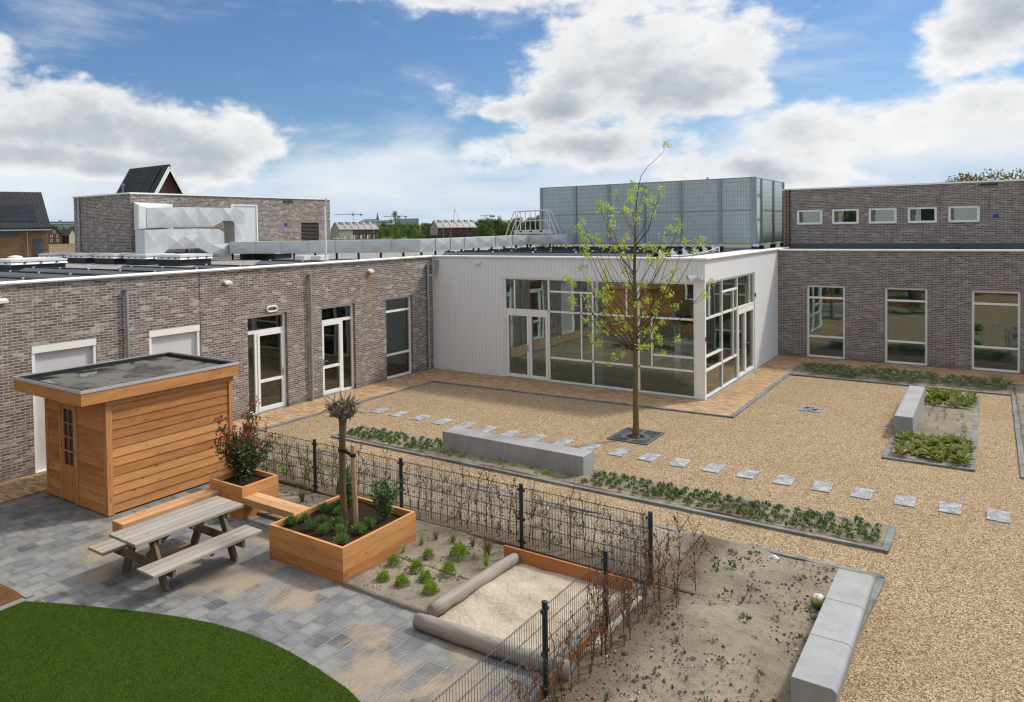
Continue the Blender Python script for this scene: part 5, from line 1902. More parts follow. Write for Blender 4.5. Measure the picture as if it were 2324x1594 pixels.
def build_shed():
    x0, x1, y0, y1, zt = 1.45, 3.65, -15.0, -12.15, 2.17
    t = thing('wooden_shed', 'flat-roofed larch garden shed with a paned door against the brick wing', 'shed', (2.55, -13.6, 0))
    rg = random.Random(8)
    # side boards (towards +x) lapped
    m = MB()
    n = 12
    bh = (zt - 0.06 - 0.04) / n
    for i in range(n):
        z = 0.05 + i * bh
        m.hexa([(x1 - .03, y0 + 0.11, z - .012), (x1 + .010, y0 + 0.11, z - .012), (x1 + .010, y1 - 0.09, z - .012), (x1 - .03, y1 - 0.09, z - .012),
                (x1 - .03, y0 + 0.11, z + bh - .004), (x1 - .006, y0 + 0.11, z + bh - .004), (x1 - .006, y1 - 0.09, z + bh - .004), (x1 - .03, y1 - 0.09, z + bh - .004)])
    m.build('side_boards', 'larch', t, grain='y')
    for q in ((x1 - 0.07, y0 - 0.01, 0.02, x1 + 0.03, y0 + 0.11, zt), (x1 - 0.07, y1 - 0.09, 0.02, x1 + 0.03, y1, zt), (x0 - 0.02, y0 - 0.012, 0.02, x0 + 0.09, y0 + 0.08, zt)):
        MB().box(*q).build('corner_post', 'larch', t, grain='z')
    m = MB()
    m.box(x1 - 0.03, y0 - 0.02, zt - 0.11, x1 + 0.045, y1 + 0.02, zt)
    m.build('top_batten', 'larch', t, grain='y')
    # front boards (towards -y), both sides of the door
    m = MB()
    da, db = 2.02, 2.66
    for i in range(n):
        z = 0.03 + i * bh
        for (a, b) in ((x0 + 0.09, da - 0.005), (db + 0.005, x1 - 0.07)):
            m.hexa([(a, y0 - .012, z), (b, y0 - .012, z), (b, y0 + .03, z), (a, y0 + .03, z), (a, y0 + .002, z + bh - .003), (b, y0 + .002, z + bh - .003), (b, y0 + .03, z + bh - .003), (a, y0 + .03, z + bh - .003)])
    m.box(da, y0 + .0, 1.99, db, y0 + .03, zt)
    m.build('front_boards', 'larch', t, grain='x')
    m = MB()
    m.box(x0 - .03, y0 + .08, 0.02, x0, y1, zt)
    m.box(x0, y1 - .03, 0.02, x1 - .07, y1, zt)
    m.build('rear_boards', 'larch', t, grain='y')
    # door
    m = MB()
    for (a, b, c, d) in ((da, da + .05, 0.03, 1.98), (db - .05, db, 0.03, 1.98), (da + .05, db - .05, 1.93, 1.98)):
        m.box(a, y0 - .03, c, b, y0 + .03, d)
    d_ = m.build('door', 'larch_pale', t, grain='z')
    m = MB()
    la, lb, lz0, lz1 = da + .055, db - .055, 0.04, 1.925
    yf, yb = y0 - .018, y0 + .02
    m.box(la, yf, lz0, lb, yb, 0.74)
    m.box(la, yf, 0.74, la + .09, yb, lz1)
    m.box(lb - .09, yf, 0.74, lb, yb, lz1)
    m.box(la + .09, yf, 1.83, lb - .09, yb, lz1)
    xm = (la + lb) / 2
    m.box(xm - .014, yf + .004, 0.74, xm + .014, yb, 1.83)
    for k in range(1, 4):
        z = 0.74 + k * (1.09 / 4)
        m.box(la + .09, yf + .006, z - .013, xm - .014, yb, z + .013)
        m.box(xm + .014, yf + .006, z - .013, lb - .09, yb, z + .013)
    m.build('door_leaf', 'larch', d_, grain='z')
    MB().box(la + .09, y0 + .003, 0.74, lb - .09, y0 + .009, 1.83).build('pane', 'dark_pane', d_)
    m = MB()
    m.box(lb - .06, yf - .008, 0.92, lb - .025, yf, 1.12)
    m.box(lb - .052, yf - .045, 1.04, lb - .036, yf - .008, 1.06)
    m.box(lb - .16, yf - .058, 1.04, lb - .036, yf - .044, 1.06)
    m.build('handle', 'hinge_steel', d_)
    m = MB()
    for z in (0.35, 1.1, 1.7):
        m.box(da + .045, y0 - .036, z, da + .06, y0 - .030, z + .1)
    m.build('hinge', 'hinge_steel', d_)
    # roof tray
    rx0, rx1, ry0, ry1 = 1.28, 3.79, -15.52, -12.06
    m = MB()
    fz0, fz1 = 2.165, 2.415
    m.box(rx1 - .03, ry0, fz0, rx1, ry1, fz1)
    m.box(rx0, ry0, fz0, rx1 - .03, ry0 + .03, fz1)
    m.box(rx0, ry0 + .03, fz0, rx0 + .03, ry1, fz1)
    m.box(rx0 + .03, ry1 - .03, fz0, rx1 - .03, ry1, fz1)
    m.box(rx0 + .03, ry0 + .03, 2.21, rx1 - .03, ry1 - .03, 2.235)
    m.build('fascia', 'larch', t, grain='y')
    m = MB()
    m.box(rx1, ry0 - .012, fz1 - 0.028, rx1 + .012, ry1 + .012, fz1 + .03)
    m.box(rx0 - .012, ry0 - .012, fz1 - 0.028, rx1, ry0, fz1 + .03)
    m.box(rx0 - .012, ry0, fz1 - 0.028, rx0, ry1 + .012, fz1 + .03)
    m.box(rx0, ry1, fz1 - 0.028, rx1, ry1 + .012, fz1 + .03)
    m.build('roof_trim', 'galvanised', t)
    m = MB()
    zi = 2.36
    m.box(rx0 + .03, ry0 + .03, 2.30, rx1 - .03, ry1 - .03, zi)
    m.build('roof', 'bitumen', t)
    m = MB()
    for (a, b, c, d) in ((rx0 + .03, ry0 + .03, rx0 + .10, ry1 - .03), (rx1 - .10, ry0 + .03, rx1 - .03, ry1 - .03), (rx0 + .10, ry0 + .03, rx1 - .10, ry0 + .10), (rx0 + .10, ry1 - .10, rx1 - .10, ry1 - .03)):
        m.box(a, b, zi, c, d, zi + .07)
    m.build('roof_upstand', 'black_rubber', t)
    MB().box(x0 + .02, y0 + .03, 0.006, x1 - .02, y1 - .02, 0.05).build('base', 'black_rubber', t)


build_shed()


def build_table():
    t = thing('picnic_table', 'weathered grey picnic table with two fixed benches on the grey pavers', 'picnic table', (6.52, -15.46, 0))
    m = MB()
    for i in range(5):
        x = 6.17 + i * 0.141
        m.box(x, -16.43 + 0.004 * (i % 2), 0.71, x + 0.128, -14.49, 0.755)
    m.build('tabletop', 'weathered', t, grain='y', bevel=0.004)
    for xs in (6.96, 5.67):
        m = MB()
        for i in range(3):
            x = xs + i * 0.139
            m.box(x, -16.48 + 0.004 * (i % 2), 0.412, x + 0.126, -14.54, 0.455)
        m.build('seat', 'weathered', t, grain='y', bevel=0.004)
    for y in (-16.08, -14.84):
        for s in (1, -1):
            MB().beam((6.52 + s * 0.53, y, 0.0), (6.52 + s * 0.20, y, 0.71), 0.055, 0.13, (s, 0, 0.3)).build('leg', 'treated_leg', t, grain='z')
        MB().box(5.69, y - 0.082, 0.295, 7.35, y - 0.03, 0.41).build('seat_bearer', 'treated_leg', t, grain='x')
        MB().box(6.19, y + 0.03, 0.615, 6.85, y + 0.08, 0.709).build('top_bearer', 'treated_leg', t, grain='x')
    for (ya, yb) in ((-16.02, -15.5), (-14.9, -15.42)):
        MB().beam((6.52, ya, 0.36), (6.52, yb, 0.70), 0.06, 0.06).build('brace', 'treated_leg', t, grain='y')
    MB().box(6.19, -15.48, 0.665, 6.85, -15.42, 0.709).build('top_bearer', 'treated_leg', t, grain='x')
    for xs in (6.98, 5.69):
        MB().box(xs, -15.49, 0.367, xs + 0.36, -15.44, 0.411).build('seat_cleat', 'treated_leg', t, grain='x')


build_table()


def planter(name, label, x0, x1, y0, y1, h, nb, soil_z):
    t = thing(name, label, 'planter', ((x0 + x1) / 2, (y0 + y1) / 2, 0))
    th = 0.05
    bh = h / nb
    ms = [MB() for _ in range(4)]
    for i in range(nb):
        z0, z1 = i * bh + (0.002 if i else 0.006), (i + 1) * bh - 0.003
        ms[0].box(x0, y0, z0, x1, y0 + th, z1)
        ms[1].box(x0, y1 - th, z0, x1, y1, z1)
        ms[2].box(x0, y0 + th, z0, x0 + th, y1 - th, z1)
        ms[3].box(x1 - th, y0 + th, z0, x1, y1 - th, z1)
    for k in range(4):
        ms[k].build('side_panel', 'larch', t, grain='x' if k < 2 else 'y', bevel=0.003)
    # inner studs visible at the rim
    for (a, b) in ((x0 + th, y0 + th), (x1 - th - .05, y0 + th), (x0 + th, y1 - th - .05), (x1 - th - .05, y1 - th - .05)):
        MB().box(a, b, 0.01, a + .05, b + .05, h - 0.03).build('corner_stud', 'larch_pale', t, grain='z')
    g = hfield(x0 + th, x1 - th, y0 + th, y1 - th, 0.035, 0.030, 5, soil_z)
    g.build('soil_fill', 'planter_soil', t, smooth=True)
    return t


planter('wooden_planter', 'small larch planter box holding the red-tipped shrub beside the shed', 4.92, 5.85, -13.70, -12.84, 0.60, 3, 0.50)
planter('wooden_planter', 'large larch planter box holding the pollarded tree in the middle of the terrace', 7.46, 9.06, -14.48, -12.74, 0.55, 3, 0.455)

t = thing('beam_bench', 'long larch beam bench between the shed wall and the picnic table', 'bench', (5.05, -14.7, 0))
m = MB()
m.box(4.89, -15.64, 0.235, 5.075, -13.705, 0.42)
m.box(5.082, -15.64, 0.235, 5.20, -13.705, 0.417)
m.build('seat', 'larch_pale', t, grain='y', bevel=0.006)
m = MB()
m.box(4.90, -15.60, 0.0, 5.19, -15.42, 0.232)
m.build('leg', 'larch', t, grain='z')
t = thing('beam_bench', 'short larch plank bench linking the small planter to the large planter', 'bench', (6.6, -13.5, 0))
m = MB()
for i in range(2):
    m.box(5.852, -13.70 + i * 0.178, 0.30, 7.458, -13.70 + i * 0.178 + 0.172, 0.42)
m.build('seat', 'larch_pale', t, grain='x', bevel=0.006)

# ------------------------------------------------------------------ sandbox


def log(name, label, a, b, r, seed):
    rg = random.Random(seed)
    a, b = Vector(a), Vector(b)
    m = MB()
    n = 10
    pts, rad = [], []
    for i in range(n + 1):
        tt = i / n
        p = a.lerp(b, tt) + Vector((rg.uniform(-1, 1), rg.uniform(-1, 1), rg.uniform(-.6, .6))) * 0.008
        pts.append(p)
        rad.append(r * rg.uniform(0.93, 1.06) * (0.93 if i in (0, n) else 1))
    m.tube(pts, rad, 18)
    ax = 'x' if abs((b - a).x) > abs((b - a).y) else 'y'
    o = m.build(name, 'log_wood', smooth=True, grain=ax)
    tag(o, label, 'log', 'logs edging the sandbox')
    return o


log('sandbox_log', 'grey round log on the left edge of the sandbox, beside the bright green shrubs', (10.72, -14.55, 0.12), (10.80, -12.50, 0.12), 0.092, 1)
log('sandbox_log', 'thick pale grey log along the front of the sandbox by the pavers', (10.66, -14.80, 0.10), (12.84, -14.70, 0.10), 0.112, 2)
log('sandbox_log', 'grey log along the right of the sandbox under the mesh fence', (12.62, -14.55, 0.07), (12.66, -12.52, 0.07), 0.09, 3)
m = MB().box(10.58, -12.46, 0.0, 12.66, -12.42, 0.245)
o = m.build('sandbox_board', 'board_orange', grain='x')
tag(o, 'orange plank along the back of the sandbox under the fence', 'plank')
m = MB().box(12.69, -15.2, 0.0, 12.715, -12.5, 0.16)
o = m.build('sandbox_board', 'board_orange', grain='y')
tag(o, 'low brown plank along the foot of the fence right of the sandbox', 'plank')

# ------------------------------------------------------------------ mesh fence


def build_fence():
    t = thing('mesh_fence', 'dark double-wire mesh fence with round posts turning a corner round the sandbox', 'fence', (12.75, -11.98, 0))
    Px = [(3.85, -11.98), (5.95, -11.98), (8.14, -11.98), (10.62, -11.98), (12.75, -11.98), (12.75, -13.56), (12.74, -15.15), (12.73, -17.35), (12.72, -19.7)]
    for (x, y) in Px:
        m = MB().tube([(x, y, 0.0), (x, y, 1.07)], 0.032, 12)
        po = m.build('post', 'fence_paint', t)
        MB().tube([(x, y, 1.071), (x, y, 1.085), (x, y, 1.092)], [0.037, 0.036, 0.02], 12).build('cap', 'black_rubber', po)
    for i in range(len(Px) - 1):
        a, b = Vector(Px[i]), Vector(Px[i + 1])
        d = (b - a).normalized()
        L = (b - a).length
        s = Vector((-d.y, d.x))
        p0 = a + d * 0.05
        m = MB()
        ln = L - 0.10
        n = int(ln / 0.05)
        for k in range(n + 1):
            q = p0 + d * (k * ln / n)
            m.tube([(q.x, q.y, 0.03), (q.x, q.y, 1.045)], 0.0028, 4, caps=False)
        q1 = p0 + d * ln
        for k in range(6):
            z = 0.05 + k * 0.196
            for sg in (-1, 1):
                o_ = s * (0.0065 * sg)
                m.tube([(p0.x + o_.x, p0.y + o_.y, z), (q1.x + o_.x, q1.y + o_.y, z)], 0.0038, 4, caps=False)
        m.build('mesh_panel', 'fence_paint', t)
        c = MB()
        for q, sg in ((a, 1), (b, -1)):
            for z in (0.15, 0.52, 0.99):
                e = q + d * (0.055 * sg)
                c.box(min(q.x, e.x) - 0.014, min(q.y, e.y) - 0.014, z - 0.02, max(q.x, e.x) + 0.014, max(q.y, e.y) + 0.014, z + 0.02)
        c.build('clamp', 'fence_paint', t)


build_fence()

# ------------------------------------------------------------------ concrete benches


def bench_block(label, x0, x1, y0, y1, h, group, round_edge):
    """block with one rounded upper edge and an undercut base"""
    m = MB()
    r = 0.06
    arc = [(math.sin(a) * r, math.cos(a) * r) for a in [math.pi / 2 * k / 5 for k in range(6)]]
    if round_edge == '+x':
        prof = [(x0 + 0.0, 0.0), (x1 - 0.07, 0.0)] + [(x1 - r + ax, h - r + az) for ax, az in reversed(arc)] + [(x0, h)]
        m.extr(prof, 'y', y0, y1)
    elif round_edge == '-x':
        prof = [(x0 + 0.05, 0.0), (x1, 0.0), (x1, h)] + [(x0 + r - ax, h - r + az) for ax, az in arc]
        m.extr(prof, 'y', y0, y1)
    else:
        prof = [(y0, 0.0), (y1 - 0.05, 0.0)] + [(y1 - r + ax, h - r + az) for ax, az in reversed(arc)] + [(y0, h)]
        m.extr(prof, 'x', x0, x1)
    o = m.build('concrete_bench_block', 'concrete', bevel=0.006)
    return tag(o, label, 'concrete bench', group)


g1 = 'concrete blocks in the long bed'
bench_block('left block of the grey concrete bench in the long planting bed', 6.32, 8.105, -8.20, -7.66, 0.45, g1, '+y')
bench_block('right block of the grey concrete bench in the long planting bed', 8.112, 9.92, -8.21, -7.68, 0.45, g1, '+y')
g2 = 'concrete blocks at the right bed'
bench_block('nearer block of the concrete bench beside the far right bed of big leaves', 14.775, 15.18, -1.20, 0.95, 0.50, g2, '-x')
bench_block('farther block of the concrete bench beside the far right bed of big leaves', 14.775, 15.18, 0.956, 2.95, 0.50, g2, '-x')
g3 = 'concrete blocks at the near right'
for i, nm in enumerate(('farthest', 'middle', 'nearest')):
    bench_block('%s of the three pale concrete blocks at the lower right by the gravel' % nm, 15.0, 15.43, -11.925 - i * 1.025, -10.91 - i * 1.025, 0.45, g3, '+x')

# ------------------------------------------------------------------ stepping stones, grates, ball


def build_stones():
    xs = [2.58, 3.30, 4.05, 4.80, 5.52, 6.24, 6.95, 7.67, 8.39, 9.11, 9.83, 10.53, 11.23, 11.93, 12.63, 13.33, 14.02, 14.71, 15.40, 16.09, 16.79]
    rg = random.Random(3)
    ordn = ['first', 'second', 'third', 'fourth', 'fifth', 'sixth', 'seventh', 'eighth', 'ninth', 'tenth', 'eleventh', 'twelfth', 'thirteenth', 'fourteenth',
            'fifteenth', 'sixteenth', 'seventeenth', 'eighteenth', 'nineteenth', 'twentieth', 'last']
    for i, x in enumerate(xs):
        y = -6.06 - 0.06 * math.sin(math.pi * i / 20) + rg.uniform(-.015, .015)
        m = MB()
        a = rg.uniform(-.03, .03)
        c, s = math.cos(a), math.sin(a)
        w, d = 0.165, 0.30
        q = [(x + u * c - v * s, y + u * s + v * c) for u, v in ((-w, -d), (w, -d), (w, d), (-w, d))]
        m.prism(q, -0.05, 0.022)
        t = m.build('stepping_stone', 'slab_stone', bevel=0.006)
        ORG[t.name] = Vector((0, 0, 0))
        tag(t, 'grey square stepping stone, %s from the left in the row across the gravel' % ordn[i], 'stepping stone', 'stepping stones across the gravel')
        if i > 2:
            g = MB()
            for _ in range(rg.randint(4, 22)):
                u, v = rg.uniform(-.15, .15), rg.uniform(-.28, .28)
                g.tube([(x + u, y + v, 0.022), (x + u + rg.uniform(-.01, .01), y + v, 0.036)], [0.011, 0.004], 5)
            g.build('loose_gravel', 'pale_chip', t)


build_stones()


def build_grates():
    t = thing('tree_grate', 'square dark cast-iron tree grate round the trunk in the gravel', 'tree grate', (9.64, -4.62, 0))
    x0, x1, y0, y1, z0, z1 = 9.14, 10.14, -5.25, -4.0, 0.003, 0.025
    cx, cy = 9.66, -4.70
    rr = 0.22
    m = MB()
    for (a, b, c, d) in ((x0, y0, x1, y0 + .05), (x0, y1 - .05, x1, y1), (x0, y0 + .05, x0 + .05, y1 - .05), (x1 - .05, y0 + .05, x1, y1 - .05)):
        m.box(a, b, z0, c, d, z1)
    # cross bars
    m.box(cx - .05, y0 + .05, z0, cx + .05, cy - rr - .02, z1); m.box(cx - .05, cy + rr + .02, z0, cx + .05, y1 - .05, z1)
    m.box(x0 + .05, cy - .05, z0, cx - rr - .02, cy + .05, z1); m.box(cx + rr + .02, cy - .05, z0, x1 - .05, cy + .05, z1)
    m.build('frame', 'grate_iron', t)
    # ring
    m = MB()
    n = 28
    for i in range(n):
        a0, a1 = 2 * math.pi * i / n, 2 * math.pi * (i + 1) / n
        p = [(cx + r_ * math.cos(a), cy + r_ * math.sin(a)) for r_, a in ((rr, a0), (rr + .13, a0), (rr + .13, a1), (rr, a1))]
        m.prism(p, z0, z1 - 0.002)
    m.build('ring', 'grate_iron', t)
    # slotted quarters
    m = MB()
    for sx in (-1, 1):
        for sy in (-1, 1):
            ex = (x0 + .05) if sx < 0 else (x1 - .05)
            ey = (y0 + .05) if sy < 0 else (y1 - .05)
            for k in range(5):
                o = 0.022 + k * 0.058
                bx, by = ex - sx * o, ey - sy * o
                if abs(bx - cx) > 0.08:
                    m.box(bx - .013, cy + sy * .05, z0, bx + .013, by, z1 - .004)
                m.box(cx + sx * .05, by - .013, z0, bx - sx * .013, by + .013, z1 - .004)
    m.build('slat', 'grate_iron', t)
    MB().box(x0 + .01, y0 + .01, -.02, x1 - .01, y1 - .01, 0.004).build('pit', 'planter_soil', t)
    # round-pattern drain
    t = thing('drain_cover', 'square iron drain cover with a swirl of slots in the gravel', 'drain cover', (12.65, 0.58, 0))
    MB().box(12.38, 0.30, 0.002, 12.92, 0.86, 0.018).build('plate', 'drain_iron', t)
    m = MB()
    for i in range(8):
        a = 2 * math.pi * i / 8
        pts = []
        for k in range(5):
            r_ = 0.08 + 0.035 * k
            aa = a + 0.22 * k
            pts.append((12.65 + r_ * math.cos(aa), 0.58 + r_ * math.sin(aa), 0.0195))
        m.tube(pts, [0.008, 0.014, 0.016, 0.014, 0.007], 4)
    m.build('slot', 'black_metal', t)
    t = thing('drain_cover', 'small slotted drain cover half under the far concrete bench', 'drain cover', (14.62, -0.2, 0))
    m = MB()
    m.box(14.50, -0.36, 0.002, 14.76, -0.33, 0.02); m.box(14.50, -0.07, 0.002, 14.76, -0.04, 0.02)
    m.box(14.50, -0.33, 0.002, 14.53, -0.07, 0.02); m.box(14.73, -0.33, 0.002, 14.76, -0.07, 0.02)
    m.build('frame', 'drain_iron', t)
    m = MB()
    for k in range(6):
        m.box(14.53, -0.31 + k * 0.043, 0.002, 14.73, -0.31 + k * 0.043 + 0.022, 0.017)
    m.build('slat', 'drain_iron', t)
    MB().box(14.53, -0.33, 0.0008, 14.73, -0.07, 0.0016).build('pit', 'black_metal', t)
    # short weathered strip of edging in the gravel near the tree
    # ball
    bm = bmesh.new()
    bmesh.ops.create_uvsphere(bm, u_segments=24, v_segments=16, radius=0.105)
    me = bpy.data.meshes.new('ball')
    bm.to_mesh(me)
    bm.free()
    me.polygons.foreach_set('use_smooth', np.ones(len(me.polygons), dtype=bool))
    me.materials.append(MATS['ball_skin'])
    b = bpy.data.objects.new('ball', me)
    b.location = (14.83, -11.37, 0.12)
    b.rotation_euler = (0.12, -0.1, 0.3)
    link(b)
    tag(b, 'white, yellow and green ball lying on the soil by the concrete blocks', 'ball')
    # pale stone by the kerb
    m = MB().tube([(13.93, -10.10, 0.03), (14.0, -10.10, 0.05), (14.08, -10.12, 0.03)], [0.02, 0.045, 0.02], 6)
    o = m.build('pale_stone', 'white_metal')
    tag(o, 'white stone lying on the soil by the kerb near the concrete blocks', 'stone')



build_grates()

# ------------------------------------------------------------------ plants


def proto_hide(o):
    return o


def plant_copies(proto, spots, label, group, rng, smin=0.8, smax=1.2, zrot=True):
    """proto becomes the first plant; the rest are copies with copies of the parts"""
    for i, (x, y, z) in enumerate(spots):
        o = proto if i == 0 else copy_tree(proto)
        o.location = (x, y, z)
        s = rng.uniform(smin, smax)
        o.scale = (s, s, s * rng.uniform(0.9, 1.12))
        o.rotation_euler = (0, 0, rng.uniform(0, 6.28))
        o['label'] = label
        o['group'] = group
        o['category'] = 'plant'


def clump(name, mat, n, rad, hgt, L, Wd, seed, upness=0.6, stems=0, stem_mat='twig_dark', flat=False):
    """a leafy tuft at the origin: one mesh of leaves (+ stems part under an Empty is not needed at this size)"""
    rg = np.random.default_rng(seed)
    d = rnd_dirs(n, rg)
    d[:, 2] = np.abs(d[:, 2])
    rr = rg.random(n) ** 0.45
    P = d * rr[:, None] * np.array([rad, rad, hgt])
    P[:, 2] += 0.01
    D = d + rnd_dirs(n, rg) * 0.55
    D[:, 2] += upness
    N = rnd_dirs(n, rg)
    m = MB()
    add_leaves(m, P, D, N, L * rg.uniform(0.7, 1.25, n), Wd * rg.uniform(0.8, 1.2, n))
    if stems:
        for k in range(stems):
            q = P[rg.integers(n)]
            m.tube([(q[0] * .1, q[1] * .1, 0), tuple(q)], [0.004, 0.002], 4, caps=False)
    o = m.build(name, mat)
    return o


def rosette(name, mat, n, L, Wd, seed, lift=0.5, stems=None):
    rg = np.random.default_rng(seed)
    a = rg.uniform(0, 2 * math.pi, n)
    el = rg.uniform(lift * 0.4, lift * 1.7, n)
    D = np.stack([np.cos(a) * np.cos(el), np.sin(a) * np.cos(el), np.sin(el)], 1)
    P = D * 0.02 + rg.normal(size=(n, 3)) * np.array([0.02, 0.02, 0.01]) + np.array([0, 0, 0.03])
    N = np.stack([-np.cos(a) * np.sin(el), -np.sin(a) * np.sin(el), np.cos(el)], 1)
    m = MB()
    add_leaves(m, P, D, N, L * rg.uniform(0.7, 1.2, n), Wd * rg.uniform(0.8, 1.2, n), fold=0.18)
    return m.build(name, mat)


def blades(name, mat, n, rad, hgt, wd, seed, droop=0.5):
    rg = np.random.default_rng(seed)
    m = MB()
    for _ in range(n):
        a = rg.uniform(0, 6.28)
        c, s = math.cos(a), math.sin(a)
        h = hgt * rg.uniform(0.6, 1.1)
        r = rad * rg.uniform(0.3, 1.1)
        b = rg.uniform(0, 0.03)
        p = [(c * b, s * b, 0), (c * (b + r * 0.35), s * (b + r * 0.35), h * 0.62), (c * (b + r * 0.75), s * (b + r * 0.75), h * (1 - droop * 0.2)), (c * (b + r), s * (b + r), h * (1 - droop * rg.uniform(0.1, 0.8)))]
        w = [wd, wd * 0.9, wd * 0.6, 0.0005]
        vs = []
        for q, ww in zip(p, w):
            vs += [(q[0] - s * ww, q[1] + c * ww, q[2]), (q[0] + s * ww, q[1] - c * ww, q[2])]
        m.add(vs, [(0, 1, 3, 2), (2, 3, 5, 4), (4, 5, 7, 6)])
    return m.build(name, mat)


def fern(name, seed):
    rg = np.random.default_rng(seed)
    m = MB()
    for k in range(9):
        a = k * 0.7 + rg.uniform(-.3, .3)
        c, s = math.cos(a), math.sin(a)
        L = rg.uniform(0.16, 0.26)
        P, D, N = [], [], []
        for j in range(11):
            tt = (j + 1) / 11
            r = L * tt
            z = 0.03 + 0.16 * math.sin(tt * 2.2)
            w = 0.075 * (1 - tt) + 0.015
            for sg in (-1, 1):
                P.append((c * r, s * r, z))
                D.append((-s * sg * 0.9 + c * 0.5, c * sg * 0.9 + s * 0.5, -0.1))
                N.append((0.1, 0.1, 1))
        add_leaves(m, P, D, N, [0.075 * (1 - (i // 2 + 1) / 12) + 0.018 for i in range(len(P))], 0.017)
    return m.build(name, 'fern_leaf')


def scatter_rect(x0, x1, y0, y1, n, rng, mind, z=0.045, avoid=None):
    pts = []
    tries = 0
    while len(pts) < n and tries < n * 80:
        tries += 1
        x, y = rng.uniform(x0, x1), rng.uniform(y0, y1)
        if avoid and avoid(x, y):
            continue
        if all((x - p[0]) ** 2 + (y - p[1]) ** 2 > mind * mind for p in pts):
            pts.append((x, y, z))
    return pts


def build_small_plants():
    rg = random.Random(21)
    # dark green shrublets in the long bed, left and right of the bench
    left = scatter_rect(3.6, 6.2, -8.66, -7.86, 58, rg, 0.155)
    right = scatter_rect(10.1, 15.2, -8.66, -7.86, 124, rg, 0.165)
    front = scatter_rect(6.4, 9.9, -8.70, -8.32, 16, rg, 0.2)
    for pts, lb, gp in ((left, 'low dark green shrublet in the long bed left of the concrete bench', 'shrublets left of the bench'),
                        (right, 'low dark green shrublet in the long bed right of the concrete bench', 'shrublets right of the bench')):
        for k in range(3):
            sp = pts[k::3]
            p = clump('shrublet', 'shrublet_leaf', 58, 0.065, 0.065, 0.050, 0.018, 100 + k, 0.35)
            plant_copies(p, sp, lb, gp, rg, 0.65, 1.25)
    p = clump('seedling', 'young_leaf', 26, 0.06, 0.12, 0.06, 0.02, 120, 0.6, 3)
    plant_copies(p, front, 'small pale seedling in the bed before the concrete bench', 'seedlings before the bench', rg, 0.6, 1.2)
    # big-leaved plants in the right bed
    near = scatter_rect(14.95, 16.25, -3.15, -1.35, 36, rg, 0.21)
    far = scatter_rect(15.22, 16.25, 2.7, 4.4, 26, rg, 0.21)
    for pts, lb, gp, sd in ((near, 'broad-leaved glossy plant in the near end of the right bed', 'broad-leaved plants at the near end', 140),
                            (far, 'broad-leaved glossy plant in the far end of the right bed', 'broad-leaved plants at the far end', 150)):
        for k in range(2):
            p = rosette('broad_leaf_plant', 'bergenia_leaf', 18, 0.20, 0.10, sd + k, 0.55)
            plant_copies(p, pts[k::2], lb, gp, rg, 0.75, 1.25)
    mid = scatter_rect(15.25, 16.25, -1.2, 2.6, 18, rg, 0.25)
    p = clump('seedling', 'weed_leaf', 18, 0.05, 0.14, 0.045, 0.014, 160, 0.6, 4)
    plant_copies(p, mid, 'thin young seedling on bare soil beside the far concrete bench', 'seedlings in the right bed', rg, 0.6, 1.2)
    # ferns along the right wing
    sp = scatter_rect(11.35, 17.1, 5.72, 7.15, 64, rg, 0.26)
    for k in range(3):
        p = fern('fern', 170 + k)
        plant_copies(p, sp[k::3], 'feathery green fern in the bed before the right brick wing', 'ferns before the right wing', rg, 0.8, 1.35)
    sp = scatter_rect(17.45, 19.6, -3.1, 7.1, 34, rg, 0.35)
    p = fern('fern', 175)
    plant_copies(p, sp, 'dark fern in the bed at the far right edge', 'ferns at the right edge', rg, 0.7, 1.1)
    # bright green box-like shrubs
    spots = [(9.31, -13.62), (9.60, -13.13), (9.97, -12.82), (9.74, -13.60), (10.18, -13.40), (9.52, -14.12), (10.05, -13.80), (9.86, -14.10), (10.34, -14.06)]
    names = ['at the back left by the planter', 'third from the left in the back row', 'at the back right, largest', 'in the middle of the patch', 'beside the sandbox log, upper',
             'at the front left by the pavers', 'below the middle one', 'at the front middle', 'at the front right against the log end']
    base = []
    for k in range(3):
        m = MB()
        r2 = np.random.default_rng(200 + k)
        n = 520
        d = rnd_dirs(n, r2)
        d[:, 2] = np.abs(d[:, 2]) * 1.1
        bump = 1 + 0.22 * np.sin(d[:, 0] * 7 + k) * np.sin(d[:, 1] * 8) + 0.15 * np.sin(d[:, 2] * 11)
        P = d * (np.array([0.085, 0.085, 0.14]) * (r2.random((n, 1)) ** 0.3) * bump[:, None]) + (0, 0, 0.02)
        add_leaves(m, P, d + rnd_dirs(n, r2) * .7 + (0, 0, .35), rnd_dirs(n, r2), r2.uniform(.018, .034, n), r2.uniform(.012, .019, n))
        base.append(m.build('green_shrub', 'box_leaf'))
    for i, (x, y) in enumerate(spots):
        o = base[i] if i < 3 else base[i % 3].copy()
        if i >= 3:
            COL.objects.link(o)
        o.location = (x, y, 0.045)
        s = (1.0, 0.95, 1.35, 1.1, 1.1, 0.95, 1.05, 1.1, 1.2)[i]
        o.scale = (s, s * rg.uniform(.9, 1.1), s * 0.95)
        o.rotation_euler = (0, 0, rg.uniform(0, 6))
        tag(o, 'bright green rounded shrub, %s' % names[i], 'shrub', 'bright green shrubs left of the sandbox')
    # ornamental grass tufts
    g = [(9.23, -12.82, .7, 'grass_blade'), (9.29, -12.5, .8, 'grass_blade'), (9.6, -12.45, .85, 'grass_blade'), (9.93, -12.36, .75, 'grass_blade'), (10.29, -12.5, 1.35, 'grass_blade'), (10.50, -12.85, 0.9, 'young_leaf'),
         (9.16, -13.2, .6, 'young_leaf'), (6.15, -12.52, 1.2, 'weed_leaf'), (6.12, -13.22, 1.1, 'weed_leaf')]
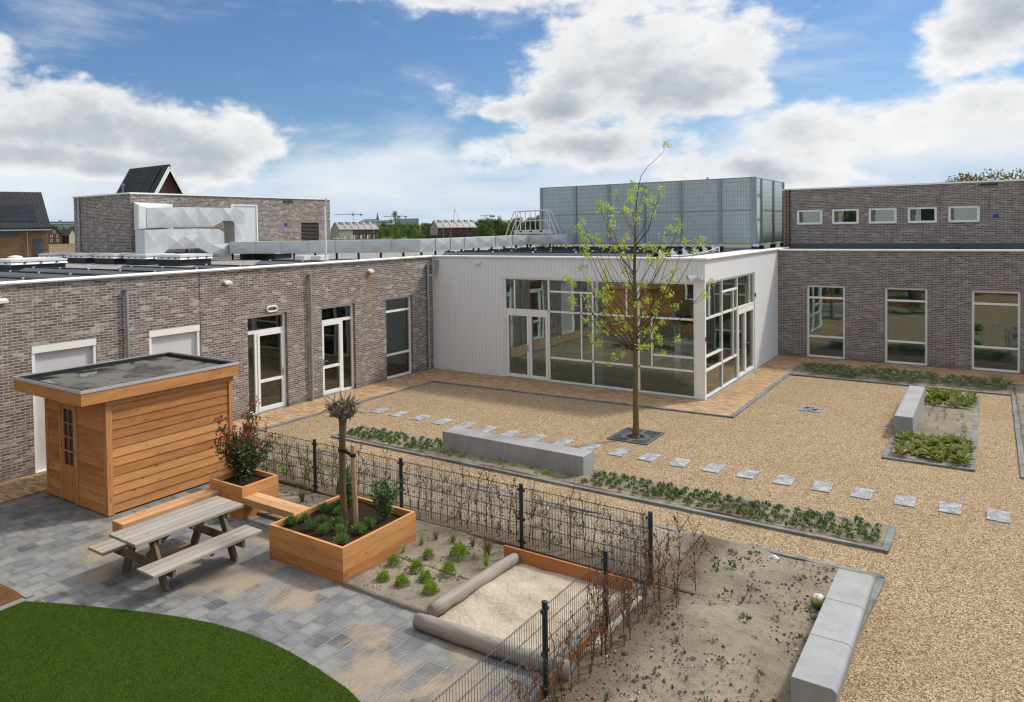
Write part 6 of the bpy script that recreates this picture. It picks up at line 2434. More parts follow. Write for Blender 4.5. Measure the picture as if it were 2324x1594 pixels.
    wh = ['beside the large planter', 'behind the large planter by the fence', 'second from the planter along the fence', 'third along the fence', 'largest, brown-tipped, before the sandbox plank',
          'green, beside the sandbox log', 'small green, against the planter', 'dark, behind the plank bench', 'dark, under the plank bench']
    for i, (x, y, s, mt) in enumerate(g):
        o = blades('grass_tuft', mt, 60, 0.16, 0.24, 0.0032, 230 + i)
        o.location = (x, y, 0.045)
        o.scale = (s, s, s)
        tag(o, 'tuft of ornamental grass, %s' % wh[i], 'grass tuft', 'grass tufts along the fence')
    # lavender in the large planter
    lv = [(7.60, -14.12), (7.67, -13.90), (7.97, -14.08), (7.97, -13.82), (7.65, -13.44), (7.95, -13.40), (8.27, -14.08), (8.27, -13.78), (8.52, -13.95), (8.80, -14.22), (8.76, -13.78), (8.72, -13.50), (7.75, -13.2)]
    p = None
    for i, (x, y) in enumerate(lv):
        if p is None:
            m = MB()
            r2 = np.random.default_rng(260)
            n = 260
            d = rnd_dirs(n, r2)
            d[:, 2] = np.abs(d[:, 2]) + 0.6
            P = rnd_dirs(n, r2) * 0.045
            P[:, 2] = np.abs(P[:, 2])
            add_leaves(m, P, d, rnd_dirs(n, r2), r2.uniform(.06, .15, n), r2.uniform(.008, .015, n))
            p = m.build('lavender', 'lavender_leaf')
            o = p
        else:
            o = p.copy()
            COL.objects.link(o)
        o.location = (x, y, 0.455)
        s = rg.uniform(0.95, 1.25)
        o.scale = (s, s, s)
        o.rotation_euler = (0, 0, rg.uniform(0, 6))
        tag(o, 'spiky grey-green lavender tuft in the large planter', 'lavender', 'lavender in the large planter')
    # weeds over the bare soil
    sp = scatter_rect(12.95, 14.85, -18.0, -10.1, 52, rg, 0.33)
    pr = [clump('weed', 'weed_leaf', 22, 0.06, 0.05, 0.06, 0.02, 280, 0.3), blades('weed', 'weed_leaf', 12, 0.09, 0.08, 0.005, 281, 0.8)]
    for k in range(2):
        plant_copies(pr[k], sp[k::2], 'small weed sprouting on the bare sandy soil right of the fence', 'weeds right of the fence', rg, 0.5, 1.2)
    for i, (x, y) in enumerate(((12.95, -10.25), (13.45, -10.35), (13.55, -10.8), (13.72, -10.15), (13.4, -11.05))):
        o = clump('strawberry_plant', 'weed_leaf', 14, 0.055, 0.09, 0.055, 0.045, 290 + i, 0.2, 6)
        o.location = (x, y, 0.045)
        tag(o, 'small light green leafy plant on the soil right of the fence corner', 'plant', 'light green plants at the fence corner')
    sp = scatter_rect(4.5, 12.4, -11.6, -10.1, 40, rg, 0.35)
    p = clump('weed', 'weed_leaf', 18, 0.06, 0.07, 0.055, 0.02, 297, 0.4)
    plant_copies(p, sp, 'small weed on the soil strip behind the mesh fence', 'weeds behind the fence', rg, 0.6, 1.4)


build_small_plants()


def grow_twig(m, a, d, L, r, rg, n=4, bend=0.18, taper=0.35):
    p = Vector(a)
    d = Vector(d).normalized()
    pts, rad = [p.copy()], [r]
    for i in range(n):
        d = (d + Vector((rg.uniform(-1, 1), rg.uniform(-1, 1), rg.uniform(-.6, .9))) * bend).normalized()
        p = p + d * (L / n)
        pts.append(p.copy())
        rad.append(r * (1 - (1 - taper) * (i + 1) / n))
    m.tube(pts, rad, 4, caps=False)
    return pts


def build_hedge():
    """bare beech whips, some with withered or fresh leaves, along both legs of the fence"""
    rg = random.Random(33)
    protos = []
    for k in range(7):
        t = thing('hedge_sapling', '', 'sapling', (0, 0, 0))
        m = MB()
        h = rg.uniform(0.85, 1.15)
        main = grow_twig(m, (0, 0, 0), (rg.uniform(-.1, .1), rg.uniform(-.1, .1), 1), h, 0.0095, rg, 7, 0.06, 0.3)
        tips = list(main[3:])
        for j in range(rg.randint(12, 18)):
            b = main[rg.randint(1, 6)]
            a = rg.uniform(0, 6.28)
            tw = grow_twig(m, b, (math.cos(a), math.sin(a), rg.uniform(1.1, 3.2)), rg.uniform(.15, .42), 0.0052, rg, 4, 0.12, 0.45)
            tips += tw[1:]
            if rg.random() < 0.6:
                a += rg.uniform(-1.2, 1.2)
                tips += grow_twig(m, tw[2], (math.cos(a), math.sin(a), rg.uniform(.6, 2.0)), rg.uniform(.08, .18), 0.003, rg, 3, 0.18, 0.5)[1:]
        m.build('stem', 'twig_rust', t)
        nl = [6, 22, 46, 14, 30, 60, 66][k]
        if nl:
            P, D = [], []
            for _ in range(nl):
                q = tips[rg.randrange(len(tips))]
                P.append(tuple(q))
                D.append((rg.uniform(-1, 1), rg.uniform(-1, 1), rg.uniform(-1, .3)))
            mm = MB()
            add_leaves(mm, P, D, [(rg.uniform(-1, 1), rg.uniform(-1, 1), 1) for _ in P], [rg.uniform(.035, .06) for _ in P], [rg.uniform(.02, .035) for _ in P])
            mm.build('foliage', 'young_leaf' if k >= 5 else 'beech_leaf', t)
        protos.append(t)
    used = [False] * 7

    def place(k, x, y, s, label, group):
        t = protos[k] if not used[k] else copy_tree(protos[k])
        used[k] = True
        t.location = (x, y, 0.01)
        t.scale = (s, s, s * rg.uniform(.9, 1.1))
        t.rotation_euler = (rg.uniform(-.06, .06), rg.uniform(-.06, .06), rg.uniform(0, 6.28))
        tag(t, label, 'sapling', group)
    x = 4.2
    while x < 12.75:
        green = x < 6.9
        k = (5 if rg.random() < .5 else 6) if (green and rg.random() < .72) else rg.choice([0, 1, 1, 2, 3, 4])
        if x > 8.0 and x < 8.6:
            k = 2
        lab = {True: 'leafy green sapling behind the left stretch of the mesh fence', False: 'bare brown hedge sapling behind the long stretch of the mesh fence'}[k >= 5]
        place(k, x, -11.80 + rg.uniform(-.06, .10), rg.uniform(.72, 1.0), lab, 'green hedge saplings' if k >= 5 else 'bare hedge saplings behind the fence')
        x += rg.uniform(.11, .19)
    y = -12.1
    while y > -16.6:
        k = rg.choice([0, 1, 2, 2, 3, 4])
        place(k, 12.95 + rg.uniform(-.04, .12), y, rg.uniform(.6, .95), 'bare brown hedge sapling right of the fence along the sandbox', 'bare hedge saplings right of the fence')
        y -= rg.uniform(.10, .20)
    for (x, y, s) in ((13.2, -12.15, 1.05), (13.35, -11.85, 1.0), (13.18, -12.8, .9), (13.28, -12.45, .9)):
        place(rg.choice([1, 4]), x, y, s, 'tall bare sapling standing out from the fence corner', 'tall saplings at the corner')


build_hedge()


def build_planter_shrubs():
    rg = random.Random(44)
    r2 = np.random.default_rng(44)
    # photinia
    t = thing('red_tipped_shrub', 'dark-leaved shrub with red young tips in the small planter by the shed', 'shrub', (5.10, -13.05, 0.49))
    m = MB()
    tips = []
    for k in range(17):
        a = k * 2.4
        sp = rg.uniform(.15, .62)
        hgt = rg.uniform(.55, 1.08)
        if k == 0:
            sp, hgt, a = .22, 1.38, 0.9
        pts = []
        for j in range(7):
            tt = j / 6
            pts.append((5.10 + math.cos(a) * sp * tt ** 0.8, -13.05 + math.sin(a) * sp * tt ** 0.8, 0.49 + hgt * tt))
        m.tube(pts, [0.012 * (1 - j / 8) for j in range(7)], 5, caps=False)
        tips.append(pts)
    m.build('stem', 'twig_dark', t)
    G_ = MB()
    for pts in tips:
        for j in range(1, 7):
            n = 24
            c = np.array(pts[j])
            P = c + r2.normal(size=(n, 3)) * 0.055
            D = rnd_dirs(n, r2, 0.35)
            if j == 6 or (j == 5 and rg.random() < .12):
                R_ = MB()
                add_leaves(R_, P, D + (0, 0, .5), rnd_dirs(n, r2), r2.uniform(.075, .13, n), r2.uniform(.024, .04, n))
                R_.build('red_shoot', 'photinia_red', t)
            else:
                add_leaves(G_, P, D, rnd_dirs(n, r2), r2.uniform(.075, .125, n), r2.uniform(.032, .052, n))
    for a in range(4):
        n = 20
        c = np.array((5.22 + 0.05 * a, -13.12 - .03 * a, 0.56))
        add_leaves(G_, c + r2.normal(size=(n, 3)) * 0.07, rnd_dirs(n, r2, .2), rnd_dirs(n, r2), r2.uniform(.06, .1, n), r2.uniform(.025, .04, n))
    G_.build('foliage', 'photinia_green', t)
    # two laurels
    for (x, y, h, rad, lab) in ((7.84, -13.11, .62, .16, 'glossy evergreen shrub behind the pollarded trunk in the large planter'), (8.68, -13.10, .60, .24, 'glossy evergreen shrub at the back right of the large planter')):
        t = thing('evergreen_shrub', lab, 'shrub', (x, y, .455))
        m, L = MB(), MB()
        for k in range(12):
            a = k * 2.4
            pts = [(x + math.cos(a) * rad * (j / 5) ** .8 * (0.4 + .6 * (k % 3) / 2), y + math.sin(a) * rad * (j / 5) ** .8 * (0.4 + .6 * (k % 3) / 2), .455 + h * (1 - .28 * (k % 4) / 3) * j / 5) for j in range(6)]
            m.tube(pts, 0.005, 4, caps=False)
            for j in range(1, 6):
                n = 11
                add_leaves(L, np.array(pts[j]) + r2.normal(size=(n, 3)) * .03, rnd_dirs(n, r2, .55), rnd_dirs(n, r2), r2.uniform(.06, .11, n), r2.uniform(.022, .036, n))
        m.build('stem', 'twig_dark', t)
        L.build('foliage', 'laurel_leaf', t)
    # pollard
    bx, by = 8.25, -13.58
    t = thing('pollarded_tree', 'pollarded young tree with a knotted leafless head in the large planter', 'tree', (bx, by, .45))
    m = MB()
    m.tube([(bx, by, .43), (bx - .01, by, .52), (bx - .03, by, 1.1), (bx - .02, by, 1.65), (bx, by, 2.05), (bx + .005, by, 2.2)], [.085, .062, .055, .056, .060, .078], 12)
    m.build('trunk', 'bark', t)
    m = MB()
    top = Vector((bx, by, 2.17))
    for k in range(15):
        a = k * 2 * math.pi / 15 + rg.uniform(-.15, .15)
        R1 = rg.uniform(.14, .25)
        pts = [top, top + Vector((math.cos(a) * R1 * .6, math.sin(a) * R1 * .6, .03 + rg.uniform(0, .05))),
               top + Vector((math.cos(a + .25) * R1, math.sin(a + .25) * R1, .10 + rg.uniform(0, .10))),
               top + Vector((math.cos(a + .6) * R1 * .85, math.sin(a + .6) * R1 * .85, .22 + rg.uniform(-.02, .08)))]
        m.tube(pts, [.034, .030, .024, .018], 6)
        for j in range(6):
            b = pts[rg.randint(1, 3)]
            aa = a + rg.uniform(-1.3, 1.3)
            grow_twig(m, b, (math.cos(aa), math.sin(aa), rg.uniform(-.5, 1.3)), rg.uniform(.07, .20), .0095, rg, 3, .35, .35)
    for j in range(16):
        b = top + Vector((rg.uniform(-.12, .12), rg.uniform(-.12, .12), rg.uniform(.05, .2)))
        aa = rg.uniform(0, 6.28)
        grow_twig(m, b, (math.cos(aa) * .8, math.sin(aa) * .8, rg.uniform(.2, 1.4)), rg.uniform(.18, .30), .008, rg, 4, .25, .35)
    for j in range(26):
        d = Vector((rg.gauss(0, 1), rg.gauss(0, 1), rg.gauss(0, .5))).normalized()
        b = top + Vector((0, 0, .13)) + Vector((d.x * .19, d.y * .19, d.z * .12))
        m.tube([b, b + d * .03, b + d * .05], [.02, .028, .012], 6)
    m.build('crown', 'twig_grey', t)
    # stake and tie
    sx, sy = 8.49, -13.56
    o = thing('tree_stake', 'round pale wooden stake beside the pollarded trunk', 'stake', (sx, sy, .45))
    m = MB()
    m.tube([(sx, sy, .42), (sx - .03, sy - .02, 1.70), (sx - .03, sy - .02, 1.755), (sx - .03, sy - .02, 1.775)], [.042, .040, .038, .02], 12)
    m.build('pole', 'stake_wood', o)
    m = MB()
    cx, cy2 = bx - .02, by
    ring = [(cx + .066 * math.cos(a), cy2 + .066 * math.sin(a), 1.645) for a in [2 * math.pi * k / 14 for k in range(15)]]
    for i in range(14):
        a, b = ring[i], ring[i + 1]
        m.beam(a, b, .008, .05)
    ring = [(sx - .03 + .048 * math.cos(a), sy - .02 + .048 * math.sin(a), 1.60) for a in [2 * math.pi * k / 14 for k in range(15)]]
    for i in range(14):
        m.beam(ring[i], ring[i + 1], .008, .055)
    m.beam((cx + .06, cy2 - .01, 1.645), (sx - .075, sy - .025, 1.605), .03, .05)
    o2 = m.build('tree_tie', 'tie_rubber')
    tag(o2, 'black rubber strap tying the pollarded trunk to its stake', 'tree tie')


build_planter_shrubs()

ASH = [(-0.35,-0.37,6.01),(-0.01,0.03,6.23),(-0.05,-0.13,6.03),(0.02,0.09,6.08),(0.15,0.16,6.06),(0.55,-0.16,5.85),(0.73,-0.14,6.07),(0.51,0.46,5.96),(0.35,-0.07,5.8),(0.5,-0.03,5.68),(-0.23,0.32,5.84),(0.02,-0.02,5.85),(0.03,0.29,5.64),(-0.2,-0.1,5.57),(-0.16,0.05,5.56),(-0.67,-0.56,5.76),(-0.68,-0.19,5.69),(-0.68,0.02,5.7),(-0.47,-0.18,5.61),(-0.79,-0.16,5.57),(-0.62,0.1,5.44),(-0.15,-1.0,5.28),(-0.7,0.25,5.16),(-0.59,-0.06,5.0),(0.54,-0.22,5.46),(0.42,-0.83,5.34),(0.79,0.83,5.31),(1.03,0.3,5.2),(0.86,0.63,5.05),(0.61,0.9,5.12),(0.54,0.63,4.94),(-1.25,-0.24,5.3),(-1.18,-0.59,5.17),(-1.21,-0.32,5.01),(-1.08,-0.56,4.91),(-1.22,0.04,4.94),(-1.08,0.22,4.92),(-0.48,-1.0,4.84),(1.22,-0.0,4.82),(1.51,0.38,4.86),(1.39,0.56,4.77),(1.34,0.4,4.59),(-0.25,0.17,4.93),(-0.08,-0.46,4.83),(-0.24,-0.08,4.67),(-0.53,-0.48,4.68),(-0.32,-0.46,4.67),(-1.11,-0.43,4.68),(-1.1,-0.42,4.55),(-1.21,-0.03,4.46),(0.09,0.42,4.62),(0.03,0.92,4.65),(0.2,0.83,4.59),(0.3,1.14,4.62),(-1.19,-0.48,4.18),(-0.86,-0.83,3.95),(-1.17,-0.01,3.75),(-1.01,0.55,4.02),(-0.91,0.48,4.28),(-0.68,-0.15,3.88),(-0.28,0.34,4.4),(0.52,-0.42,4.43),(0.15,0.75,4.26),(0.53,0.34,4.18),(1.04,0.0,4.17),(1.07,-0.43,4.12),(0.59,0.87,3.85),(0.18,1.1,4.32),(1.01,-0.45,4.5),(-1.52,-0.67,3.91),(-1.39,-0.71,3.85),(-1.29,-0.74,3.79),(-0.13,-0.49,4.51),(-0.44,0.39,4.08),(-0.31,0.67,3.97),(0.12,-0.93,3.9),(-0.19,0.17,3.69),(0.51,-0.77,3.82),(0.5,0.64,3.63),(-0.7,-0.63,3.6),(-0.95,0.4,3.57),(-1.09,0.49,3.4),(-0.52,-0.21,3.55),(-0.95,0.66,3.66),(-1.35,-0.72,3.46),(-0.82,-0.92,3.52),(1.54,0.49,3.5),(1.73,0.37,3.84),(0.79,0.04,7.12),(-1.34,-0.69,3.41),(-1.33,-0.62,3.29),(-1.32,-0.75,3.12),(-0.85,-0.92,2.93),(-1.19,-0.06,3.16),(-0.58,-0.64,3.53),(-0.98,0.56,3.2),(-0.96,0.43,3.28),(-0.46,-0.46,3.44),(-0.6,-0.35,3.07),(-0.39,-0.12,3.08),(-0.51,0.1,2.82),(-0.34,0.06,2.88),(-0.24,0.03,2.72),(-0.3,0.13,2.62),(-1.04,0.44,2.73),(-0.79,-0.34,2.75),(-0.79,-0.48,2.6),(-1.08,-0.16,2.42),(-0.75,-0.77,2.36),(-0.62,-0.67,2.36),(-1.0,0.6,2.48),(-0.38,-0.11,2.51),(-0.12,0.06,2.57),(0.44,-0.87,3.36),(0.32,-0.06,3.38),(0.14,0.22,3.01),(0.8,-0.72,3.2),(0.44,0.4,3.3),(0.56,0.48,3.64),(1.04,-0.48,3.57),(0.85,0.5,3.23),(0.63,0.15,2.86),(0.3,0.49,2.66),(0.59,-0.09,2.53),(0.41,0.58,2.31),(0.45,0.66,2.03),(0.64,-0.77,2.4),(0.43,-0.77,2.36),(-0.6,0.13,1.9),(-0.94,0.59,1.63),(-0.11,-0.58,2.12),(0.23,-0.01,2.61),(0.3,0.31,2.54),(1.04,0.07,2.46)]


def build_ash():
    rg = random.Random(9)
    r2 = np.random.default_rng(9)
    bx, by = 9.68, -4.74
    t = thing('young_ash_tree', 'slender young tree just coming into yellow-green leaf, standing in the iron grate', 'tree', (bx, by, 0))
    m = MB()
    spine = [(0, 0, -.02), (0, 0, .06), (0.005, 0, .4), (0.0, 0, 1.3), (0.005, 0, 2.3), (0.01, 0, 3.2), (0.0, 0, 3.9), (0.01, .0, 4.6), (.03, .01, 5.2), (.05, .02, 5.7)]
    rad = [.115, .088, .072, .063, .057, .047, .040, .032, .022, .015]
    m.tube([(bx + a, by + b, c) for a, b, c in spine], rad, 12, caps=True)
    m.build('trunk', 'bark_green', t)
    lb, lf = MB(), MB()
    # leader whip bending over in the wind
    whip = [(.05, .02, 5.7), (.10, .03, 6.1), (.17, .04, 6.4), (.33, .05, 6.62), (.58, .05, 6.82), (.72, .05, 6.95), (.79, .04, 7.12)]
    lb.tube([(bx + a, by + b, c) for a, b, c in whip], [.014, .011, .008, .006, .005, .004, .003], 5, caps=False)

    def cluster(p, n, r, big=1.0):
        P = np.array(p) + r2.normal(size=(n, 3)) * r
        D = rnd_dirs(n, r2, 0.25)
        add_leaves(lf, P, D, rnd_dirs(n, r2), r2.uniform(.055, .10, n) * big, r2.uniform(.024, .040, n) * big)
    nodes = []
    late = []
    order = sorted(ASH, key=lambda q: -math.hypot(q[0], q[1]))
    taken = []
    for (ox, oy, oz) in order:
        hd = math.hypot(ox, oy)
        end = Vector((bx + ox, by + oy, oz))
        cluster(end, rg.randint(18, 32), .043)
        if oz > 7 or hd < .16:
            continue
        if any((end - q).length < .42 for q in taken) or rg.random() < .18:
            late.append(end)
            continue
        taken.append(end)
        z0 = oz - hd * rg.uniform(1.15, 1.9) - .15
        if oz < 3.0:
            z0 = oz - hd * rg.uniform(-.05, .5)
        z0 = min(max(z0, 2.12), 5.4, oz + .5)
        if oz < 2.2:
            z0 = 2.35
        st = Vector((bx, by, z0))
        c1 = st.lerp(end, .35) + Vector((ox, oy, 0)) * .12 + Vector((rg.uniform(-.05, .05), rg.uniform(-.05, .05), -.04 * hd))
        c2 = st.lerp(end, .70) + Vector((ox, oy, 0)) * .07 + Vector((rg.uniform(-.05, .05), rg.uniform(-.05, .05), 0))
        r0 = .006 + .008 * min(hd, 1.2)
        lb.tube([st, c1, c2, end], [r0, r0 * .72, r0 * .45, .003], 5, caps=False)
        nodes += [st.lerp(c1, .6), c1, c1.lerp(c2, .5), c2, c2.lerp(end, .5), end]
    for z in (2.4, 2.9, 3.4, 3.9, 4.4, 4.9, 5.4):
        nodes.append(Vector((bx, by, z)))
    for end in late:
        q = min(nodes, key=lambda v: (v - end).length + (.5 if v.z > end.z - .03 else 0))
        mid = q.lerp(end, .55) + Vector((rg.uniform(-.03, .03), rg.uniform(-.03, .03), -.02))
        lb.tube([q, mid, end], [.0055, .004, .002], 4, caps=False)
    # long bare switches in the upper crown
    for k in range(6):
        a = rg.uniform(0, 6.28)
        z0 = rg.uniform(2.5, 4.2)
        L = rg.uniform(.9, 1.7)
        st = Vector((bx, by, z0))
        d = Vector((math.cos(a) * .55, math.sin(a) * .55, 1)).normalized()
        lb.tube([st, st + d * L * .3 + Vector((math.cos(a), math.sin(a), 0)) * .08, st + d * L * .7 + Vector((math.cos(a), math.sin(a), 0)) * .05, st + d * L], [.010, .008, .005, .002], 5, caps=False)
        if rg.random() < .5:
            cluster(st + d * L, rg.randint(6, 14), .03)
    lb.build('branches', 'twig_olive', t)
    lf.build('foliage', 'ash_leaf', t)


build_ash()

# ------------------------------------------------------------------ beyond the roofs


class Frame:
    """local frame for an oriented house: u along the front, v into the depth, z up"""
    def __init__(s, p0, e1, e2):
        s.p0, s.e1, s.e2 = Vector((p0[0], p0[1])), Vector(e1).normalized(), Vector(e2).normalized()

    def p(s, u, v, z):
        q = s.p0 + s.e1 * u + s.e2 * v
        return (q.x, q.y, z)

    def box(s, mb, u0, u1, v0, v1, z0, z1):
        mb.hexa([s.p(u0, v0, z0), s.p(u1, v0, z0), s.p(u1, v1, z0), s.p(u0, v1, z0), s.p(u0, v0, z1), s.p(u1, v0, z1), s.p(u1, v1, z1), s.p(u0, v1, z1)])


def gable_house(fr, name, label, L, dp, eave, ridge, wall, gable_wall, solar=0, wins=(), group=None, chim=0, roofm='roof_tile', split=None, z0=-0.5, garden=False, over=0.25):
    c = fr.p(L / 2, dp / 2, 0)
    t = thing(name, label, 'house', c, group)
    m = MB()
    a = 0.0
    if split:
        fr.box(m, 0, split, 0, 0.3, z0, eave)
        m.build('wall', gable_wall, t)
        m = MB()
        fr.box(m, split, L, 0, 0.3, z0, eave)
    else:
        fr.box(m, 0, L, 0, 0.3, z0, eave)
    fr.box(m, 0, L, dp - 0.3, dp, z0, eave)
    m.build('wall', wall, t)
    for u0, u1 in ((0.0, 0.3), (L - 0.3, L)):
        m = MB()
        vs = []
        for u in (u0, u1):
            vs += [fr.p(u, 0.01, z0), fr.p(u, dp - .01, z0), fr.p(u, dp - .01, eave), fr.p(u, dp / 2, ridge - .05), fr.p(u, 0.01, eave)]
        m.add(vs, [(0, 1, 2, 3, 4), (9, 8, 7, 6, 5), (0, 5, 6, 1), (1, 6, 7, 2), (2, 7, 8, 3), (3, 8, 9, 4), (4, 9, 5, 0)])
        m.build('gable_wall', gable_wall, t)
    m = MB()
    sl = (ridge - eave) / (dp / 2)
    th = 0.18
    for s in (0, 1):
        ve = -over if s == 0 else dp + over
        ze = eave - sl * over
        q = [fr.p(-over, ve, ze), fr.p(L + over, ve, ze), fr.p(L + over, dp / 2, ridge), fr.p(-over, dp / 2, ridge)]
        m.hexa([(x, y, z) for x, y, z in q] + [(x, y, z + th) for x, y, z in q])
    rf = m.build('roof', roofm, t)
    if chim:
        m = MB()
        for k in range(chim):
            u = L * (k + 0.6) / chim
            fr.box(m, u - .22, u + .22, dp / 2 - .9, dp / 2 - .5, ridge - .7, ridge + .35)
        m.build('chimney', 'roof_tile', rf)
    if solar:
        w = L / solar
        for k in range(solar):
            m = MB()
            u0, u1 = k * w + 0.35, (k + 1) * w - 0.35

            def q(u, f, h):
                v = dp / 2 * f
                return fr.p(u, v, eave + sl * v + th + h)
            m.hexa([q(u0, .04, .03), q(u1, .04, .03), q(u1, .62, .03), q(u0, .62, .03), q(u0, .04, .10), q(u1, .04, .10), q(u1, .62, .10), q(u0, .62, .10)])
            m.hexa([q(u0, .625, .03), q(u0 + w * .42, .625, .03), q(u0 + w * .42, .95, .03), q(u0, .95, .03), q(u0, .625, .10), q(u0 + w * .42, .625, .10), q(u0 + w * .42, .95, .10), q(u0, .95, .10)])
            m.build('solar_panel', 'far_panel', rf)
    for (side, a0, a1, b0, b1, mt) in wins:
        m, g2 = MB(), MB()
        if side == 'f':
            fr.box(m, a0, a1, -.05, .0, b0, b1)
            fr.box(g2, a0 + .12, a1 - .12, -.07, -.05, b0 + .12, b1 - .12)
        else:
            fr.box(m, -.05, .0, a0, a1, b0, b1)
            fr.box(g2, -.07, -.05, a0 + .12, a1 - .12, b0 + .12, b1 - .12)
        f_ = m.build('door' if mt == 'door' else 'window', 'door_panel' if mt == 'door' else ('white_frame' if mt == 'w' else 'louvre'), t)
        if mt != 'door':
            g2.build('pane', 'far_pane', f_)
    if garden:
        m = MB()
        for k in range(4):
            u = 7 + k * 6.5
            fr.box(m, u, u + 4.2, -6.5, -3.8, z0, 2.1)
        m.build('garden_shed', 'black_metal', t)
        m = MB()
        for k in range(4):
            u = 3.6 + k * 6.5
            fr.box(m, u, u + 3.2, -6.0, -5.9, z0, 1.7)
        m.build('garden_fence', 'timber_fence', t)
    return t


def build_far():
    # row of houses left, half cream half maroon
    fr = Frame((-298.8, 308.3), (.218, .969), (-.969, .218))
    wins = []
    for k in range(2):
        u = k * 5 + 1.2
        wins += [('f', u, u + .8, 3.6, 5.1, 'w'), ('f', u + .9, u + 1.7, 3.6, 5.1, 'w'), ('f', u + 2.8, u + 3.5, 3.7, 5.1, 'w'), ('f', u, u + 1.2, .8, 2.2, 'w'), ('f', u + 2.7, u + 3.6, 0, 2.2, 'door')]
    for k in range(4):
        u = 10 + k * 5
        wins += [('f', u + .7, u + 1.7, 3.5, 5.0, 'd'), ('f', u + 2.9, u + 3.9, 3.5, 5.0, 'd'), ('f', u + .6, u + 1.7, 0, 2.5, 'door'), ('f', u + 2.4, u + 3.8, .7, 2.5, 'w')]
    gable_house(fr, 'row_house_terrace', 'far terrace, half cream and half dark red, left of the church spire', 30, 9, 5.7, 10.3, 'brick_maroon', 'brick_cream', 6, wins, 'far terraces', 6, split=10.0)
    fr = Frame((-256.0, 350.6), (.34, .94), (-.94, .34))
    wins = []
    for k in range(6):
        u = k * 5
        wins += [('f', u + 1.6, u + 3.4, 3.6, 5.0, 'd'), ('f', u + .5, u + 1.6, 0, 2.3, 'd'), ('f', u + 2.6, u + 4.3, 0.3, 2.3, 'd')]
    wins += [('g', 1.2, 2.4, 1.2, 2.6, 'w')]
    gable_house(fr, 'row_house_terrace', 'far dark red terrace with a cream gable, right of the slender tree', 30, 9, 6.0, 10.6, 'brick_maroon', 'brick_cream', 6, wins, 'far terraces', 6, garden=True)
    # house at the left edge: orange brick, dark tiles with panels
    fr = Frame((-68.5, 19.9), (-.27, -.963), (-.963, .27))
    t = gable_house(fr, 'brick_house', 'orange-brown brick house with a dark solar roof at the left edge', 12, 9, 6.15, 10.1, 'brick_orange', 'brick_orange', 0,
                    [('f', 3.0, 5.8, 5.15, 5.85, 'd'), ('f', 0.5, 1.6, 3.0, 4.9, 'd')], None, 0)
    rf = [c for c in t.children if c.name.startswith('roof')][0]
    m = MB()
    sl = (10.1 - 6.15) / 4.5
    for k in range(5):
        for j in range(2):
            u0 = 0.95 + k * 1.72
            f0, f1 = 0.45 + j * 1.12, 0.45 + j * 1.12 + 1.08

            def q(u, v, h):
                return fr.p(u, v, 6.15 + sl * v + .18 + h)
            m.hexa([q(u0, f0, .04), q(u0 + 1.68, f0, .04), q(u0 + 1.68, f1, .04), q(u0, f1, .04), q(u0, f0, .09), q(u0 + 1.68, f0, .09), q(u0 + 1.68, f1, .09), q(u0, f1, .09)])
    m.build('solar_panel', 'pv_glass', rf)
    m = MB()
    for k in range(44):
        u = -.2 + k * .285
        m.tube([fr.p(u, -.28, 6.15 - sl * .28 + .20), fr.p(u, 4.5, 10.1 + .19)], .045, 5)
    m.build('tile_rib', 'roof_tile', rf)
    m = MB()
    x, y, _ = fr.p(2.15, -.12, 0)
    m.tube([(x, y, -.3), (x, y, 5.9)], .06, 8)
    a, b = fr.p(-.25, -.33, 5.82), fr.p(12.2, -.33, 5.82)
    m.tube([a, b], .08, 8)
    m.build('gutter', 'zinc_pipe', t)
    # gable roof peeping over the rooftop block
    apex = Vector((-28.66, 8.38))
    left_end = Vector((-35.0, 8.55))
    e1 = (left_end - apex).normalized()                 # along the ridge, away to the left
    e2 = Vector((-e1.y, e1.x))
    if e2.dot(apex - CAM_POS.xy) < 0:
        e2 = -e2
    fr = Frame(tuple(apex - e2 * 2.45), tuple(e1), tuple(e2))
    t = gable_house(fr, 'gabled_house', 'dark tiled gable roof with white verges peeping over the rooftop brick block', 4.6, 4.9, 5.7, 9.75, 'brick_maroon', 'brick_maroon', 0, [], None, 0)
    rf = [c for c in t.children if c.name.startswith('roof')][0]
    sl = (9.75 - 5.7) / 2.45
    m = MB()
    for k in range(2):
        for j in range(3):
            u0, v0 = 0.55 + k * 1.05, 0.35 + j * .66

            def q2(u, v, h):
                return fr.p(u, v, 5.7 + sl * v + .18 + h)
            m.hexa([q2(u0, v0, .03), q2(u0 + 1.0, v0, .03), q2(u0 + 1.0, v0 + .63, .03), q2(u0, v0 + .63, .03), q2(u0, v0, .08), q2(u0 + 1.0, v0, .08), q2(u0 + 1.0, v0 + .63, .08), q2(u0, v0 + .63, .08)])
    m.build('solar_panel', 'pv_glass', rf)
    m = MB()
    for s in (0, 1):
        ve = -.1 if s == 0 else 5.0
        a, b = fr.p(-.26, ve, 5.7 - sl * .1 - .03), fr.p(-.26, 2.45, 9.75 - .03)
        m.beam(a, b, .05, .24)
    m.build('verge_board', 'white_frame', rf)
    m = MB()
    x, y, _ = fr.p(3.6, 1.2, 0)
    m.tube([(x, y, 7.4), (x, y, 8.6)], .07, 8)
    m.tube([(x, y, 8.6), (x, y, 8.75)], .11, 8)
    m.build('flue', 'zinc_pipe', rf)
    m = MB()
    for k in range(18):
        u = -.1 + k * .27
        m.tube([fr.p(u, -.2, 5.7 - sl * .2 + .2), fr.p(u, 2.45, 9.75 + .18)], .035, 5)
    m.build('tile_rib', 'roof_tile', rf)
    # dark steep houses far left
    vd = Vector((-461.0, 236.0)).normalized()
    right = Vector((vd.y, -vd.x))
    e1 = (vd * .90 - right * .43).normalized()
